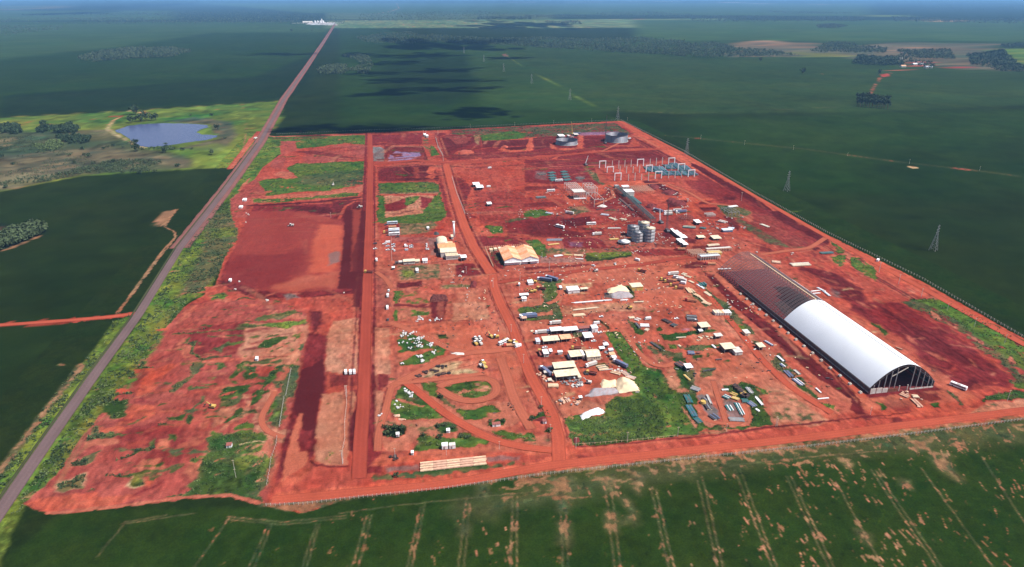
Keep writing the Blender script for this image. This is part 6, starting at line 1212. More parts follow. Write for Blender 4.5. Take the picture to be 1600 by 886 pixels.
for k in range(16):
    nm = 'pale concrete footing block in the row along the west side of the white hangar'
    if k == 0: nm = 'pale concrete footing block nearest the front corner of the white hangar'
    blk.put((HX0-6.5, HY0+2+k*13.5), 0, nm, 'footing blocks beside the hangar')

# ------------------------------------------------------------------ tanks
def open_tank(label, code, zx, zy, dia, h, rings, frac=1.):
    x, y = at(code, zx, zy, .3); t = thing('storage_tank', label, 'tank', (x, y, .3)); r = dia/2
    for k in range(rings):
        MB().ring(0, 0, h*k/rings, h*(k+1)/rings-.12, r-.03*k, r-.3-.03*k, 64).build('shell_ring', M['tank'], t, True)
    MB().ring(0, 0, h-.1, h+.35, r+.5, r-.5, 64).build('top_rim', M['dgrey'], t)
    MB().cyl(0, 0, 0, .3, r-.4, 48).build('tank_floor', M['dgrey'], t)
    MB().ring(0, 0, -.1, .5, r+1.6, r+.1, 64).build('base_ring', M['concd'], t)
    return t
open_tank('large open grey steel tank with a crawler crane at its left', 'BP', 1180, 345, 49, 15, 7)
open_tank('lower open grey steel tank left of the larger one, still being raised', 'BP', 290, 395, 47, 9, 5)
def silo(label, code, zx, zy, dia, h, rings, top):
    x, y = at(code, zx, zy, .3); t = thing('steel_silo', label, 'silo', (x, y+dia/2, .3)); r = dia/2
    for k in range(rings):
        MB().ring(0, 0, h*k/rings, h*(k+1)/rings-.25, r, r-.2, 40).build('shell_ring', M['silo'], t, True)
        MB().ring(0, 0, h*(k+1)/rings-.25, h*(k+1)/rings, r+.28, r-.2, 40).build('stiffener', M['dgrey'] if k < rings-1 else top, t)
    MB().cyl(0, 0, h, h+1.1, r+.2, 40, .8).build('roof', top, t, True)
    MB().cyl(0, 0, h+1.1, h+1.7, .9, 12).build('vent', M['dgrey'], t)
    mb = MB()
    for k in range(int(h/.8)): mb.cbox(0, -r-.35, k*.8+.4, .7, .08, .08)
    mb.box(-.4, -.3, -r-.4, -r-.3, 0, h+1).box(.3, .4, -r-.4, -r-.3, 0, h+1).build('ladder', M['grey'], t)
silo('front left grey steel silo of the four, with a pale roof rim', 'BE', 695, 690, 15.5, 12, 3, M['silo'])
silo('tallest grey silo at the front right of the four, pale cream roof', 'BE', 1000, 690, 15.5, 18, 4, M['cream'])
silo('dark grey silo at the back left of the four', 'BE', 560, 540, 15.5, 13, 3, M['silo'])
silo('silo at the back right of the four, greenish cream roof', 'BE', 850, 470, 15.5, 15, 4, M['cream'])
x, y = at('BE', 310, 745, .3); t = thing('silo_roof', 'white conical silo roof lying on trestles left of the silos', 'roof', (x, y+6, .3))
MB().cyl(0, 0, 2.2, 4.6, 8.2, 24, 1.2).build('cone', M['tarp'], t, True); MB().ring(0, 0, 1.9, 2.3, 8.4, 7.6, 24).build('rim', M['grey'], t)
for k in range(8): MB().cyl(7.6*math.cos(k*.785), 7.6*math.sin(k*.785), 0, 2, .25, 6).build('leg', M['conc'], t)

# ------------------------------------------------------------------ cranes
def crawler(label, code, zx, zy, h, lean, az=0., col=M['dgrey'], lat=1.3):
    x, y = at(code, zx, zy, .3); t = thing('crawler_crane', label, 'crane', (x, y, .3), az)
    for s in (-1, 1): MB().box(s*2.6-.6, s*2.6+.6, -4, 4, 0, 1.3).build('track', M['black'], t)
    MB().box(-2, 2, -4.5, 3, 1.3, 3.6).build('cab', M['dgrey'] if col is not M['yellow'] else col, t)
    MB().box(-2.1, 2.1, -5.8, -4.5, 1.5, 3).build('counterweight', M['grey'], t)
    mb = MB(); n = 9; p0 = Vector((0, 2.6, 2)); p1 = Vector((lean[0], 2.6+lean[1], h)); ax = (p1-p0); s1 = Vector((lat/2,0,0)); s2 = Vector((0,lat/2,0))
    for a in (s1+s2, s1-s2, -s1+s2, -s1-s2): mb.beam(p0+a, p1+a*.5, .22)
    for k in range(n*2):
        a = p0+ax*k/(2*n); b = p0+ax*(k+1)/(2*n); sg = 1 if k % 2 else -1; mb.beam(a+s1*sg, b-s1*sg, .12); mb.beam(a+s2*sg, b-s2*sg, .12)
    mb.build('boom', col, t)
    MB().beam(p1, (p1.x, p1.y, h*.55), .12).build('hoist_rope', M['dgrey'], t)
    MB().beam((0,-4.5,3.4), p1, .12).build('pendant', M['dgrey'], t)
crawler('dark crawler crane with a tall boom at the left side of the large open tank', 'BP', 975, 390, 58, (6, 12))
crawler('short yellow crane behind the lower open tank', 'BP', 400, 240, 30, (-3, 3), col=M['yellow'], lat=1.6)
crawler('dark lattice crane standing upright beside the silos', 'BN', 280, 525, 38, (.5, 1), lat=1.8)
crawler('white boomed crane in the yard north of the silos', 'BN', 155, 360, 20, (-1, 2), col=M['tarp'], lat=1.2)
crawler('white mobile crane with a leaning boom left of the white portal frames', 'B', 562, 402, 17, (6, 3), col=M['tarp'], lat=1.0)

# ------------------------------------------------------------------ vehicles
def car_proto(body, roofm=None, L=4.5, W=1.85, hatch=False):
    t = thing('parked_car', '', 'car')
    MB().extr([(-L/2,.35),(L/2,.35),(L/2,.75),(L/2-1.1,.95),(-L/2+.3,.98),(-L/2,.8)], -W/2, W/2).build('body', body, t)
    MB().extr([(L/2-1.25,.95),(L/2-1.9,1.42),(-L/2+(.5 if hatch else 1.0),1.42),(-L/2+.25,.97)], -W/2+.12, W/2-.12).build('window_band', M['glass'], t)
    MB().box(-W/2+.18, W/2-.18, -L/2+(.55 if hatch else 1.05), L/2-1.95, 1.40, 1.5).build('roof', roofm or body, t)
    for sx in (-1, 1):
        for yy in (-L/2+.85, L/2-.85): MB().wheel(sx*(W/2-.08), yy, .34, .34, .22, 8).build('wheel', M['black'], t)
    return Kind(t)
def van_proto(body, L=6.2, W=2.1, H=2.5):
    t = thing('van', '', 'van')
    MB().extr([(-L/2,.4),(L/2,.4),(L/2,1.1),(L/2-1.1,H-.1),(-L/2,H)], -W/2, W/2).build('body', body, t)
    MB().extr([(L/2-.02,1.2),(L/2-.95,H-.35),(L/2-1.0,H-.35),(L/2-.5,1.2)], -W/2-.02, W/2+.02).build('windscreen', M['glass'], t)
    for sx in (-1, 1):
        for yy in (-L/2+1.2, L/2-1.0): MB().wheel(sx*(W/2-.08), yy, .38, .38, .24, 8).build('wheel', M['black'], t)
    return Kind(t)
def truck_proto(cab, bed, L=11., box=True, name='truck'):
    t = thing(name, '', 'truck')
    MB().extr([(L/2-2.2,.7),(L/2,.7),(L/2,2.0),(L/2-.3,3.0),(L/2-2.2,3.0)], -1.2, 1.2).build('cab', cab, t)
    MB().box(-1.1, 1.1, L/2-.35, L/2+.03, 1.9, 2.6).build('windscreen', M['glass'], t)
    MB().box(-.5, .5, -L/2, L/2-2, .7, 1.0).build('chassis', M['black'], t)
    if box: MB().box(-1.28, 1.28, -L/2, L/2-2.5, 1.0, 3.4).build('cargo_box', bed, t)
    else:
        MB().box(-1.25, 1.25, -L/2, L/2-2.5, 1.0, 1.3).box(-1.25, -1.12, -L/2, L/2-2.5, 1.3, 2.3).box(1.12, 1.25, -L/2, L/2-2.5, 1.3, 2.3).box(-1.25, 1.25, L/2-2.65, L/2-2.5, 1.3, 2.5).build('tipper_bed', bed, t)
    for sx in (-1, 1):
        for yy in (-L/2+1.0, -L/2+2.3, L/2-1.2): MB().wheel(sx*1.1, yy, .5, .5, .3, 8).build('wheel', M['black'], t)
    return Kind(t)
def bus_proto(body, L=12.):
    t = thing('bus', '', 'bus')
    MB().extr([(-L/2,.45),(L/2,.45),(L/2,2.2),(L/2-.35,3.2),(-L/2+.1,3.2),(-L/2,2.6)], -1.25, 1.25).build('body', body, t)
    for sx in (-1, 1): MB().box(sx*1.26-.02, sx*1.26+.02, -L/2+.6, L/2-.7, 1.6, 2.5).build('window_band', M['glass'], t)
    MB().box(-1.1, 1.1, L/2-.25, L/2+.03, 1.4, 2.3).build('windscreen', M['glass'], t)
    MB().box(-.8, .8, -1.5, 1.2, 3.2, 3.5).build('roof_unit', M['offw'], t)
    for sx in (-1, 1):
        for yy in (-L/2+2.5, L/2-2.4): MB().wheel(sx*1.15, yy, .5, .5, .3, 8).build('wheel', M['black'], t)
    return Kind(t)
def loader_proto(col):
    t = thing('wheel_loader', '', 'loader')
    MB().box(-1.2, 1.2, -3.6, -.2, 1.0, 2.5).build('engine_cover', col, t)
    MB().box(-.85, .85, -.6, 1.0, 1.2, 3.3).build('cab', M['glass'], t); MB().box(-.95, .95, -.7, 1.1, 3.3, 3.5).build('cab_roof', M['tarp'], t)
    MB().beam((-.6, .8, 1.5), (-.6, 3.6, .9), .25, .4).beam((.6, .8, 1.5), (.6, 3.6, .9), .25, .4).build('lift_arm', col, t)
    MB().extr([(3.4,.2),(4.6,.15),(4.3,.5),(3.7,.6),(3.6,1.5),(3.4,1.4)], -1.4, 1.4).build('bucket', M['dgrey'], t)
    for sx in (-1, 1):
        for yy in (-2.4, 1.4): MB().wheel(sx*1.15, yy, .8, .8, .55, 10).build('wheel', M['black'], t)
    return Kind(t)
def digger_proto(col):
    t = thing('excavator', '', 'excavator')
    for s in (-1, 1): MB().box(s*1.2-.3, s*1.2+.3, -2.1, 2.1, 0, .9).build('track', M['black'], t)
    MB().box(-1.4, 1.4, -2.5, 1.5, 1.0, 2.3).build('body', col, t); MB().box(-1.4, -.3, .1, 1.5, 2.3, 3.1).build('cab', M['glass'], t)
    MB().beam((.3, 1.2, 2), (.3, 4.2, 4.4), .4, .5).build('boom', col, t); MB().beam((.3, 4.2, 4.4), (.3, 6.2, 2.2), .3, .4).build('stick', col, t)
    MB().cbox(.3, 6.2, 1.7, 1.1, .9, .9).build('bucket', M['dgrey'], t)
    return Kind(t)
carW = car_proto(M['tarp']); carS = car_proto(M['bluew']); carD = car_proto(M['dgrey']); carR = car_proto(M['red']); carH = car_proto(M['tarp'], hatch=True, L=4.0)
vanW = van_proto(M['tarp']); trW = truck_proto(M['tarp'], M['offw']); trR = truck_proto(M['red'], M['terral'], box=False); trD = truck_proto(M['yellow'], M['maroon'], L=9, box=False)
busW = bus_proto(M['tarp']); busB = bus_proto(M['bluew']); ldY = loader_proto(M['yellow']); ldW = loader_proto(M['offw']); dgY = digger_proto(M['yellow']); dgW = digger_proto(M['offw']); trB = truck_proto(M['tarp'], M['blue'], L=15)

CP = [('BB',120,460,90,carW,'white car parked at the left edge of the car park, nearest the red road'), ('BB',172,440,90,vanW,'white van parked second from the left at the car park, long and upright'),
 ('BB',175,500,90,carS,'pale car parked behind the white van at the left of the car park'), ('BB',178,565,90,carW,'white car at the near end of the short left parking row'),
 ('BB',272,470,90,carS,'silver car under the light shade at the head of the second parking row'), ('BB',275,510,90,carH,'white hatchback second in the second parking row'),
 ('BB',262,550,0,carW,'white car at the left of the pair ending the second parking row'), ('BB',292,575,0,carW,'white car at the right of the pair ending the second parking row'),
 ('BB',482,500,0,vanW,'white van at the left front of the middle parking row'), ('BB',512,500,0,carW,'white car beside the van in the middle parking row'),
 ('BB',485,560,0,carS,'silver car with a white roof at the near left of the middle parking row'), ('BB',515,560,0,carS,'silver car at the near right of the middle parking row'),
 ('BB',580,490,90,carS,'silver car lying crosswise right of the middle parking row'), ('BB',582,520,90,carW,'white car lying crosswise right of the middle parking row, nearest the road'),
 ('BB',540,410,10,carR,'small dark red car behind the middle parking row'), ('BB',850,465,0,carW,'white car at the far end of the right parking row'),
 ('BB',850,500,0,carH,'white hatchback second in the right parking row'), ('BB',845,545,0,carW,'white car at the left of the pair ending the right parking row'), ('BB',878,550,0,carW,'white car at the right of the pair ending the right parking row'),
 ('BB',275,310,0,None,''), ('C',155,300,90,carD,'dark car parked beside the north road'), ('C',155,350,90,carW,'white car parked beside the north road behind the dark one'),
 ('C',168,455,5,vanW,'white van parked beside the north road level with the car park canteen'), ('C',95,570,75,trD,'small truck with a white cab driving on the north road'),
 ('BB',1075,390,0,carW,'white car left of the cream barrel roof'), ('C',280,735,0,carW,'pale car on the lane south of the car park'), ('C',272,785,0,vanW,'white van on the lane south of the car park'),
 ('C',265,880,0,carD,'dark car on the lane beside the grass strip'), ('E',268,70,0,vanW,'white van on the lane beside the fenced grass plot'), ('E',272,178,0,carD,'dark car at the crossing of the two red lanes'),
 ('AA',468,160,-15,trW,'white truck driving on the paved road near the pond'), ('AA',462,182,-15,carD,'dark car just behind the white truck on the paved road'),
 ('K',985,800,28,busW,'white bus driving between the hangar and the east strip'), ('W',920,348,-50,vanW,'white van on the east road'),
 ('AJ',1270,240,40,busW,'white bus parked alone on the dark soil north of the orange warehouse'), ('AJ',1415,40,45,trW,'white truck at the dusty yard corner, tilted to the right'),
 ('D',612,125,90,busW,'white bus driving past the silo yard'), ('D',665,220,90,trW,'pale truck left of the silos'), ('D',1435,357,75,trR,'dusty truck on the road right of the silos'),
 ('AI',915,335,20,carW,'small white car by the grey stain on the middle road'), ('AI',1232,310,0,carW,'small white car on the middle road left of the junction'),
 ('AI',1555,255,35,vanW,'white van on the middle road near its bend'), ('D',1080,560,45,trD,'blue and white tipper on the middle road below the silos'),
 ('AI',945,415,90,dgW,'dark excavator working beside the middle road'), ('AI',1112,750,60,carD,'dark pickup beside the yellow sand heap'),
 ('F',965,72,80,dgY,'dark excavator on the open yard'), ('F',705,150,80,carH,'white car on the road behind the camp'), ('AK',975,400,90,carH,'cream car parked beside the square white tent roof'),
 ('AK',875,535,90,carW,'white car in front of the square white tent roof'), ('AK',275,265,90,trW,'white truck behind the long white shed'),
 ('AK',915,262,90,vanW,'white van behind the white block at the end of the long shed'), ('AK',50,410,90,trW,'cream lorry at the left of the camp yard'),
 ('AK',115,635,90,carW,'white car behind the small white office'), ('AK',40,730,0,trD,'red brown truck left of the small white office'), ('AK',490,785,0,vanW,'white van left of the cream hipped house'),
 ('AK',605,655,80,trD,'dark truck behind the cream hipped house'), ('AL',785,205,110,trW,'white truck right of the twin cream sheds'), ('AL',790,325,60,trD,'dark truck with a white load right of the twin sheds'),
 ('AL',745,460,60,dgW,'small dark excavator on the red yard left of the white sand'), ('AL',1215,190,30,trB,'blue lorry at the edge of the green lot'), ('AL',120,300,20,trB,'white and blue truck left of the twin sheds'),
 ('BI',405,115,90,vanW,'white van at the right end of the scrap row'), ('BI',975,105,90,carW,'white car beyond the black pipe pile'), ('BI',1340,140,90,carW,'white car parked on the fenced dark yard'),
 ('BJ',240,105,90,trW,'white truck at the head of the parked trucks in the east yard'), ('BJ',90,195,90,trD,'dark truck with a white cab at the left of the east yard'), ('BJ',205,215,75,trR,'pink trailer truck in the east yard'),
 ('BJ',160,235,80,trD,'maroon truck below the pink trailer truck'), ('BJ',330,180,40,trW,'largest white truck in the east yard'), ('BJ',375,215,40,trW,'white truck beside the largest one in the east yard'),
 ('BJ',405,260,45,vanW,'white van at the right of the parked trucks in the east yard'), ('BJ',255,300,80,trD,'dark truck with a cream cab in the lower row of the east yard'), ('BJ',345,350,80,trD,'last dark truck in the lower row of the east yard'),
 ('BJ',545,565,60,trR,'lone pink and black truck below the timber rows'), ('BM',440,145,60,dgY,'dark digger beside the white container'), ('BM',560,95,80,vanW,'cream van at the edge of the grass strip'), ('BM',640,110,60,trB,'dark blue and white truck at the top of the grass strip'),
 ('BM',780,85,40,trB,'blue truck under the lamp at the top of the grass strip'), ('BM',575,285,60,trD,'dark truck with a white cab beside the grass strip'), ('BM',370,345,70,dgY,'red brown digger behind the white L shaped office'),
 ('BM',430,330,70,dgY,'dark machine right of the white L shaped office'), ('BM',335,795,90,vanW,'white van behind the dark flatbed'), ('BM',330,845,90,trB,'dark blue flatbed left of the grass strip'),
 ('BL',205,340,20,ldW,'white and black loader at the back left of the four machines'), ('BL',310,330,20,ldW,'white and black loader at the back right of the four machines'), ('BL',200,450,20,ldY,'cream loader at the front left of the four machines'),
 ('BL',320,445,20,ldW,'white and black loader at the front right of the four machines'), ('BL',590,270,30,dgY,'purple brown excavator in the middle of the machine park'), ('BL',700,290,90,ldY,'yellow and white loader beside the purple brown excavator'),
 ('BL',910,425,125,busW,'long pale bus at the left of the parked machine row'), ('BL',1060,495,90,trR,'long pale orange trailer in the parked machine row'), ('BL',1180,420,30,ldY,'cream loader with a dark cab right in the machine row'),
 ('BL',1180,485,80,ldW,'white loader at the front of the machine row'), ('BL',1270,510,110,vanW,'small white van at the right end of the machine row'), ('BL',1040,400,60,dgY,'yellow excavator behind the pale orange trailer'),
 ('E',1150,580,20,ldY,'yellow roller standing on the dark soil'), ('E',1165,620,30,dgY,'yellow and black digger on the dark soil'), ('E',1135,610,200,dgW,'pale machine at the left of the dark soil'),
 ('E',1620-60,150,90,trB,'dark truck at the shed west of the camp'), ('AC',1302,665,5,vanW,'white and black truck, left of the three parked in a row'), ('AC',1345,665,5,vanW,'white and black truck in the middle of three parked in a row'), ('AC',1380,663,5,vanW,'white and black truck, right of the three parked in a row'),
 ('BH',640,700,80,trR,'white and red truck in front of the yellow scaffold'), ('BN',100,130,30,trB,'dark blue truck at the end of the teal pipe rack'), ('BC',1,1,0,None,''),
 ('AH',820,420,80,trW,'large white truck in the yard behind the silos'), ('AH',700,440,90,trW,'pale blue and white trailer in the yard behind the silos'), ('AH',700,468,90,trW,'cream trailer nearest the silos in the yard'), ('AH',870,435,90,trB,'white trailer at the right of the yard behind the silos'),
 ('B',315,550,90,busW,'long white tank trailer in front of the teal stacks'), ('B',240,645,90,busW,'white trailer alone on the red soil'), ('B',410,850,45,trW,'white truck tilted on the yard left of the white shell roofs'),
 ('A',1210,432,90,vanW,'white van alone on the dark field'), ('A',1200,605,90,vanW,'white van right of the white tents'), ('AB',795,138,90,ldW,'small pale roller on the big red pad'), ('AA',1430,795,90,ldW,'small pale machine on the dark corner of the pad'),
 ('AA',1185,590,0,dgW,'black excavator standing on the grass plot'), ('S',980,150,0,None,''), ('AH',1100,545,60,None,''), ('BP',470,225,90,trB,'dark truck behind the lower tank'), ('BP',1410,310,90,vanW,'white van right of the large tank'),
 ('K',590,0,0,None,''), ('D',750,770,0,None,''), ('AE',898,158,70,dgY,'dark excavator at the edge of the red field'), ('BH',50,180,60,None,'')]
for code, zx, zy, a, k, lb in CP:
    if k is None: continue
    sc = 1.15 if at(code, zx, zy)[1] > 600 else 1.05
    k.put(at(code, zx, zy, .3), R(a), lb, None, sc)
for (zx, zy, k, lb) in [(255,112,busB,'silver bus at the back of the bus row beside the car park'), (240,178,trR,'red and white truck between the parked buses'), (285,232,busW,'big silver white bus in the middle of the bus row'),
                        (150,130,carD,'dark car at the left end of the rear bus'), (285,258,busB,'blue grey bus third in the bus row'), (290,305,busW,'white bus at the front of the bus row'), (170,270,trD,'dark truck left of the silver white bus'), (345,340,carD,'dark car in front of the white bus'), (190,310,carD,'dark car left of the front bus')]:
    k.put(at('BB', zx, zy, .3), R(90), lb, None, 1.25)
drop([carW, carS, carD, carR, carH, vanW, trW, trR, trD, busW, busB, ldY, ldW, dgY, dgW, trB])

# ------------------------------------------------------------------ buildings
def corners(code, x0, x1, yf, yn, h):
    a = at(code, x0, yn, h+.3); b = at(code, x1, yn, h+.3); f = at(code, (x0+x1)/2, yf, h+.3)
    return a[0], b[0], (a[1]+b[1])/2, f[1]
def win_row(t, X0, X1, y, z, n, w=1., hh=.9, m=None):
    me = MB().cbox(0, 0, 0, w, .1, hh).mesh('window'); fr = MB().cbox(0, .03, 0, w+.25, .06, hh+.25).mesh('frame')
    for i in range(n):
        x = X0+(X1-X0)*(i+.5)/n
        o = link('window', me, M['glass'] if i == 0 else None, t); o.location = (x, y, z)
        g = link('frame', fr, M['offw'] if i == 0 else None, o)
def building(label, code, x0, x1, yf, yn, h, roof='white', wall='offw', style='shed', cat='shed', name='site_shed', over=.6, wins=0, door=True, rz=0):
    X0, X1, Y0, Y1 = corners(code, x0, x1, yf, yn, h); W, D = X1-X0, max(2.5, Y1-Y0)
    t = thing(name, label, cat, (X0+W/2, Y0+D/2, .3), rz); w2, d2 = W/2, D/2; rm, wm = M[roof], M[wall]
    if style in ('shed', 'open', 'gable', 'box', 'hip'):
        iw, idp = w2-over*.6, d2-over*.6
    if style == 'open':
        n = max(2, int(W/5)); 
        for i in range(n+1):
            for yy in (-idp, idp): MB().cbox(-iw+2*iw*i/n, yy, h/2-.2, .25, .25, h-.4).build('post', M['grey'], t)
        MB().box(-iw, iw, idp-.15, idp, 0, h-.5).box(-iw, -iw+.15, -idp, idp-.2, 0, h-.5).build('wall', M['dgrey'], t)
        MB().box(-iw+.3, iw-.3, -idp*.2, idp*.8, 0, h*.45).build('interior_shade', M['dgrey'], t)  # added dark block stands in for the shade inside the open shed
    elif style != 'canopy':
        MB().box(-iw, iw, -idp, idp, 0, h-.25).build('wall', wm, t)
        if door: MB().cbox(-iw*.3, -idp-.03, 1.15, 1.2, .1, 2.2).build('door', M['grey'], t)
        if wins: win_row(t, -iw*.1 if wins < 4 else -iw+.5, iw-.5, -idp-.05, h*.55, wins)
    nr = max(1, int(round(W/4)))
    for i in range(nr):           # roof sheets laid side by side
        a, b = -w2+W*i/nr, -w2+W*(i+1)/nr-.04; dz = .04*(i % 2)
        if style == 'gable' : MB().extr([(-d2, h-.2+dz), (0, h+D*.12+dz), (d2, h-.2+dz), (d2, h-.35+dz), (0, h+D*.12-.15+dz), (-d2, h-.35+dz)], a, b).build('roof_sheet', rm, t)
        elif style == 'hip': MB().extr([(-d2, h-.2+dz), (0, h+D*.17+dz), (d2, h-.2+dz), (d2, h-.35+dz), (0, h+D*.17-.15+dz), (-d2, h-.35+dz)], a, b).build('roof_sheet', rm, t)
        else: MB().extr([(-d2, h-.2+dz), (d2, h+.35+dz), (d2, h+.2+dz), (-d2, h-.35+dz)], a, b).build('roof_sheet', rm, t)
    return t
B_ = building
# camp (AK, AL)
B_('long white roofed shed at the back of the camp, left half', 'AK', 205, 405, 308, 365, 4, 'white', style='open', over=.3)
B_('long white roofed shed at the back of the camp, right half', 'AK', 405, 650, 303, 360, 4, 'white', style='open', over=.3)
B_('low mauve roofed shed joining the long white shed', 'AK', 650, 850, 290, 325, 3.6, 'maroon', 'blue', wins=6)
B_('bright white block at the right end of the long white shed', 'AK', 850, 955, 275, 325, 5, 'tarp', 'tarp', style='box')
B_('dark flat shed at the left end of the long white shed', 'AK', 145, 205, 345, 368, 3, 'blue', 'blue')
B_('cream white shed in the second camp row with a dark open front', 'AK', 85, 355, 448, 520, 4.2, 'cream', style='open')
B_('orange roofed shed joined to the cream one in the second camp row', 'AK', 362, 548, 425, 492, 3.8, 'terral', style='open')
B_('small pale blue cabin at the left end of the second camp row', 'AK', -20, 48, 480, 535, 3, 'bluew', 'tarp')
B_('square white tent roof standing alone right of the second camp row', 'AK', 735, 885, 390, 470, 4.5, 'tarp', style='open', cat='tent', name='tent')
B_('small white office with a dark side porch', 'AK', 95, 185, 655, 725, 3.6, 'tarp', 'offw', wins=2)
B_('white side porch of the small white office', 'AK', 187, 240, 650, 690, 3.2, 'tarp', style='open')
B_('white shipping container standing alone in the camp yard', 'AK', 315, 400, 676, 700, 2.7, 'white', 'offw', style='box', cat='container', name='container', door=False)
B_('cream house with a deep dark porch in the middle of the camp', 'AK', 510, 740, 670, 765, 4.2, 'cream', 'offw', style='open', cat='house', name='site_house')
B_('white annex at the right end of the cream porch house', 'AK', 700, 745, 670, 745, 4.6, 'white', 'tarp')
B_('cream hipped roof house right of the porch house', 'AK', 770, 1000, 650, 770, 4.2, 'cream', 'cream', style='hip', cat='house', name='site_house', wins=3)
B_('white cabin furthest back in the row beside the green strip', 'AK', 1035, 1120, 555, 590, 3, 'tarp', style='open')
B_('white cabin left of the row beside the green strip', 'AK', 970, 1060, 612, 645, 3, 'tarp', style='open')
B_('pale cabin third in the row beside the green strip', 'AK', 1115, 1195, 640, 670, 3, 'bluew', 'offw')
B_('pink roofed cabin fourth in the row beside the green strip', 'AK', 1130, 1225, 702, 740, 3, 'terral', 'offw')
B_('white cabin with a black open side beside the green strip', 'AK', 1165, 1245, 752, 785, 3, 'white', style='open')
B_('rear one of the twin long cream sheds', 'AL', 240, 578, 140, 225, 5, 'cream', style='open')
B_('front one of the twin long cream sheds', 'AL', 262, 598, 258, 350, 5, 'cream', style='open')
B_('pale yellow lean-to at the right end of the twin cream sheds', 'AL', 600, 650, 205, 370, 3, 'cream', 'cream', door=False)
B_('small white cabin with a black front beside the grey gravel', 'AL', 610, 665, 645, 670, 3, 'tarp', style='open', cat='cabin', name='cabin')
B_('white roofed stand in the clutter left of the twin sheds', 'AL', 95, 150, 275, 300, 3, 'offw', style='open', cat='cabin', name='cabin')
B_('yellow scaffold deck in the clutter in front of the twin sheds', 'AL', 155, 215, 385, 415, 2, 'cream', style='open', cat='platform', name='work_platform')
B_('long white roof shed on the sandy yard', 'AI', 540, 725, 630, 690, 4, 'white', 'white')
B_('dark fronted right wing of the white shed on the sandy yard', 'AI', 728, 845, 650, 672, 3.6, 'cream', style='open')
B_('cream building with a yellow front at the sand heap', 'AI', 1480, 1660, 582, 640, 5, 'cream', 'yellow', cat='building', name='site_building')
B_('small white kiosk at the left of the sandy yard', 'AI', 420, 462, 625, 655, 3, 'tarp', 'teal', cat='cabin', name='cabin')
B_('white container at the roadside west of the grass strip', 'BM', 322, 435, 90, 150, 3, 'tarp', 'tarp', style='box', cat='container', name='container', door=False)
B_('small white hut under the lamp pole by the junction', 'BM', 132, 165, 140, 175, 3, 'tarp', 'tarp', style='hip', cat='hut', name='hut')
B_('rear white wing of the L shaped office', 'BM', 150, 340, 358, 390, 3.5, 'tarp', style='open', cat='office', name='site_office')
B_('front white wing of the L shaped office', 'BM', 195, 300, 425, 460, 3.5, 'tarp', 'tarp', cat='office', name='site_office')
B_('shed with a dark front west of the camp', 'BM', 200, 300, 815, 850, 3.2, 'peach', style='open')
# east yards
B_('yellow roofed open shelter in the east yard', 'J', 88, 188, 195, 240, 4.5, 'cream', style='open', cat='shelter', name='shelter')
B_('small white shelter below the yellow roofed one', 'J', 225, 300, 298, 325, 3.2, 'offw', style='open', cat='shelter', name='shelter')
B_('large cream shelter with a stepped roof in the east yard', 'J', 305, 425, 385, 440, 4.5, 'cream', style='open', cat='shelter', name='shelter')
B_('grey white wing of the stepped shelter', 'J', 405, 485, 425, 472, 3.5, 'offw', 'offw', cat='shelter', name='shelter')
B_('pale store with open racks beside the dark trench', 'J', 628, 695, 385, 425, 3.5, 'cream', style='open', cat='shelter', name='shelter')
B_('small pale cabin between the bushes beside the dark trench', 'J', 500, 555, 262, 298, 3, 'offw', 'wood', cat='cabin', name='cabin')
B_('tiny white shelter left of the yellow roofed one', 'J', 75, 115, 262, 278, 2.6, 'tarp', style='open', cat='shelter', name='shelter')
B_('white cabin with a black side at the top of the laydown yard', 'M', 190, 262, 45, 85, 3.5, 'tarp', style='open', cat='cabin', name='cabin')
for i in range(7):
    B_(['leftmost','second from left','third from left','middle','third from right','second from right','rightmost'][i]+' of the seven pale containers below the timber rows', 'BJ', 970+i*42, 1008+i*42, 705+(i%2)*4, 760, 3, ['cream','offw','cream','terral','white','tarp','tarp'][i], 'offw', style='box', cat='container', name='container', door=False, over=.1)
# car park and gate
B_('long cream canteen roof along the front of the car park', 'BB', 440, 650, 710, 755, 4, 'cream', 'offw', style='gable', cat='canteen', name='canteen', wins=10)
B_('pale low wing left of the cream canteen', 'BB', 365, 442, 745, 768, 3, 'offw', style='open', cat='canteen', name='canteen')
B_('pale low wing right of the cream canteen', 'BB', 652, 735, 720, 755, 3, 'cream', 'wood', cat='canteen', name='canteen', wins=5)
B_('white square cabin right of the canteen', 'BB', 778, 870, 705, 745, 3.5, 'tarp', 'tarp', cat='cabin', name='cabin')
B_('small white gate hut below the car park', 'BB', 245, 300, 845, 865, 3, 'tarp', style='open', cat='hut', name='gate_hut')
B_('black open gateway at the left end of the canteen', 'BB', 300, 365, 758, 775, 3, 'dgrey', style='open', cat='gateway', name='gateway')
B_('small white cabin on the grass plot below the canteen', 'C', 530, 557, 525, 548, 3, 'tarp', 'tarp', cat='cabin', name='cabin')
B_('small white cabin on the tan ground behind the car park', 'C', 632, 655, 142, 155, 3, 'tarp', 'offw', cat='cabin', name='cabin')
B_('white pavilion tent right of the office', 'BC', 445, 550, 700, 745, 5, 'tarp', style='open', cat='tent', name='tent')
B_('pale box on the roof side left of the pavilion tent', 'BC', 395, 440, 690, 705, 3, 'offw', 'offw', cat='cabin', name='cabin')
B_('white valve house at the foot of the tall white tank', 'BC', 275, 318, 350, 385, 4, 'cream', 'offw', cat='cabin', name='pump_house')
B_('left white box of the two on the roadside grass', 'G', 770, 828, 482, 508, 3.4, 'tarp', 'tarp', style='box', cat='container', name='container', over=.1)
B_('right white box of the two on the roadside grass, dark hatch on its side', 'G', 838, 897, 482, 505, 3.2, 'offw', 'tarp', style='box', cat='container', name='container', over=.1)
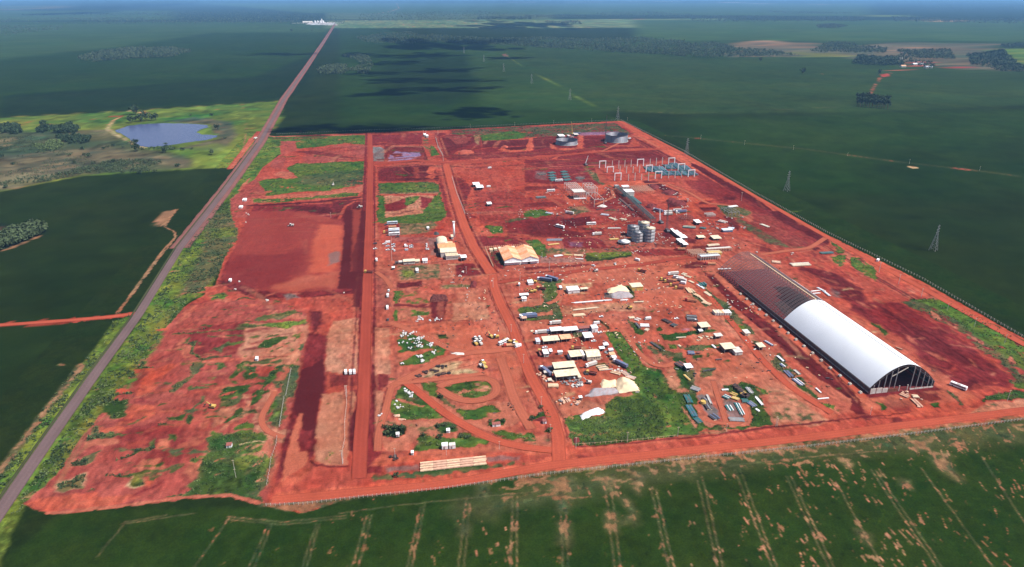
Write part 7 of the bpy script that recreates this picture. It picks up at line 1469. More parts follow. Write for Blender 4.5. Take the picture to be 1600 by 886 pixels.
for code, a, b, yf, yn, lb in [('G',345,380,388,405,'tiny hut with a pale front in the leftmost bush ring'), ('G',812,848,350,370,'tiny pink roofed hut in the middle bush ring'), ('G',1235,1315,292,312,'low red roofed hut in the right bush ring'),
                              ('H',168,205,265,285,'tiny white hut beside the red mound'), ('AE',1020,1072,482,508,'tiny white and red hut on the green meadow'), ('AC',462,490,515,535,'tiny white hut on the pale soil'), ('G',485,512,560,575,'white round roofed kiosk near the pole'),
                              ('AB',218,242,622,636,'white box at the left corner of the big pad'), ('AA',345,380,708,722,'white box left of the dark ditch'), ('AA',312,345,775,788,'small white box below the other left of the ditch')]:
    B_(lb, code, a, b, yf, yn, 2.4, 'maroon' if 'red' in lb else 'tarp', 'tarp', cat='hut', name='hut', over=.3)
B_('left white tent north of the avenue', 'A', 1060, 1125, 560, 580, 5, 'tarp', style='open', cat='tent', name='tent')
B_('right white tent north of the avenue, lower and nearer', 'A', 1090, 1160, 585, 608, 5, 'tarp', style='open', cat='tent', name='tent')
B_('white shelter with a black front on the dark yard', 'A', 1190, 1235, 742, 760, 4, 'tarp', style='open', cat='shelter', name='shelter')
B_('white shed among the wires at the north fence', 'BO', 280, 330, 360, 385, 4, 'tarp', 'offw', cat='substation', name='substation')
B_('white shed right of the other at the north fence', 'BO', 325, 375, 385, 410, 4, 'tarp', 'offw', cat='substation', name='substation')
B_('white tent with a black opening behind the lower tank', 'BP', 160, 270, 225, 260, 6, 'tarp', style='open', cat='tent', name='tent')
B_('white hut right of the tent behind the lower tank', 'BP', 315, 360, 235, 255, 4, 'offw', style='open', cat='hut', name='hut')
B_('white hut at the right of the row behind the lower tank', 'BP', 430, 515, 210, 232, 4, 'offw', style='open', cat='hut', name='hut')
for i, (a, b, yf, yn, m_) in enumerate([(400,460,465,520,'tarp'), (440,560,500,560,'tarp'), (490,620,545,600,'tarp'), (560,700,590,650,'tarp')]):
    B_(['farthest','second','third','nearest'][i]+' stepped bright white roof in the diagonal row right of the silos', 'BN', a, b, yf, yn, 4, m_, 'offw', cat='roof shelter', name='shelter', door=False, style='open')
for i, (a, b, yf, yn) in enumerate([(490,610,665,700), (540,660,705,740), (610,715,745,785)]):
    B_(['upper','middle','lower'][i]+' white roof in the short diagonal row below the silo yard', 'BN', a, b, yf, yn, 4, 'tarp', 'offw', cat='roof shelter', name='shelter', door=False, style='open')
B_('white canvas roof in the far yard, tilted', 'BN', 865, 985, 290, 350, 4, 'tarp', style='open', cat='tent', name='tent')
B_('cream heap cover at the middle of the far yard', 'BN', 900, 1060, 600, 645, 3, 'cream', style='open', cat='shelter', name='shelter')
B_('cream heap cover at the right of the far yard', 'BN', 1200, 1380, 600, 665, 3, 'cream', style='open', cat='shelter', name='shelter')
B_('pale blue container row in the far yard', 'AH', 1420, 1560, 640, 665, 3, 'bluew', 'blue', style='box', cat='container', name='container', door=False)
B_('white two storey frame hall beside the pipe rack', 'AH', 150, 270, 130, 165, 8, 'tarp', 'offw', cat='hall', name='hall', wins=5)
B_('low white shed beyond the pipe rack', 'AH', 105, 200, 78, 95, 4, 'tarp', 'offw')
B_('small white shed at the tip of the pipe rack', 'AH', 10, 68, 75, 88, 4, 'tarp', 'offw')

# the big twin-gable warehouse with tiled roofs
def twin():
    X0, Y0 = at('AJ', 452, 797, .3); X1, _ = at('AJ', 960, 765, .3); Xm = at('AJ', 708, 780, .3)[0]
    D = at('AJ', 760, 500, 9)[1]-Y0
    t = thing('twin_warehouse', 'large warehouse with two terracotta gable roofs and bright white front gables', 'warehouse', (X0, Y0, .3))
    for k, (a, b) in enumerate([(0, Xm-X0-.15), (Xm-X0+.15, X1-X0)]):
        c = (a+b)/2; e, r = 6., 9.6
        MB().add([(a,0,0),(b,0,0),(b,0,e),(c,0,r),(a,0,e),(a,.4,0),(b,.4,0),(b,.4,e),(c,.4,r),(a,.4,e)], [(0,1,2,3,4),(9,8,7,6,5),(0,5,6,1),(1,6,7,2),(2,7,8,3),(3,8,9,4),(4,9,5,0)]).build('gable_wall', M['tarp'], t)
        MB().box(a, a+.3, .4, D, 0, e-.1).build('side_wall', M['dgrey'] if k == 0 else M['offw'], t)  # outer left wall is dark grey: its shade is painted into the colour
        MB().box(b-.3, b, .4, D, 0, e-.1).build('side_wall', M['offw'], t)
        MB().box(a+.3, b-.3, D-.3, D, 0, e-.1).build('rear_wall', M['offw'], t)
        for sgn in (0, 1):
            n = 6
            for i in range(n):
                y0, y1 = -.6+(D+1)*i/n, -.6+(D+1)*(i+1)/n-.05
                if sgn == 0: q = [(a-.4, e-.15), (c, r+.25)]
                else: q = [(c+.02, r+.25), (b+.1, e-.15)]
                (xa, za), (xb, zb) = q
                MB().add([(xa,y0,za),(xb,y0,zb),(xb,y1,zb),(xa,y1,za),(xa,y0,za+.25),(xb,y0,zb+.25),(xb,y1,zb+.25),(xa,y1,za+.25)], [(0,3,2,1),(4,5,6,7),(0,1,5,4),(1,2,6,5),(2,3,7,6),(3,0,4,7)]).build('roof_panel', M['terral'] if (i+k+sgn) % 3 else M['terra'], t)
        MB().box(a+.5, b-.5, -2.2, -.1, 3.6, 3.9).build('canopy', M['white'], t)
        if k: MB().box(c-3.5, c-.2, -.12, .05, 0, 4.4).build('door', M['glass'], t)
    return X0, Y0, X1, D
TX0, TY0, TX1, TD = twin()
def fence(label, P, pitch, h, m, w=.18, rails=(), group=None, name='boundary_fence', railm=None, maxp=290, cat='fence'):
    t = thing(name, label, cat, (P[0][0], P[0][1], .3), 0, group); me = MB().box(-w/2, w/2, -w/2, w/2, 0, h).mesh('post'); L = 0; seg = []
    for (a, b) in zip(P[:-1], P[1:]): L += math.dist(a, b); seg.append((a, b, math.dist(a, b)))
    pitch = max(pitch, L/maxp); k = 0; first = True; d0 = 0
    for a, b, l in seg:
        dd = d0
        while dd < l:
            o = link('post', me, m if first else None, t); first = False; o.location = (a[0]+(b[0]-a[0])*dd/l-P[0][0], a[1]+(b[1]-a[1])*dd/l-P[0][1], 0); dd += pitch
        d0 = dd-l
    for z in rails:
        mb = MB()
        for a, b, l in seg: mb.beam((a[0]-P[0][0], a[1]-P[0][1], z), (b[0]-P[0][0], b[1]-P[0][1], z), .08, .08)
        mb.build('rail', railm or m, t)
    return t
fence('pale fence around the yard behind the twin warehouse', [(TX0-14, TY0-3), (TX0-14, TY0+TD+22), (TX1+6, TY0+TD+22)], 2.6, 2.6, M['wood'], .35, (1, 2))
for i in range(9):
    mb = MB(); x = TX0-10+i*(TX1-TX0+10)/9
    t = thing('pallet_stack', 'cream stack of pallets in the row behind the twin terracotta warehouse', 'pallet stack', (x, TY0+TD+8+(i % 3)*1.5, .3), 0, 'pallet stacks behind the twin warehouse')
    for k in range(4): MB().box(0, 4.2, 0, 5.5, k*.7, k*.7+.55).build('pallet', M['cream'] if (i+k) % 3 else M['wood'], t)

# office beside the car park
def office():
    X0, Y0 = at('BC', 190, 790, .3); X1, _ = at('BC', 400, 780, .3)
    t = thing('office_building', 'office block with cream and orange roofs at the right of the car park', 'office', (X0, Y0, .3)); W = X1-X0
    def y_(zy, h): return at('BC', 290, zy, h)[1]-Y0
    MB().box(0, W, 0, 9, 0, 5).build('front_wing', M['offw'], t); MB().box(-.3, W+.3, -.3, 9.2, 5, 5.4).build('front_roof', M['cream'], t)
    win_row(t, .6, W-.6, -.06, 2.6, 9, 1.0, 1.3)
    me = MB().cbox(0, 0, 0, 1.1, 1.1, .5).mesh('skylight'); n = 0
    for r_ in (2.2, 6):
        for k in range(7):
            o = link('skylight', me, M['wood'] if n == 0 else None, t); n += 1; o.location = (1.4+k*(W-2.6)/6, r_, 5.7)
    ya = 9.3; yb = ya+16; MB().box(-5.5, W-1, ya, yb, 0, 7).build('middle_wing', M['offw'], t)
    MB().extr([(ya-.4, 6.9), ((ya+yb)/2, 8.6), (yb+.3, 6.9), (yb+.3, 6.6), ((ya+yb)/2, 8.3), (ya-.4, 6.6)], -6, W-.6).build('middle_roof', M['cream'], t)
    yc = yb+.6; yd = yc+16; MB().box(-7, W-.5, yc, yd, 0, 7).build('rear_wing', M['terral'], t)
    MB().extr([(yc-.3, 6.9), ((yc+yd)/2, 8.8), (yd+.3, 6.9), (yd+.3, 6.6), ((yc+yd)/2, 8.5), (yc-.3, 6.6)], -7.5, W-.2).build('orange_roof', M['terra'], t)
    # barrel roof hall behind
    ye = yd+.6; yf = ye+26; w = 14.; n = 14; vs = []
    for y in (ye, yf):
        for i in range(n+1):
            a = math.pi*i/n; vs.append((-7+w/2-w/2*math.cos(a), y, 4+4.2*math.sin(a)))
    mb = MB(); mb.add(vs, [(i, i+1, n+2+i, n+1+i) for i in range(n)]+[tuple(range(n+1)), tuple(range(2*n+1, n, -1))]); mb.build('barrel_roof', M['cream'], t, False)
    MB().box(-6.8, 6.8, ye+.1, yf-.1, 0, 4).build('hall_wall', M['offw'], t)
    MB().box(7.6, W-1, ye, yf-6, 0, 2.2).build('plant_deck', M['terral'], t)
office()
x, y = at('BC', 328, 395, .3)
t = thing('water_tower', 'tall slim white water tank beside the cream roofed office', 'water tower', (x, y, .3))
HT = 21.; MB().cyl(0, 0, 0, HT, 1.25, 16).build('tank_shaft', M['tarp'], t, True); MB().cyl(0, 0, HT, HT+1, 1.9, 16).build('top_platform', M['tarp'], t); MB().ring(0, 0, HT+1.6, HT+1.75, 1.9, 1.8, 16).build('guard_rail', M['offw'], t)
mb = MB()
for k in range(26): mb.cbox(1.5, 0, .6+k*.8, .08, .6, .08)
mb.box(1.45, 1.55, -.35, -.28, 0, HT).box(1.45, 1.55, .28, .35, 0, HT).build('ladder', M['offw'], t)

# ------------------------------------------------------------------ white portal frames and posts
def hgt(code, zx, zb, zt):
    """height of something whose foot is seen at zb and top at zt"""
    lo, hi = 0., 120.; x0, y0 = at(code, zx, zb, .3)
    for _ in range(40):
        m_ = (lo+hi)/2; ya = at(code, zx, zt, m_+.3)[1]
        if ya > y0: lo = m_
        else: hi = m_
    return lo
ROWN = ['far row', 'middle row', 'near row']
k_ = 0
for r_, row in enumerate([[('p',65,165,172,275),('o',265,163,262),('o',365,160,282),('o',460,155,262),('o',558,145,255),('p',655,757,145,248),('o',855,133,235),('o',950,118,228),('o',1045,112,225),('p',1143,1243,125,222)],
  [('p',185,287,264,345),('o',385,245,345),('o',487,245,352),('o',590,250,350),('o',690,240,345),('p',793,893,238,340),('o',995,230,310),('o',1095,225,312),('o',1195,220,310),('p',1293,1398,216,312)],
  [('p',302,405,362,470),('o',517,370,472),('o',618,350,465),('o',722,372,460),('o',828,335,470),('p',935,1040,337,440),('o',1143,330,432),('o',1245,322,430),('o',1347,320,420),('p',1450,1555,313,415)]]):
    np_ = no_ = 0
    for e in row:
        if e[0] == 'p':
            _, a, b, zt, zb = e; x0, y0 = at('BG', a, zb, .3); x1, _ = at('BG', b, zb, .3); h = hgt('BG', a, zb, zt); w = x1-x0; np_ += 1
            t = thing('portal_frame', f'white concrete portal frame, {ordn(np_-1)} from the left in the {ROWN[r_]} of posts', 'portal frame', (x0, y0, .3), 0, 'white portal frames')
            for xx in (0, w): MB().cbox(xx, 0, h/2, 1.3, 1.3, h).build('column', M['tarp'], t)
            MB().cbox(w/2, 0, h+.5, w+1.4, 1.2, 1.1).build('beam', M['tarp'], t)
            for xx in (0, w): MB().cbox(xx, 0, .2, 2.2, 2.2, .4).build('footing', M['concd'], t)
        else:
            _, a, zt, zb = e; no_ += 1
            x0, y0 = at('BG', a, zb, .3); h = hgt('BG', a, zb, zt)
            t = thing('concrete_post', f'slim pale concrete post, {ordn(no_-1)} single one from the left in the {ROWN[r_]}', 'post', (x0, y0, .3), 0, 'single posts between the portal frames')
            MB().cbox(0, 0, h/2, 1.0, 1.0, h).build('shaft', M['offw'], t); MB().cbox(0, 0, .2, 2, 2, .4).build('footing', M['concd'], t)

# ------------------------------------------------------------------ stacks of long goods
def stack(name, label, cat, p, q, w, n, m, h=.5, dia=.45, layers=1, group=None, sleepers=True, m2=None, part='beam', seed=0):
    """n long members side by side from p to q, w metres wide in all"""
    rr = random.Random(seed+int(p[0])); L = math.dist(p, q); a = math.atan2(q[1]-p[1], q[0]-p[0])
    t = thing(name, label, cat, (p[0], p[1], .3), a, group)
    if sleepers:
        for k in range(3): MB().box(L*(.1+.4*k)-.15, L*(.1+.4*k)+.15, -w/2, w/2, 0, .25).build('sleeper', M['wood'], t)
    for l in range(layers):
        for i in range(n):
            y = -w/2+w*(i+.5)/n; a0 = rr.uniform(0, .08)*L; b0 = L-rr.uniform(0, .12)*L
            MB().box(a0, b0, y-dia/2, y+dia/2, .25+l*dia*1.05, .25+l*dia*1.05+dia).build(part, (m2 if m2 and (i+l) % 3 == 2 else m), t)
    return t
def st(lb, code, x0, y0, x1, y1, w, n, m, m2=None, **k):
    return stack(k.pop('name', 'steel_beam_stack'), lb, k.pop('cat', 'beam stack'), at(code, x0, y0, .3), at(code, x1, y1, .3), w, n, M[m], m2=M[m2] if m2 else None, **k)
# teal steel between the portals
for i, (x0, y0, x1, y1, w) in enumerate([(800,260,890,340,14),(900,250,1030,375,16),(1010,258,1095,330,9),(1060,330,1130,400,16),(1110,230,1200,300,16),(1130,330,1240,395,16),(1200,200,1290,260,16),(1240,330,1300,400,14),(1280,250,1400,330,16),(1370,240,1450,310,14),(1360,330,1440,400,12),(1460,330,1550,395,18)]):
    st(f'grey teal steel beams laid on the ground among the portals, {ordn(i)} from the left', 'BG', x0, y0, x1, y1, w, 6, 'teal', 'blue', dia=1.5, group='steel beams between the portal frames')
for i, (x0, y0, x1, y1) in enumerate([(218,480,275,470),(222,505,280,495),(228,528,285,518),(235,548,290,540),(335,470,385,462),(340,495,400,485),(350,520,415,508),(360,545,425,535)]):
    st(f'teal steel stack on the dark field, {"left" if i < 4 else "right"} block, {ordn(i % 4)} from the back', 'B', x0, y0, x1, y1, 9, 5, 'teal', 'tealg', dia=1.2, group='teal stacks on the dark field')
st('greenish steel stack at the left of the dark field', 'B', 120, 490, 190, 480, 12, 5, 'tealg', 'maroon', dia=1)
st('greenish steel stack right of the teal stacks', 'B', 480, 530, 540, 520, 12, 5, 'tealg', 'maroon', dia=1)
st('grey green plates below the white trailer', 'B', 100, 705, 200, 700, 10, 4, 'tealg', 'grey', dia=1.4)
for lb, c, x0, y0, x1, y1, w, n, m, m2 in [
 ('teal pipes in the long stack at the west side of the laydown yard','M',205,430,275,545,5,7,'teal','blue'), ('short teal pipes continuing the long stack towards the road','M',275,550,325,600,5,6,'teal','tealg'),
 ('teal angles at the top of the long west stack','M',190,340,230,420,5,5,'teal','tealg'), ('white ended teal pipes in the right yard, left stack','M',570,435,605,490,5,6,'teal','tarp'),
 ('white ended teal pipes in the right yard, right stack','M',650,410,715,530,4,6,'teal','tarp'), ('teal bars at the far end of the right yard','M',530,345,590,372,5,6,'teal','white'),
 ('blue grey bars at the right edge of the right yard','M',760,400,830,450,5,6,'blue','grey'), ('green plates in the middle of the right yard','M',700,395,770,400,5,4,'teal','tealg'),
 ('grey bars at the front of the right yard','M',580,565,735,575,5,5,'grey','concd'), ('dark ironwork heap in the left grey yard','M',410,520,480,570,6,6,'dgrey','blue'),
 ('dark frames in the left grey yard, far end','M',345,365,380,400,4,4,'dgrey','grey'), ('dark frames in the left grey yard, near the middle','M',372,425,410,480,4,4,'dgrey','grey'),
 ('pale long pipes lined up at the right of the left grey yard','M',380,335,425,430,2,3,'offw','grey'), ('yellow steel beams among the black crates','M',600,320,660,345,4,5,'yellow','dgrey'),
 ('yellow steel beams below the black crates','M',610,360,680,385,4,5,'yellow','wood'), ('yellow bars right of the black crates','M',680,325,750,320,4,4,'yellow','dgrey'),
 ('grey bars at the right of the black crates','M',750,270,800,330,4,5,'grey','offw'), ('white long beams lying on the grass right of the yard','M',828,355,900,440,2.4,3,'tarp','offw'),
 ('short white beam right of the blue bars','M',830,470,865,495,2,2,'tarp','offw'), ('white beams on the red soil left of the black crates','M',515,293,580,290,2.4,3,'tarp','grey'),
 ('yellow poles in the grass above the laydown yard','M',165,150,230,210,2,3,'yellow','wood'), ('dark pallets at the head of the laydown yard','M',100,40,180,85,8,6,'dgrey','maroon'),
 ('grey planks below the yellow poles','M',230,270,320,300,6,6,'grey','concd'), ('white roof beams in pairs beside the trench, far','J',795,510,860,565,3,3,'tarp','dgrey'),
 ('white roof beams in pairs beside the trench, near','J',820,585,860,615,3,3,'blue','tarp'), ('dark blue beams beside the trench, upper','J',870,645,935,710,5,6,'blue','dgrey'),
 ('dark blue beams with a white one beside the trench, lower','J',945,720,1030,785,5,6,'blue','tarp'), ('white beams on the grass beside the trench','J',950,640,1005,685,3,3,'offw','tealg'),
 ('single white beam in the strip near the bottom of the trench','J',1145,805,1200,855,1.4,2,'tarp','offw'), ('long white tube lying crosswise near the south road','M',1400,378,1510,368,1.2,2,'tarp','offw'),
 ('white beams leaning on the ground in the east yard strip','J',675,370,760,420,3,4,'blue','tarp'), ('two white beams on the grass left of the stepped shelter','J',190,410,225,440,2,2,'tarp','offw'),
 ('dark beam on the red soil below the stepped shelter','J',225,545,285,540,2,3,'dgrey','maroon'), ('long dark beam in the grass below the stepped shelter','J',100,655,235,630,1.4,2,'dgrey','wood'),
 ('small red frames on the pale soil','J',50,545,75,540,2,2,'maroon','tarp'), ('yellow timber in the sand left of the seven containers, upper','BJ',480,335,560,430,5,5,'wood','terral'),
 ('long pale orange timber row in the east yard, upper right','BJ',545,345,625,415,2,3,'wood','peach'), ('pale orange timber row in the east yard, centre','BJ',600,440,700,490,4,4,'wood','terral'),
 ('longest pale timber row in the east yard','BJ',650,450,830,600,2.6,4,'wood','cream'), ('pale timber frame ending the timber rows','BJ',740,580,900,630,5,5,'wood','peach'),
 ('cream timber beside the teal heap','BJ',510,210,600,250,3,4,'cream','wood'), ('grey white beams behind the timber rows','BJ',650,270,790,355,3,4,'tarp','bluew'),
 ('cream crates on the grass behind the timber rows','BJ',780,400,900,480,4,5,'cream','wood'), ('cream slabs at the top of the east yard grass','BJ',390,90,470,110,6,5,'cream','tealg'),
 ('pale planks in the upper grass of the east yard','BJ',430,120,560,160,4,4,'wood','tealg'), ('black pipe pile lying diagonally in the yard','BI',700,110,870,195,5,7,'black','dgrey'),
 ('mossy dark pile continuing the black pipe pile','BI',870,215,970,255,6,6,'dgrey','tealg'), ('dark plates on the fenced yard','BI',1160,95,1390,110,14,7,'dgrey','grey'),
 ('long dark pile in the grass below the black pipes','BI',450,560,700,720,3,5,'dgrey','tealg'), ('pale timber on the grass strip in the yard','BI',1010,625,1060,660,2,3,'cream','wood'),
 ('white beams at the edge of the grass strip','BI',960,480,1165,470,2,3,'cream','tealg'), ('blue grey sheets on the pale soil','BI',1190,780,1340,790,6,5,'blue','grey'),
 ('white sheet stack in the scrap row','BI',250,240,440,245,6,5,'tarp','bluew'), ('grey pipes beside the white sheets','BI',160,180,260,300,3,5,'dgrey','grey'),
 ('pink and white scrap at the head of the scrap row','BI',160,110,250,140,6,5,'offw','maroon'), ('pale boards at the left of the scrap row','BI',30,90,150,80,4,4,'cream','wood'),
 ('cream pallets at the front of the scrap row','BI',350,320,420,340,5,4,'cream','offw'), ('timber laid in a dark square in the camp yard','AL',880,250,1030,225,8,7,'wood','tealg'),
 ('long pale girder on the camp yard','AL',900,275,1120,255,1.2,2,'offw','grey'), ('wood frames beside the green lot','AL',1080,290,1230,330,5,6,'wood','maroon'),
 ('scrap timber along the green lot','AL',1240,290,1330,350,5,6,'peach','grey'), ('pale formwork at the edge of the green lot','AL',1300,360,1440,400,5,6,'peach','offw'),
 ('cream boards on the camp yard floor','AL',150,500,310,500,5,4,'wood','cream'), ('white boards behind the work platform','AL',110,430,230,425,2.5,3,'tarp','peach'),
 ('cream logs left of the front cream shed','AL',180,310,250,300,3,3,'cream','wood'), ('white long beams on the sandy yard, back row','D',430,850,810,820,2.5,5,'tarp','offw'),
 ('cream long beams on the sandy yard, front row','F',440,88,690,62,2.4,4,'cream','wood'), ('short cream timber on the sandy yard','F',440,140,560,130,5,4,'wood','cream'),
 ('white beams on the open red yard','D',875,825,960,818,2,3,'tarp','offw'), ('pale plank row on the open red yard','F',1000,15,1105,10,1.6,2,'cream','peach'),
 ('steel formwork row behind the orange roofs','AJ',1070,430,1310,425,8,7,'grey','blue'), ('yellow timber in front of the steel formwork','AJ',1090,500,1270,480,4,4,'yellow','wood'),
 ('white sheets by the road right of the twin warehouse','AJ',1180,668,1310,650,4,4,'tarp','bluew'), ('yellow and cream crates by the road','AI',480,170,620,180,4,6,'yellow','peach'),
 ('orange timber crates by the road','AI',625,180,770,185,5,6,'wood','cream'), ('white base plates in front of the crates','AI',650,232,770,238,1.6,2,'tarp','peach'),
 ('yellow crates left of the white silo roof','D',780,262,870,258,5,5,'yellow','wood'), ('white sheets behind the white silo roof','D',760,160,890,158,4,4,'offw','grey'),
 ('bright scrap on the yard left of the silos, upper','D',700,30,780,40,6,5,'bluew','maroon'), ('bright scrap on the yard left of the silos, middle','D',780,60,850,85,5,5,'cream','grey'),
 ('bright scrap on the yard left of the silos, right','D',880,70,940,85,5,5,'cream','tealg'), ('dark and white scrap below the pipe rack','D',190,15,260,25,5,5,'bluew','dgrey'),
 ('teal covers on the road edge right of the silos','BN',590,440,850,460,9,6,'teal','cream'), ('teal covers beside the dark heap','BN',930,455,1050,480,6,4,'teal','tealg'),
 ('bright green tarpaulin sheets at the edge of the site','I',1185,390,1320,385,6,5,'teal','tealg'), ('cream slab stack right of the hangar skeleton','I',920,500,1100,490,9,6,'cream','offw'),
 ('cream slabs behind the hangar skeleton','I',740,470,830,480,8,5,'peach','cream'), ('white roof sheets lying at the back of the site','I',340,160,400,165,8,5,'bluew','tarp'),
 ('pink white sheets at the back of the site','I',250,90,330,110,8,5,'offw','maroon'), ('long white tubes east of the hangar, upper','W',610,490,655,485,1.6,2,'tarp','offw'),
 ('long white tubes east of the hangar, lower','W',620,500,655,497,1.6,2,'tarp','offw'), ('pale lilac beams east of the hangar, upper','W',640,472,680,492,2.6,3,'bluew','tarp'),
 ('pale lilac beams east of the hangar, lower','W',665,485,700,512,2.6,3,'bluew','tarp'), ('beams in front of the hangar mouth','L',560,195,650,280,4,5,'peach','maroon'),
 ('cream bundle at the hangar mouth','L',560,175,625,180,4,4,'cream','wood'), ('white scrap at the hangar mouth','L',450,150,530,185,4,5,'peach','rust'),
 ('long white beam at the far mouth of the hangar skeleton','I',240,538,370,533,1.8,2,'tarp','offw'), ('rusty frame lying east of the hangar','K',410,430,470,455,3,4,'rust','peach'),
 ('cream planks behind the silo roofs, upper','I',150,320,260,310,6,5,'cream','peach'), ('cream planks on the east yard floor','N',340,790,430,780,6,5,'tarp','cream'),
 ('bright scrap at the far east corner','I',640,120,720,150,5,5,'cream','bluew')]:
    st(lb, c, x0, y0, x1, y1, w, n, m, m2, dia=min(1.3, w/n*.72), name='material_stack', cat='material stack')
# black crates
for i, (x, y) in enumerate([(640,265),(665,285),(690,310),(720,350),(745,352)]):
    p = at('M', x, y, .3); t = thing('black_crate', f'black covered crate in the laydown yard, {ordn(i)} from the back', 'crate', (p[0], p[1], .3), .5, 'black crates')
    MB().box(-2.3, 2.3, -1.8, 1.8, .1, 1.9).build('crate', M['dgrey'], t); MB().box(-2.4, 2.4, -1.9, 1.9, 1.9, 2.05).build('cover', M['black'], t)
x, y = at('M', 345, 412, .3); t = thing('yellow_bin', 'yellow bin on the left grey yard', 'bin', (x, y, .3)); MB().cyl(0, 0, 0, 2, 2.4, 10, 2.0).build('bin', M['yellow'], t)
# teal heap of the east yard
x, y = at('BJ', 750, 285, .3); t = thing('teal_coil_heap', 'dark teal coil heap on the grass of the east yard', 'coil heap', (x, y, .3))
for i in range(9): MB().cyl((i % 3)*2.6-2.6, (i//3)*2.4-2.4, 0, 1.6+.5*((i*7) % 3), 1.25, 10).build('coil', M['teal'], t)

# the two long pale pile rows by the south road
for r_, (x0, y0, x1, y1, nm) in enumerate([(570,690,1180,628,'rear'), (570,735,1180,668,'front')]):
    p, q = at('G', x0, y0, .3), at('G', x1, y1, .3); L = math.dist(p, q); a = math.atan2(q[1]-p[1], q[0]-p[0])
    t = thing('precast_pile_row', f'{nm} row of long pale precast piles beside the south road', 'pile row', (p[0], p[1], .3), a)
    for k in range(5):
        for i in range(5):
            MB().box(L*k/5+(.1 if i != 2 else 2), L*(k+1)/5-.03, -2.2+i*.9, -2.2+i*.9+.72, .2, .95-(.5 if i == 2 else 0)).build('pile', M['peach'] if (i*2+k) % 4 else M['wood'], t)
        for e in (.2, .8): MB().box(L*(k+e)/5-.15, L*(k+e)/5+.15, -2.3, 2.2, 0, .2).build('sleeper', M['wood'], t)

# ------------------------------------------------------------------ teal pipe rack
p = at('AH', 20, 130, .3); q = at('AH', 500, 570, .3); L = math.dist(p, q); a = math.atan2(q[1]-p[1], q[0]-p[0])
t = thing('pipe_rack', 'long teal steel pipe rack running down to the silos', 'pipe rack', (p[0], p[1], .3), a)
nb = 30; W = 7.; H = 6.5
me = MB().cbox(0, -W/2, H/2, .4, .4, H).cbox(0, W/2, H/2, .4, .4, H).cbox(0, 0, H*.55, .35, W, .35).cbox(0, 0, H, .4, W+1.5, .4).mesh('frame')
for i in range(nb+1):
    o = link('frame', me, M['teal'] if i == 0 else None, t); o.location = (L*i/nb, 0, 0)
for yy in (-W/2, W/2, 0): MB().box(0, L, yy-.2, yy+.2, H+.2, H+.55).build('longitudinal_beam', M['tealg'], t)
for i, yy in enumerate((-2.8,-1.6,1.1,2.5)): MB().beam((0, yy, H+.7), (L, yy, H+.7), .45).build('pipe', M['tealg'] if i % 2 else M['dgrey'], t)
for i in range(0, nb, 2):
    MB().beam((L*i/nb, -W/2, .2), (L*(i+1)/nb, -W/2, H), .22).build('brace', M['teal'], t)
st('teal girders along the east side of the pipe rack', 'AH', 200, 220, 340, 330, 8, 6, 'teal', 'tealg', dia=1.0)
st('dark girders along the west side of the pipe rack', 'AH', 60, 250, 260, 420, 4, 4, 'dgrey', 'maroon', dia=.8)

# ------------------------------------------------------------------ concrete building frames
def frame(label, code, x0, x1, yf, yn, h, nx, ny, m='offw', slab=None, floors=1, name='column_grid'):
    a = at(code, x0, yn, .3); b = at(code, x1, yn, .3); f = at(code, (x0+x1)/2, yf, .3); W_, D_ = b[0]-a[0], f[1]-a[1]
    t = thing(name, label, 'column grid', (a[0], a[1], .3)); me = MB().cbox(0, 0, h/2, .6, .6, h).mesh('column'); fst = True
    for i in range(nx+1):
        for j in range(ny+1):
            o = link('column', me, M[m] if fst else None, t); fst = False; o.location = (W_*i/nx, D_*j/ny, 0)
    for f_ in range(floors):
        z = h*(f_+1)/floors
        for j in range(ny+1): MB().box(0, W_, D_*j/ny-.2, D_*j/ny+.2, z-.5, z).build('beam', M[m], t)
        for i in range(nx+1): MB().box(W_*i/nx-.2, W_*i/nx+.2, .2, D_-.2, z-.45, z-.03).build('cross_beam', M[m], t)
    if slab: MB().box(0, W_*slab[0], D_*slab[1], D_*slab[2], h-.2, h+.15).build('slab', M[slab[3]], t)
    return t
frame('tall white column grid with a pale floor, left half of the post building', 'BF', 430, 745, 230, 500, 11, 6, 5, 'offw', (.95, 0, .3, 'offw'))
frame('open column grid, right half of the post building', 'BF', 790, 1030, 290, 440, 14, 3, 3, 'offw')
st('white wall slab lying in front of the post building', 'BF', 420, 500, 740, 490, 4, 3, 'tarp', 'blue', dia=1.2)
frame('pale scaffolded building frame beside the north end of the hangar', 'BH', 400, 920, 500, 590, 5, 8, 3, 'offw', (1, 0, .5, 'bluew'))
frame('upper pale grid of the scaffolded site beside the hangar', 'BH', 560, 1230, 330, 395, 4, 9, 2, 'peach', (1, .3, 1, 'offw'))
frame('small pale grid left of the yellow formwork', 'BH', 180, 540, 370, 500, 4, 8, 3, 'peach')
st('bright yellow formwork panels on the scaffolded site', 'BH', 555, 440, 920, 432, 9, 5, 'yellow', 'cream', dia=1.6, layers=2)
frame('low pale column rows beyond the pipe rack', 'AH', 280, 530, 110, 185, 4, 9, 4, 'peach')
frame('single tall goal shaped frame in the yard', 'BF', 940, 1190, 500, 700, 12, 1, 1, 'offw')
frame('rusty post rows in the far yard right of the silos', 'BN', 1070, 1250, 190, 235, 3, 8, 1, 'offw')
frame('brown column grid in the far yard', 'BN', 560, 850, 250, 330, 4, 6, 2, 'maroon')
frame('pale stone grid at the north east of the yard', 'N', 340, 450, 830, 880, 7, 3, 1, 'grey')

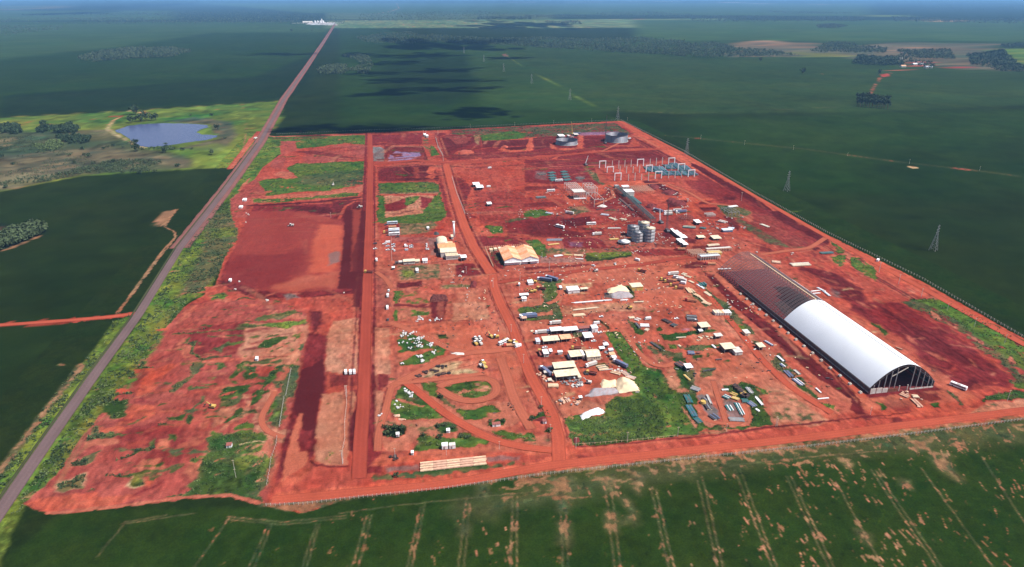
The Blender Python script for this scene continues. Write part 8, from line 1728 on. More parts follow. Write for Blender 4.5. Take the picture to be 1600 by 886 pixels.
# ------------------------------------------------------------------ heaps
def heap(label, cat, name, P, h, m, seed=1, res=26, peaks=3, flat=1.3):
    cx = sum(p[0] for p in P)/len(P); cy = sum(p[1] for p in P)/len(P); xs = np.linspace(min(p[0] for p in P), max(p[0] for p in P), res); ys = np.linspace(min(p[1] for p in P), max(p[1] for p in P), res)
    X, Y = np.meshgrid(xs, ys); L_ = Land.dist(None, X+(fbm(X, Y, 8, seed, 3)-.5)*4, Y+(fbm(X, Y, 8, seed+5, 3)-.5)*4, P, True)
    z = np.clip(-L_/max(1.5, h*flat), 0, 1)**.8*h*(.45+1.0*fbm(X, Y, max(5, (xs[-1]-xs[0])/peaks), seed+2, 3)); z = np.where(L_ < 0, z, -.2)
    me = bpy.data.meshes.new(name); i = np.arange(res*res).reshape(res, res); q = np.stack([i[:-1,:-1], i[:-1,1:], i[1:,1:], i[1:,:-1]], -1).reshape(-1, 4)
    q = q[(z.ravel()[q] > -.1).any(1)]
    me.from_pydata([(float(a)-cx, float(b)-cy, float(c)) for a, b, c in zip(X.ravel(), Y.ravel(), z.ravel())], [], q.tolist()); me.polygons.foreach_set('use_smooth', [True]*len(me.polygons))
    o = link(name, me, M[m] if isinstance(m, str) else m); o.location = (cx, cy, .32); return tag(o, label, cat)
heap('large pale washed sand heap at the edge of the green lot', 'sand heap', 'sand_heap', pts('AL', '1130,480 1180,400 1290,395 1420,430 1460,500 1480,580 1200,610 1160,540'), 5, 'sand', 3)
heap('cream sandy spill left of the large sand heap', 'sand heap', 'sand_heap', pts('AL', '910,470 980,410 1060,430 1140,400 1170,520 1080,520 950,540'), 1.6, 'sand', 9)
heap('grey gravel heap in front of the large sand heap', 'gravel heap', 'gravel_heap', pts('AL', '780,600 840,540 1050,525 1150,540 1200,605 1000,640 700,660'), 1.8, 'gravel', 4)
heap('bright white limestone heap at the corner of the green lot', 'stone heap', 'limestone_heap', pts('H', '510,240 560,200 690,165 740,210 690,230 600,240 540,275'), 2.2, 'lime', 5, peaks=6)
heap('yellowish sand heap beside the grey gravel on the open yard', 'sand heap', 'sand_heap', pts('D', '760,720 870,695 940,705 960,745 850,750 770,760'), 2.6, 'sand', 6)
heap('grey gravel bed beside the yellowish sand heap', 'gravel heap', 'gravel_heap', pts('D', '790,765 860,742 950,745 1000,790 900,810 800,805'), 1.2, 'gravel', 7)
heap('orange clay mound with a shadowed foot in the north basin', 'clay mound', 'clay_mound', pts('A', '905,288 960,270 1045,270 1060,290 960,302'), 3, 'clay', 8)
heap('orange clay mound left of the lower tank', 'clay mound', 'clay_mound', pts('A', '1310,240 1350,228 1385,232 1370,246'), 4, 'clay', 10)
heap('dark grey heap behind the car park', 'gravel heap', 'gravel_heap', pts('C', '685,215 700,195 735,200 745,215 720,222'), 3.5, mat('charcoal_heap', (.05,.05,.05), .95, 0, .3, .4), 11)
heap('white lime patch at the fork of the roads', 'stone heap', 'limestone_heap', pts('E', '850,490 900,478 975,482 985,500 900,508'), .8, 'offw', 12)
heap('pale stone mound beside the bulk bags on the grass', 'stone heap', 'limestone_heap', pts('G', '320,230 380,222 385,245 330,250'), 1.2, 'peach', 13)
heap('long pale spoil strip below the bulk bags', 'stone heap', 'limestone_heap', pts('G', '370,262 445,258 450,276 380,278'), .8, 'peach', 14)
heap('red mound on the traffic island', 'clay mound', 'clay_mound', pts('H', '90,280 130,255 185,250 210,270 170,290'), 1.8, 'clayd', 15)
heap('red mound at the corner of the green lot', 'clay mound', 'clay_mound', pts('H', '455,490 460,440 505,440 525,475 500,492'), 2.2, 'clayd', 16)
heap('dark soil block beside the avenue', 'clay mound', 'clay_mound', pts('C', '1035,705 1045,650 1090,655 1090,705'), 2.5, 'clayd', 17)
heap('dark ploughed mound beside the fenced plot', 'clay mound', 'clay_mound', pts('C', '665,835 680,770 810,770 830,835'), 1.6, mat('furrowed_soil', tuple(PALL['deep']), .95, 0, .3, .5), 18, peaks=6)
heap('white plastic covered heap in the yard', 'stone heap', 'limestone_heap', pts('BF', '1010,700 1080,665 1200,665 1270,690 1200,715'), 2, 'offw', 19)
for i, (x, y, r_) in enumerate([(1190,605,60),(1330,660,70),(1360,735,60),(1430,760,70),(1170,785,50)]):
    heap(f'dark rocky spoil heap in the eastern yard, {ordn(i)} from the back', 'spoil heap', 'spoil_heap', pts('B', f'{x-r_},{y} {x-r_//2},{y-22} {x+r_//2},{y-20} {x+r_},{y+4} {x},{y+24}'), 3, 'clayd', 30+i, peaks=6)

# ------------------------------------------------------------------ bulk bags, drums, coils, loose stones
def scatter(name, cat, label, group, maker, code, spots, n, sd, rmin=.7, jx=9, jy=6):
    rr = random.Random(sd); me, m = maker
    for i in range(n):
        cx, cy = spots[rr.randrange(len(spots))]; x, y = at(code, cx+rr.gauss(0, jx), cy+rr.gauss(0, jy), .3)
        o = link(name, me, m if not me.materials else None); o.location = (x, y, .3); o.rotation_euler = (0, 0, rr.uniform(0, 3)); s_ = rr.uniform(rmin, 1.15)*(.72 if name == 'bulk_bag' else .8); o.scale = (s_, s_*rr.uniform(.7, 1.2), s_*rr.uniform(.7, 1.1))
        tag(o, label, cat, group)
def bag(s=1.):
    mb = MB(); mb.cyl(0, 0, 0, .25*s, .9*s, 8, 1.15*s, False); mb.cyl(0, 0, .25*s, 1.1*s, 1.15*s, 8, 1.05*s, False); mb.cyl(0, 0, 1.1*s, 1.5*s, 1.05*s, 8, .35*s); return mb
def coil():
    mb = MB(); mb.ring(0, 0, 0, .9, 1.5, .6, 12); return mb
def crate(): return MB().box(-1.3, 1.3, -.9, .9, 0, 1.0).box(-1.2, 1.2, -.8, .8, 1.0, 1.25)
bagm, coilm, cratem = bag(1.05).mesh('bulk_bag'), coil().mesh('pipe_coil'), crate().mesh('crate')
BAG = (bagm, mat('white_bag_cloth', (.50,.51,.52), .8, 0, .15, .8)); COIL = (coilm, M['black'])
def cratek(m): me = crate().mesh('crate'); return (me, M[m])
for code, spots, n, lb, grp in [
 ('E', [(420,300),(440,310),(495,300),(405,325)], 22, 'white bulk bag in the heap at the top left of the weedy lot', 'bags at the top left of the weedy lot'),
 ('E', [(545,365),(560,350),(600,345),(540,390),(565,410)], 30, 'white bulk bag in the big heap in the middle of the weedy lot', 'bags in the middle of the weedy lot'),
 ('E', [(640,410),(670,410),(580,415)], 14, 'white bulk bag in the row right of the big heap', 'bags right of the big heap'),
 ('E', [(375,390),(430,385),(485,350),(485,435)], 11, 'white bulk bag lying loose at the left of the big heap', 'loose bags left of the big heap'),
 ('E', [(575,520),(590,545),(560,510),(595,565)], 18, 'white bulk bag in the heap below the lane', 'bags below the lane'),
 ('E', [(690,475),(705,490),(720,465)], 9, 'cream bulk bag at the right tip of the weedy lot', 'bags at the right tip'),
 ('E', [(410,575),(400,585)], 4, 'white bulk bag at the bottom left of the weedy lot', 'bags at the bottom left'),
 ('E', [(560,170),(580,160),(555,185),(600,175)], 14, 'white bulk bag on the grass plot, left heap', 'bags on the grass plot left'),
 ('E', [(660,175),(700,178),(730,175),(765,178)], 16, 'white bulk bag in the row at the foot of the dark mound', 'bags at the dark mound'),
 ('E', [(455,845),(475,860),(440,830),(480,880)], 12, 'white bulk bag in the upper heap on the green island', 'bags on the green island, upper'),
 ('G', [(465,20),(480,40),(440,10),(490,8)], 10, 'white bulk bag in the middle of the green island', 'bags on the green island, middle'),
 ('G', [(345,105),(305,118),(340,132),(375,132),(360,150),(405,155),(370,170),(295,108)], 10, 'white round bag on the grass beside the lane loop', 'bags beside the lane loop'),
 ('G', [(195,235),(218,222)], 3, 'white round bag at the roadside left of the lane loop', 'bags left of the lane loop')]:
    j = (14, 9) if n > 10 else ((10, 5) if n > 4 else (6, 3))
    scatter('bulk_bag', 'bulk bag', lb, grp, BAG, code, spots, n, n+len(lb), .75, *j)
scatter('pipe_coil', 'pipe coil', 'black plastic pipe coil in the upper black row on the tan yard', 'black coils, upper row', COIL, 'E', [(740,605),(700,635),(690,645),(630,660),(600,665),(570,690),(545,695),(780,605),(720,655)], 34, 5, .8, 12, 5)
scatter('pipe_coil', 'pipe coil', 'black plastic pipe coil in the lower black row on the tan yard', 'black coils, lower row', COIL, 'E', [(735,685),(760,680),(800,672),(835,668),(780,675)], 20, 6, .8, 12, 4)
scatter('pipe_coil', 'pipe coil', 'black coil under the power pole by the south road', 'black coils under the pole', COIL, 'G', [(310,620),(340,632),(330,605)], 9, 7, .8, 16, 5)
for lb, code, spots, n, m, jx, jy in [
 ('pale crate among the clutter in front of the twin cream sheds','AL',[(340,380),(400,385),(460,380),(520,385)],16,'bluew',18,8), ('grey crate among the clutter below the twin sheds','AL',[(360,450),(440,460),(500,440),(570,420),(590,470),(640,450)],30,'grey',26,14),
 ('white crate among the clutter below the twin sheds','AL',[(490,500),(560,520),(600,530),(620,490),(660,470)],18,'offw',28,14), ('dark crate beside the pale lean-to','AL',[(680,330),(720,320),(700,300)],10,'dgrey',20,12),
 ('peach crate at the left edge of the camp yard','AL',[(60,400),(90,380),(180,440),(40,330),(100,430)],14,'peach',22,14), ('crate in the rows above the white limestone','H',[(290,100),(350,110),(400,90),(340,130),(470,110)],24,'peach',26,10),
 ('grey crate in the rows above the white limestone','H',[(380,85),(430,80),(320,95),(465,125)],12,'grey',20,6), ('pale crate between the twin sheds and the green lot','AL',[(1150,260),(1200,250),(1180,300),(1230,270)],12,'offw',22,14),
 ('pale crate between the small cabins beside the green strip','AK',[(1000,680),(1060,720),(1100,690),(1080,560),(1040,540)],12,'grey',20,14), ('cream crate behind the yard of the long shed','F',[(60,280),(110,298),(150,295)],9,'cream',14,6),
 ('cream crate on the left of the small white shelter','J',[(90,345),(140,340),(165,345),(75,370)],14,'cream',14,7), ('pale crate in the dust left of the silos','D',[(720,215),(650,215),(800,235),(900,240),(840,230)],14,'peach',22,8),
 ('pale crate in the yard north of the silo roofs','AH',[(90,460),(130,520),(20,540),(180,480)],14,'cream',24,10), ('white crate behind the lower open tank','BP',[(380,250),(340,275),(400,280),(320,290)],12,'offw',18,8),
 ('pale crate right of the diagonal white roofs','I',[(100,60),(350,90),(480,160),(360,60)],10,'offw',40,16), ('dark crate on the far yard beside the spoil','B',[(720,660),(780,700),(660,620),(560,760)],14,'cream',40,12),
 ('crate beside the stepped shelter','J',[(430,440),(60,480),(30,590)],6,'maroon',14,10), ('pale crate at the roadside right of the twin warehouse','AI',[(210,215),(290,225),(160,210)],6,'grey',20,6),
 ('small rusty part beside the avenue junction','C',[(945,580),(960,560),(935,600)],7,'offw',10,6), ('stone on the lane below the canteen','C',[(400,485),(340,500),(500,480)],6,'rust',40,5),
 ('pale block on the pad edge','AB',[(300,655),(455,715),(280,722),(575,825),(1290,750),(130,600)],8,'offw',8,3), ('pale block on the slope west of the pad','AB',[(390,15),(385,105),(305,250),(410,35)],6,'offw',8,4),
 ('pale scrap at the far dark yard','B',[(1240,830),(1290,830),(1380,850),(1450,850)],14,'offw',26,8), ('pale scrap behind the hangar skeleton','I',[(640,375),(700,300),(910,395),(150,200),(380,250)],12,'offw',20,8),
 ('red brown log at the fork beside the loop','G',[(1400,110),(1420,130),(1415,150)],7,'rust',14,12), ('wooden scrap beside the hangar mouth','L',[(480,170),(520,150),(600,210),(640,250)],10,'peach',24,14)]:
    scatter('crate', 'crate', lb, lb.split(' ',1)[1]+' group', cratek(m), code, spots, int(n*.9), n*3+len(lb), .7, jx, jy)

# ------------------------------------------------------------------ poles, pylons, fences
def pole_proto(h=11.):
    t = thing('utility_pole', '', 'utility pole'); MB().cyl(0, 0, 0, h, .22, 8, .14).build('shaft', M['offw'], t); MB().cbox(0, 0, h-.6, 2.6, .2, .22).build('crossarm', M['wood'], t)
    for x in (-1.1, 0, 1.1): MB().cyl(x, 0, h-.5, h-.1, .12, 6).build('insulator', M['dgrey'], t)
    return Kind(t)
pole = pole_proto()
def poles(code, lst, lb, grp):
    for i, (zx, zb, zt) in enumerate(lst):
        h = max(7, min(14, hgt(code, zx, zb, zt))); pole.put(at(code, zx, zb, .3), 0, lb.replace('#', ordn(i)), grp, h/11.)
poles('X', [(482,0,0)][:0]+[(542,620,602),(535.4,725,703),(617.5,716,700),(697.5,711,699),(780.1,702,691)], '# slim pole from the left, west of the south gate', 'poles west of the gate')
poles('X', [(899.7,700,683),(980,691,675),(1058.7,682,667),(1134.8,674,665),(1212,666,651),(1214,666,653),(1359.6,648,638),(1573.8,626.5,610)], '# pole from the left along the south road east of the gate', 'poles along the south road')
poles('W', [(925,402,352),(1015,455,410),(1120,515,475),(1240,577,543),(1365,652,613),(1505,728,688)], '# utility pole from the top along the green strip of the east road', 'poles along the east strip')
poles('R', [(103,642,622),(305,668,648),(530,692,672),(780,720,705),(1065,757,735),(1390,787,768)], '# small pole from the left along the thin brown track in the eastern field', 'poles along the brown track')
poles('Q', [(605,590,572),(810,582,565),(990,572,555),(1165,564,548),(1330,557,542)], '# small pole from the left along the north edge of the site', 'poles along the north edge')
for c, x, b, t_, lb in [('C',995,575,510,'pole beside the small white scrap at the avenue'),('C',1243,702,615,'dark footed pole where the avenue forks'),('BA',640,465,325,'pole above the small white hut at the junction'),
   ('D',225,545,465,'lamp pole right of the twin warehouse'),('BM',812,35,-30,'pole at the head of the grass strip'),('D',1053,500,455,'pole behind the blue and white tipper'),('H',150,150,55,'pole on the traffic island'),
   ('H',235,385,340,'pole in the small bush by the gate'),('E',1525,575,490,'pole beside the machine park road'),('E',1410,290,215,'pole on the verge above the machine park'),('AE',1100,725,640,'lone pole in the green meadow'),
   ('AE',1115,805,725,'lower lone pole in the green meadow'),('AC',1312,850,785,'pole between the two dark lanes'),('AI',160,220,130,'thin pole at the corner of the twin warehouse'),('BM',150,330,270,'thin pole behind the L shaped office'),
   ('N',462,730,640,'pole at the bend of the east road'),('B',1487,900,600,'thin pole right of the eastern spoil'),('A',735,120,80,'pole at the north fence, right of the substation'),('A',600,125,80,'pole left of the white substation sheds'),
   ('A',625,125,82,'pole beside the white substation sheds'),('F',145,0,-40,'thin pole behind the camp road'),('AB',1165,60,10,'thin pole at the top right of the big pad')]:
    pole.put(at(c, x, b, .3), 0, lb, None, max(.65, min(1.25, hgt(c, x, b, t_)/11.)))
def pylon_proto(H=34.):
    t = thing('transmission_pylon', '', 'pylon')
    def w(z): return 4.2*(1-z/H*.8) if z < H*.7 else 4.2*.44
    for sx in (-1, 1):
        for sy in (-1, 1): MB().beam((sx*4.0, sy*4.0, 0), (sx*.75, sy*.75, H*.68), .26).beam((sx*.75, sy*.75, H*.68), (sx*.3, sy*.3, H), .2).build('leg', M['grey'], t)
    mb = MB(); zs = [0, .16, .31, .44, .56, .68]
    for a, b in zip(zs[:-1], zs[1:]):
        wa, wb = 4.0-3.25*a/.68, 4.0-3.25*b/.68
        for sgn in (-1, 1):
            mb.beam((-wa, sgn*wa, a*H), (wb, sgn*wb, b*H), .12).beam((wa, sgn*wa, a*H), (-wb, sgn*wb, b*H), .12).beam((sgn*wa, -wa, a*H), (sgn*wb, wb, b*H), .12).beam((sgn*wa, wa, a*H), (sgn*wb, -wb, b*H), .12)
    mb.build('lattice', M['grey'], t)
    for z in (.72, .83, .94): MB().beam((-5.2 if z < .9 else -3.6, 0, z*H), (5.2 if z < .9 else 3.6, 0, z*H), .3, .4).build('crossarm', M['grey'], t)
    return Kind(t)
pyl = pylon_proto(); PYL = [(1458,391),(1229,298.5),(1072.5,242),(965,187),(890.5,156),(830.6,130.5),(787,112),(756,96.5),(725,83.5)]
PP = [at('X', x, y, .3) for x, y in PYL]
for i, p in enumerate(PP): pyl.put((p[0], p[1], .2), R(30), f'grey lattice pylon, {ordn(i)} from the nearest in the line across the fields', 'lattice pylons')
fence('dense white post fence along the south side of the south road', pts('X', '416,791 474,789 540,781 700,764 855,742 1070,719 1263,699 1430,679 1604,656'), 2.9, 2.0, M['conc'], .27, (1., 1.8), railm=M['concd'])
fence('pale post fence along the east road', pts('X', '970,188 1066,235 1180,302 1292,364 1440,436 1625,543'), 4, 2.4, M['conc'], .34, (1.2, 2.1), railm=M['concd'])
fence('thin pale fence along the north edge of the site', pts('X', '433,210 600,203 700,200 968,188'), 4, 2, M['conc'], .3, (1, 1.8), railm=M['tealg'])
fence('white post line across the meadow, lower half', pts('AG', '195,440 185,520 140,640 125,760 100,886'), 3.6, 2.2, M['conc'], .24, (2,), railm=M['concd'])
fence('white post line beside the dark lane, upper half', pts('AC', '798,640 770,780 750,886')+pts('AG', '260,80 215,360'), 3.6, 2.4, M['offw'], .24, (2.2,), railm=M['concd'])
fence('white post line between the two dark lanes', pts('AG', '820,-20 840,120 820,300 822,460 800,560 806,690'), 3.6, 2.4, M['offw'], .26, (2.,), railm=M['peach'])
fence('wooden post row along the car park front', pts('C', '325,500 560,497 700,480 850,460'), 2, 2.2, M['maroon'], .25, (1.8,), railm=M['peach'])
fence('pale post fence left of the canteen', pts('C', '303,250 305,360 310,470'), 3, 2.2, M['offw'], .25, (1.8,))
fence('post row between the avenue and the dark field', pts('A', '865,520 905,660 950,770 985,860'), 6, 4, M['offw'], .4)
fence('post row in the middle of the north square', pts('A', '715,160 735,240 780,320 785,370'), 6, 5, M['offw'], .4)
fence('pale fence along the lane past the crossing', pts('E', '330,262 520,300 700,360 850,440'), 5, 1.2, M['peach'], .25)
fence('low fence around the green lot', pts('H', '430,505 620,485 945,480 1280,440 1590,400')[:0]+pts('H', '445,512 700,495 1000,470 1400,428'), 4, 1.6, M['wood'], .25, (1.3,))

# ------------------------------------------------------------------ trees
def crown(rr, rx, rz, n, cz, q=1.0, n_l=5):
    """leaf clumps spread through lobes of an uneven crown"""
    mb = MB(); lobes = [(rr.gauss(0, rx*.4), rr.gauss(0, rx*.4), cz+rr.uniform(-.45, .5)*rz, rr.uniform(.45, .7)) for _ in range(n_l)]
    for i in range(n):
        lx, ly, lz, lr = lobes[i % n_l]; th, ph = rr.uniform(0, 6.28), math.acos(rr.uniform(-1, 1)); r_ = rr.uniform(.6, 1)**.4*lr
        c = Vector((lx+rx*r_*math.sin(ph)*math.cos(th), ly+rx*r_*math.sin(ph)*math.sin(th), lz+rz*r_*math.cos(ph)))
        a = Vector((rr.gauss(0,1), rr.gauss(0,1), rr.gauss(0,.6))).normalized()*q*rr.uniform(.6, 1.2); b = a.cross(Vector((rr.gauss(0,1), rr.gauss(0,1), rr.gauss(0,1)))).normalized()*q*rr.uniform(.6, 1.1)
        mb.add([c-a, c-b, c+a, c+b], [(0,1,2,3)])
    return mb
def tree_proto(name, cat, h, rx, rz, n, q, m, seed):
    rr = random.Random(seed); t = thing(name, '', cat); mb = MB(); mb.cyl(0, 0, 0, h-rz, h*.028, 6, h*.015)
    for k in range(4):
        a = k*1.6+.3; mb.beam((0, 0, h-rz*1.7), (math.cos(a)*rx*.6, math.sin(a)*rx*.6, h-rz*.7), h*.014)
    mb.build('trunk', M['bark'], t); crown(rr, rx, rz, n, h-rz, q).build('crown', M[m], t); return Kind(t)
euc = [tree_proto('eucalyptus_tree', 'tree', 26, 5, 9, 130, 1.5, 'leaf', s) for s in (1, 2)]
bro = [tree_proto('broadleaf_tree', 'tree', 12, 6, 4.6, 130, 1.3, 'leaf', 3), tree_proto('broadleaf_tree', 'tree', 10, 5, 4, 110, 1.2, 'leafm', 4)]
bsh = [tree_proto('bush', 'bush', 4.2, 3, 1.9, 60, .9, 'leaf', 5), tree_proto('bush', 'bush', 3.6, 2.6, 1.6, 60, .8, 'leafm', 6)]
rr = random.Random(3)
for i in range(13):
    for j in range(4):
        zx = 825+i*11.5+rr.uniform(-3, 3); zy = 466+j*8.5+i*.9+rr.uniform(-1.5, 1.5); edge = 'front row' if j == 3 else ('back row' if j == 0 else 'middle rows')
        euc[(i+j) % 2].put(at('R', zx, zy, 0), rr.uniform(0, 6), f'dark eucalyptus in the {edge} of the dense block in the eastern field', f'eucalyptus block, {edge}', rr.uniform(.85, 1.1))
for c, zx, zy, k, sc, lb in [('R',575,342,0,2.0,'lone dark tree in the eastern field, right of the middle'),('R',378,283,0,1.6,'small lone tree near the wood edge'),('AF',1255,112,0,2.1,'tall dark tree alone on the field edge above the pond'),('AF',1320,105,1,.9,'small tree right of the tall dark one above the pond'),
   ('AF',1210,190,0,1.5,'leftmost tree of the clump above the pond'),('AF',1250,175,1,1.3,'second tree of the clump above the pond'),('AF',1300,175,0,1.6,'third tree of the clump above the pond'),('AF',1350,165,0,1.7,'tallest tree of the clump above the pond'),('AF',1400,168,1,1.4,'fifth tree of the clump above the pond'),('AF',1435,165,0,1.5,'rightmost tree of the clump above the pond'),
   ('AF',410,235,0,1.6,'round dark tree left of the thicket'),('AF',1250,395,0,1.1,'dark tree on the pond dam'),('AF',1262,450,0,1.3,'dark tree below the pond dam'),('AF',1520,465,0,1.0,'dark tree right of the dam'),('P',980,715,1,1.2,'round bush tree on the bright pasture'),('P',1003,600,0,1.2,'dark tree on the little headland of the pond'),
   ('R',927,342,0,1.6,'dark tree beside the red farm track'),('FE',395,345,1,1.2,'small tree left of the red farm track'),('FB',1160,295,0,2.2,'dark bush group in the far western field'),('FB',1350,290,1,1.6,'small tree far out in the western field')]:
    bro[k].put(at(c, zx, zy, 0), rr.uniform(0, 6), lb, None, sc)
BU = [('AF',x,y) for x, y in [(755,435),(640,495),(780,485),(820,505),(955,430),(995,420),(1040,405),(1135,418),(120,575),(15,425),(20,505),(350,465),(680,565),(865,570),(1050,548),(1430,645),(1290,655),(1530,390),(820,610),(700,660),(60,790),(1570,440)]]+[('P',x,y) for x, y in [(760,700),(800,690),(840,695),(885,690),(820,770),(880,535),(975,535),(1040,640),(410,720)]]
for i, (c, x, y) in enumerate(BU):
    bsh[i % 2].put(at(c, x, y, 0), rr.uniform(0, 6), 'dark green bush scattered on the tan pasture round the pond', 'bushes on the pasture', rr.uniform(1.0, 1.7))
for c, x, y, lb in [('G',270,350,'bush in the leftmost ring, left one'),('G',340,345,'bush in the leftmost ring, middle one'),('G',410,360,'bush in the leftmost ring, right one'),('G',260,400,'bush beside the tiny leftmost hut'),('G',745,340,'bush left of the pink roofed hut'),('G',800,325,'bush behind the pink roofed hut'),
   ('G',870,345,'bush right of the pink roofed hut'),('G',1220,290,'bush left of the red roofed hut'),('G',1330,285,'bush right of the red roofed hut'),('G',600,420,'bush at the left of the roadside grass'),('G',750,435,'bush in the middle of the roadside grass'),('G',950,430,'bush behind the right white box'),
   ('G',1010,440,'bush right of the white boxes'),('H',70,270,'bush at the left of the traffic island'),('H',140,225,'bush at the top of the traffic island'),('H',235,370,'bush below the traffic island'),('H',150,160,'bush at the foot of the island pole'),('J',380,165,'dark bush beside the seven containers'),('J',590,400,'bush left of the rack store'),
   ('J',530,300,'bush right of the small pale cabin'),('C',1040,155,'small bush beside the avenue bend'),('G',750,65,'dark bush beside the loop road'),('E',1200,60,'small bush on the pale plot'),('AG',1180,350,'bush on the pale strip'),('BI',690,740,'bush below the long dark pile'),('AG',1290,790,'dark bush in the verge left of the pile rows')]:
    bsh[len(lb) % 2].put(at(c, x, y, 0), rr.uniform(0, 6), lb, None, rr.uniform(.55, .8))
drop(euc+bro+bsh+[pole, pyl])

def wood(name, label, P, n, hmin, hmax, m, seed, per=12, q=None, cat='woodland'):
    """a far wood seen as one mass of separate crowns"""
    rr = random.Random(seed); x0, x1 = min(p[0] for p in P), max(p[0] for p in P); y0, y1 = min(p[1] for p in P), max(p[1] for p in P)
    X = np.array([rr.uniform(x0, x1) for _ in range(n*6)]); Y = np.array([rr.uniform(y0, y1) for _ in range(n*6)])
    d = Land.dist(None, X, Y, P, True); dn = fbm(X, Y, max(60, (x1-x0)/9), seed, 3); ok = (d < 0) & (dn > .36); X, Y = X[ok][:n], Y[ok][:n]
    N = len(X); rg = np.random.RandomState(seed); h = rg.uniform(hmin, hmax, N); r_ = h*rg.uniform(.32, .5, N)
    K = N*per; ti = np.repeat(np.arange(N), per)
    v = rg.normal(size=(K, 3)); v /= np.linalg.norm(v, axis=1)[:, None]
    c = np.stack([X[ti]+v[:, 0]*r_[ti]*.85, Y[ti]+v[:, 1]*r_[ti]*.85, h[ti]*.6+v[:, 2]*h[ti]*.36], 1)
    a = rg.normal(size=(K, 3)); a /= np.linalg.norm(a, axis=1)[:, None]; b = np.cross(a, rg.normal(size=(K, 3))); b /= np.linalg.norm(b, axis=1)[:, None]
    s_ = (r_[ti]*(.42 if q is None else q))[:, None]*rg.uniform(.7, 1.3, (K, 1)); a *= s_; b *= s_
    co = np.stack([c-a, c-b, c+a, c+b], 1).reshape(-1, 3).astype(np.float32)
    me = bpy.data.meshes.new(name); me.vertices.add(K*4); me.loops.add(K*4); me.polygons.add(K)
    me.vertices.foreach_set('co', co.ravel()); me.loops.foreach_set('vertex_index', np.arange(K*4, dtype=np.int32)); me.polygons.foreach_set('loop_start', np.arange(0, K*4, 4, dtype=np.int32)); me.update(calc_edges=True)
    return tag(link(name, me, m), label, cat, None, 'stuff')
LF, LM, LL = M['leaf'], M['leafm'], M['leafl']
wood('woodland', 'long belt of woodland across the middle distance, left part', pts('Q', '80,175 200,155 330,150 480,165 700,180 900,175 1150,180 1150,232 1000,228 780,210 500,200 300,205 120,198'), 2600, 7, 15, LM, 1)
wood('woodland', 'long belt of woodland across the middle distance, dark lower edge', pts('Q', '80,185 300,192 500,198 780,207 1000,226 1230,236 1450,255 1595,262 1595,250 1300,225 800,190 300,180'), 1500, 8, 16, LF, 2)
wood('woodland', 'woodland belt right of the middle, around the tan clearing', pts('Q', '1130,180 1400,175 1595,190 1595,262 1450,252 1300,245 1130,235')+[], 1500, 7, 15, LM, 3)
wood('woodland', 'scrubby woodland left of the tan field in the right distance', pts('R', '0,205 180,200 270,225 420,235 560,258 340,262 180,268 0,262'), 1500, 7, 15, LM, 4)
wood('woodland', 'woodland block between the two tan fields', pts('R', '680,200 760,195 840,212 960,225 960,248 800,245 600,245 620,228'), 700, 8, 15, LM, 5)
wood('woodland', 'dark woodland left of the farm', pts('R', '800,295 830,262 1010,270 1040,300 900,305'), 700, 9, 17, LF, 6)
wood('woodland', 'trees around the farm buildings', pts('R', '985,262 1060,248 1080,275 1190,300 1180,318 1140,316 1060,290 1000,280'), 130, 9, 16, LF, 7)
wood('woodland', 'woodland behind the farm', pts('R', '1000,235 1250,232 1280,275 1100,272'), 700, 8, 15, LM, 8)
wood('woodland', 'tree belt right of the farm', pts('R', '1330,255 1500,240 1560,290 1595,310 1595,335 1480,330 1440,315 1350,300'), 800, 8, 16, LF, 9)
wood('woodland', 'dark woods along the upper right edge', pts('R', '1420,245 1500,235 1520,262 1440,265'), 200, 9, 17, LF, 10)
wood('woodland', 'scattered trees at the top right', pts('R', '1480,210 1580,205 1600,222 1500,225'), 150, 8, 15, LF, 11)
wood('woodland', 'oval wood in the far western field', pts('P', '355,262 500,232 640,222 800,222 900,238 800,265 620,272 440,288 370,282'), 1300, 8, 15, LM, 12)
wood('woodland', 'dark front edge of the oval wood', pts('P', '440,285 620,270 800,262 760,256 600,262 450,276'), 350, 9, 15, LF, 13)
wood('woodland', 'wood at the left edge of the far field', pts('P', '-300,175 -300,120 100,118 295,122 290,138 150,150 60,165'), 900, 8, 15, LM, 14)
wood('woodland', 'curved wood beside the far part of the paved road', pts('P', '1460,325 1520,305 1600,300 1595,340 1480,345')+[], 420, 8, 15, LM, 15)
wood('woodland', 'curved tip of the wood in the far northern field', pts('Q', '-10,255 90,250 130,262 160,300 130,345 60,345 -60,345 -40,315 60,320 110,300 70,275'), 700, 7, 13, LM, 16)
wood('woodland', 'dark wood at the left edge of the near field', pts('S', '-260,150 0,175 150,182 222,205 180,232 100,262 0,300 -260,380'), 900, 6, 11, LM, 17, per=22)
wood('thicket', 'dark thicket at the left edge of the pasture', pts('AF', '-200,290 -150,230 0,240 60,212 180,215 210,280 150,300 0,295'), 170, 6, 11, LF, 18, per=26, cat='thicket')
wood('thicket', 'broad dark thicket beside the bright pasture', pts('AF', '330,280 370,245 480,210 650,205 740,245 700,285 560,290 450,280'), 230, 6, 11, LF, 19, per=26, cat='thicket')
wood('thicket', 'dark thicket above the bright one', pts('AF', '520,310 640,310 840,330 820,370 700,395 600,395 540,350'), 190, 5, 9, LF, 20, per=26, cat='thicket')
wood('thicket', 'bright green thicket in the pasture', pts('AF', '300,405 400,365 560,360 590,400 520,450 380,440 300,425'), 190, 4, 7, LL, 21, per=26, cat='thicket')
wood('thicket', 'scrub along the lower edge of the pasture', pts('AF', '-100,800 100,760 440,735 640,690 800,650 1100,655 1500,640 1500,540 1150,530 900,560 640,640 300,700 0,740'), 900, 2, 5, LM, 22, per=14, cat='scrub')
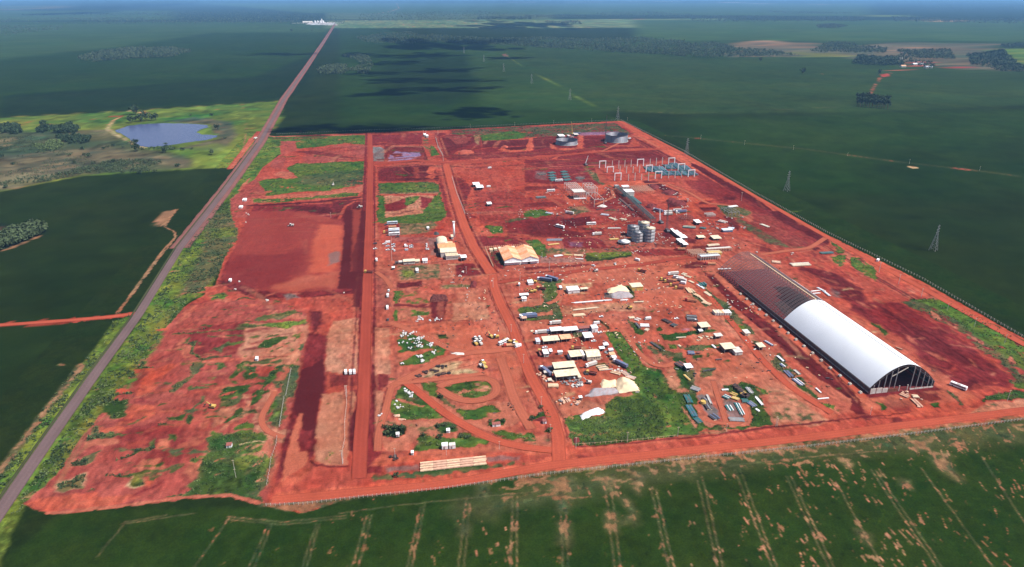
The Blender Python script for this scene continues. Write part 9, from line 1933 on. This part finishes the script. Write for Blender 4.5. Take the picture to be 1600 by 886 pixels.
wood('thicket', 'grey green scrub over the tan pasture', pts('AF', '-100,320 300,310 500,400 900,560 700,640 300,700 -100,760'), 1000, 1.5, 3.5, LM, 23, per=10, cat='scrub')
wood('thicket', 'bushes along the pond shore', pts('AF', '1140,360 1240,380 1330,430 1590,400 1590,440 1300,450 1180,400'), 60, 2, 5, LF, 24, per=16, cat='scrub')
wood('weeds', 'dense weeds in the green lot, dark half', pts('H', '740,130 850,70 1060,50 1170,60 1250,170 1330,330 1100,370 900,350 860,230 740,210'), 700, .5, 1.3, mat('lot_weeds_dark', (.04,.08,.028), .9, 0, .4, .4), 25, per=12, cat='weeds')
wood('weeds', 'lighter weeds in the green lot', pts('H', '370,260 480,260 700,240 880,260 900,370 1300,380 1500,380 1300,425 600,500 450,505'), 1400, .5, 1.2, mat('lot_weeds', (.07,.125,.04), .9, 0, .4, .4), 26, per=10, cat='weeds')
wood('weeds', 'weeds in the green meadow west of the lanes', pts('AE', '850,420 1000,390 1250,380 1380,440 1300,560 1150,600 1000,800 850,886 800,700 850,620'), 900, .4, 1.1, mat('meadow_weeds', (.065,.115,.035), .9, 0, .4, .4), 27, per=9, cat='weeds')
for i, (s, n, hh, mm) in enumerate([('P -200,90 600,80 1500,90 1595,100 1595,112 900,108 400,112 -200,104', 1500, 15, LM), ('P 100,66 480,60 800,62 800,70 400,72 100,72', 500, 15, LF), ('P 550,58 1200,52 1595,78 1595,95 1200,90 900,85', 900, 15, LM),
   ('FX 0,135 500,110 1100,100 1600,140 1600,180 1000,185 0,185', 1400, 15, LM), ('FX 1100,160 1600,160 1600,182 1100,182', 400, 18, LF), ('FC 0,140 560,145 560,158 0,172', 400, 15, LM), ('FC 190,200 500,195 540,225 300,235 190,215', 350, 14, LM),
   ('FC 640,120 1150,105 1600,140 1600,185 1200,155 700,152', 900, 15, LM), ('FD 0,150 600,145 1000,160 1000,200 500,205 0,200', 1100, 15, LM), ('FD 1000,160 1600,160 1600,200 1250,200 1000,198', 700, 15, LM), ('FD 1150,235 1300,222 1450,243 1350,262 1180,262', 450, 14, LM),
   ('FD 700,100 1500,118 1500,130 800,128', 500, 15, LM), ('R 980,75 1300,90 1600,85 1600,110 1000,102', 1100, 15, LM), ('FC 0,35 300,25 600,35 600,45 0,50', 500, 18, LF), ('R 1000,10 1600,15 1600,45 1300,50 1100,30', 900, 20, LM)]):
    c, b = s.split(' ', 1)
    wood('woodland', f'thin blue strip of far woodland near the horizon, {ordn(i)} counted from the left', pts(c, b), n, hh*.6, hh*1.1, mm, 40+i, per=8, q=.6)

# ------------------------------------------------------------------ litter and tufts too many to count
def litter(name, label, m, n, sd, box_, smin, smax, thr):
    rg = np.random.RandomState(sd); X = rg.uniform(box_[0], box_[1], n*5); Y = rg.uniform(box_[2], box_[3], n*5); k = (fbm(X, Y, 40, sd, 3) > thr) & (Land.dist(None, X, Y, AV, False) > 10) & (Land.dist(None, X, Y, AV2, False) > 9) & ((X < HX0-8) | (X > HX1+4)); X, Y = X[k][:n], Y[k][:n]; mb = MB()
    for x, y in zip(X, Y):
        a = rg.uniform(0, 3.1); l, w_, h = rg.uniform(smin, smax), rg.uniform(.3, .9), rg.uniform(.2, .8); p = Vector((math.cos(a), math.sin(a), 0))*l/2; c = Vector((x, y, .3+h/2)); mb.beam(c-p, c+p, w_, h)
    tag(mb.build(name, m), label, 'debris', None, 'stuff')
for i, (lb, m, n, bx) in enumerate([('pale offcuts strewn over the yards', 'offw', 260, (60, 440, 450, 1000)), ('dark scrap strewn over the yards', 'dgrey', 420, (40, 450, 440, 1100)), ('rusty scrap strewn over the yards', 'rust', 380, (0, 460, 430, 1150)),
   ('timber offcuts strewn over the yards', 'wood', 260, (90, 440, 450, 950)), ('pale scrap in the dense eastern yard', 'offw', 260, (250, 470, 760, 1080)), ('dark scrap in the dense eastern yard', 'dgrey', 260, (240, 480, 760, 1080))]):
    litter('debris', lb, M[m], n, 90+i, bx, .6, 3.2 if i < 4 else 4.5, .58)
def tufts(name, label, m, n, sd, lo, hi, x0, x1, y0, y1):
    rg = np.random.RandomState(sd); sl_ = site.sub(x0, x1, y0, y1); c = site.cov[sl_]; f_ = site.far_[sl_]; yy, xx = np.nonzero((c > .5) & ~f_ & (Land.dist(None, site.X[sl_], site.Y[sl_], RP[:9], False) > 8)); k = rg.choice(len(xx), n*3); X = site.X[sl_][yy[k], xx[k]]; Y = site.Y[sl_][yy[k], xx[k]]
    q = fbm(X, Y, 14, sd, 3) > .5; X, Y = X[q][:n], Y[q][:n]; N = len(X); per = 6; ti = np.repeat(np.arange(N), per); K = N*per; r_ = rg.uniform(lo, hi, N)
    c3 = np.stack([X[ti]+rg.normal(size=K)*r_[ti]*.5, Y[ti]+rg.normal(size=K)*r_[ti]*.5, .3+np.abs(rg.normal(size=K))*r_[ti]*.45], 1); a = rg.normal(size=(K, 3)); a /= np.linalg.norm(a, axis=1)[:, None]; b = np.cross(a, rg.normal(size=(K, 3))); b /= np.linalg.norm(b, axis=1)[:, None]
    s_ = r_[ti][:, None]*.45; co = np.stack([c3-a*s_, c3-b*s_, c3+a*s_, c3+b*s_], 1).reshape(-1, 3)
    me = bpy.data.meshes.new(name); me.vertices.add(K*4); me.loops.add(K*4); me.polygons.add(K); me.vertices.foreach_set('co', co.astype(np.float32).ravel()); me.loops.foreach_set('vertex_index', np.arange(K*4, dtype=np.int32)); me.polygons.foreach_set('loop_start', np.arange(0, K*4, 4, dtype=np.int32)); me.update(calc_edges=True)
    tag(link(name, me, m), label, 'weeds', None, 'stuff')
TD, TL = mat('tuft_weeds_dark', (.025,.045,.016), .9, 0, .4, .4), mat('tuft_weeds_light', (.09,.12,.04), .9, 0, .4, .4)
tufts('weed_tufts', 'dark weed tufts on the verge of the paved road', TD, 2600, 1, .5, 1.5, -322, -180, 385, 1100)
tufts('weed_tufts', 'pale weed tufts on the verge of the paved road', TL, 2000, 2, .5, 1.3, -322, -180, 385, 1100)
tufts('weed_tufts', 'dark weed tufts over the grassy plots of the site', TD, 2200, 3, .3, 1.0, -180, 590, 385, 1000)
tufts('weed_tufts', 'pale weed tufts over the grassy plots of the site', TL, 2600, 4, .3, 1.1, -180, 590, 385, 1000)
tufts('weed_tufts', 'dark weed tufts on the far plots', TD, 1000, 5, .8, 1.8, -260, 590, 1000, 1690)

# ------------------------------------------------------------------ far farms
for c, zx, zy, w, d, m, lb in [('FE',690,275,26,14,'tarp','white farmhouse with trees around it, left of the red roof'),('FE',725,262,30,16,'maroon','red roofed farm barn'),('FE',752,275,22,14,'bluew','pale blue farm shed right of the red roof'),('FE',800,300,34,16,'bluew','long pale farm shed at the right of the farm'),
   ('FE',555,228,30,18,'tarp','white shed alone between dark trees left of the farm'),('FE',590,292,24,12,'terral','reddish hut beside the farm track')]:
    x, y = at(c, zx, zy, 0); t = thing('farm_building', lb, 'farm building', (x, y, 0)); MB().box(-w/2, w/2, -d/2, d/2, 0, 6).build('wall', M['offw'], t); MB().extr([(-d/2-.5,6),(0,9),(d/2+.5,6),(d/2+.5,5.7),(0,8.7),(-d/2-.5,5.7)], -w/2-.5, w/2+.5).build('roof', M[m], t)
x, y = at('FB', 1428, 212, 0); t = thing('grain_depot', 'white grain depot with silos at the end of the paved road', 'grain depot', (x, y, 0))
for k in range(4): MB().cyl(-60+k*30, 0, 0, 20, 11, 16).cyl(-60+k*30, 0, 20, 25, 11, 16, 2).build('silo', M['tarp'], t)
MB().box(10, 22, -7, 7, 0, 44).build('elevator_tower', M['tarp'], t); MB().extr([(-20,12),(0,20),(20,12),(20,0),(-20,0)], -200, -90).build('warehouse', M['offw'], t); MB().box(-320, 260, -60, -20, 0, .6).build('yard', M['offw'], t)

# ------------------------------------------------------------------ clouds whose shadows lie on the fields
def cloud(label, code, zx, zy, w, d, alt, sd):
    """real cumulus body; its shadow falls where the photograph shows one"""
    x, y = at(code, zx, zy, 0); k = alt/sv.z; rr = random.Random(sd); bm = bmesh.new()
    for i in range(40):
        u, v_ = rr.gauss(0, .42), rr.gauss(0, .42); r_ = rr.uniform(.03, .22)
        ret = bmesh.ops.create_icosphere(bm, subdivisions=2, radius=1, matrix=Matrix.Translation((u*w, v_*d, rr.uniform(0, 40))) @ Matrix.Diagonal((w*r_, d*r_, min(w, d)*.25*rr.uniform(.5, 1), 1)))
        for q in ret['verts']: q.co += Vector((rr.uniform(-1,1)*w*.03, rr.uniform(-1,1)*d*.05, rr.uniform(-1,1)*10))
    me = bpy.data.meshes.new('cloud'); bm.to_mesh(me); bm.free(); me.polygons.foreach_set('use_smooth', [True]*len(me.polygons))
    o = link('cloud', me, CLOUD); o.location = (x+sv.x*k, y+sv.y*k, alt); tag(o, label, 'cloud')
CLOUD = mat('cloud_white', (.85,.86,.88), 1, 0, .03, .01)
for i, (c, x, y, w, d) in enumerate([('X',750,174,85,75),('X',745,181,60,40),('X',515,201,95,34),('X',470,204,60,26),('X',600,199,90,24),('X',660,70,260,380),('X',730,72,260,330),('X',790,38,420,700),('X',860,39,320,600),('X',235,9,900,3500),('X',110,21,500,1200),
       ('X',620,99,130,70),('X',700,110,150,80),('X',640,125,170,60),('X',680,140,190,55),('X',600,147,120,40),('X',790,91,130,60),('X',560,85,110,100),('X',655,88,220,120),('X',800,66,300,100),('X',440,85,200,80),('X',600,205,160,26),('X',720,127,150,40),('X',590,115,110,60)]):
    d = d*1.7; w = w*1.15
    cloud(f'small white fair weather cloud high over the fields, {ordn(i % 20)} of the scattered ones' + (' beyond them' if i > 19 else ''), c, x, y, w, d, 1500+i*17, 60+i)

# ------------------------------------------------------------------ the air
def haze():
    me = bpy.data.meshes.new('haze'); bm = bmesh.new()
    bmesh.ops.create_cube(bm, size=1)
    for v in bm.verts: v.co = Vector((v.co.x*96000, 29000+v.co.y*64000, 152+v.co.z*314))
    bm.to_mesh(me); bm.free()
    m = bpy.data.materials.new('haze'); m.use_nodes = True; n = m.node_tree; n.nodes.remove(n.nodes['Principled BSDF'])
    v = nd(n, 'ShaderNodeVolumePrincipled'); v.inputs['Density'].default_value = HAZE; v.inputs['Color'].default_value = (.26, .56, 1, 1); v.inputs['Anisotropy'].default_value = .0
    n.links.new(v.outputs[0], n.nodes['Material Output'].inputs['Volume'])
    tag(link('haze', me, m), kind='stuff')
HAZE = 3.8e-5
haze()
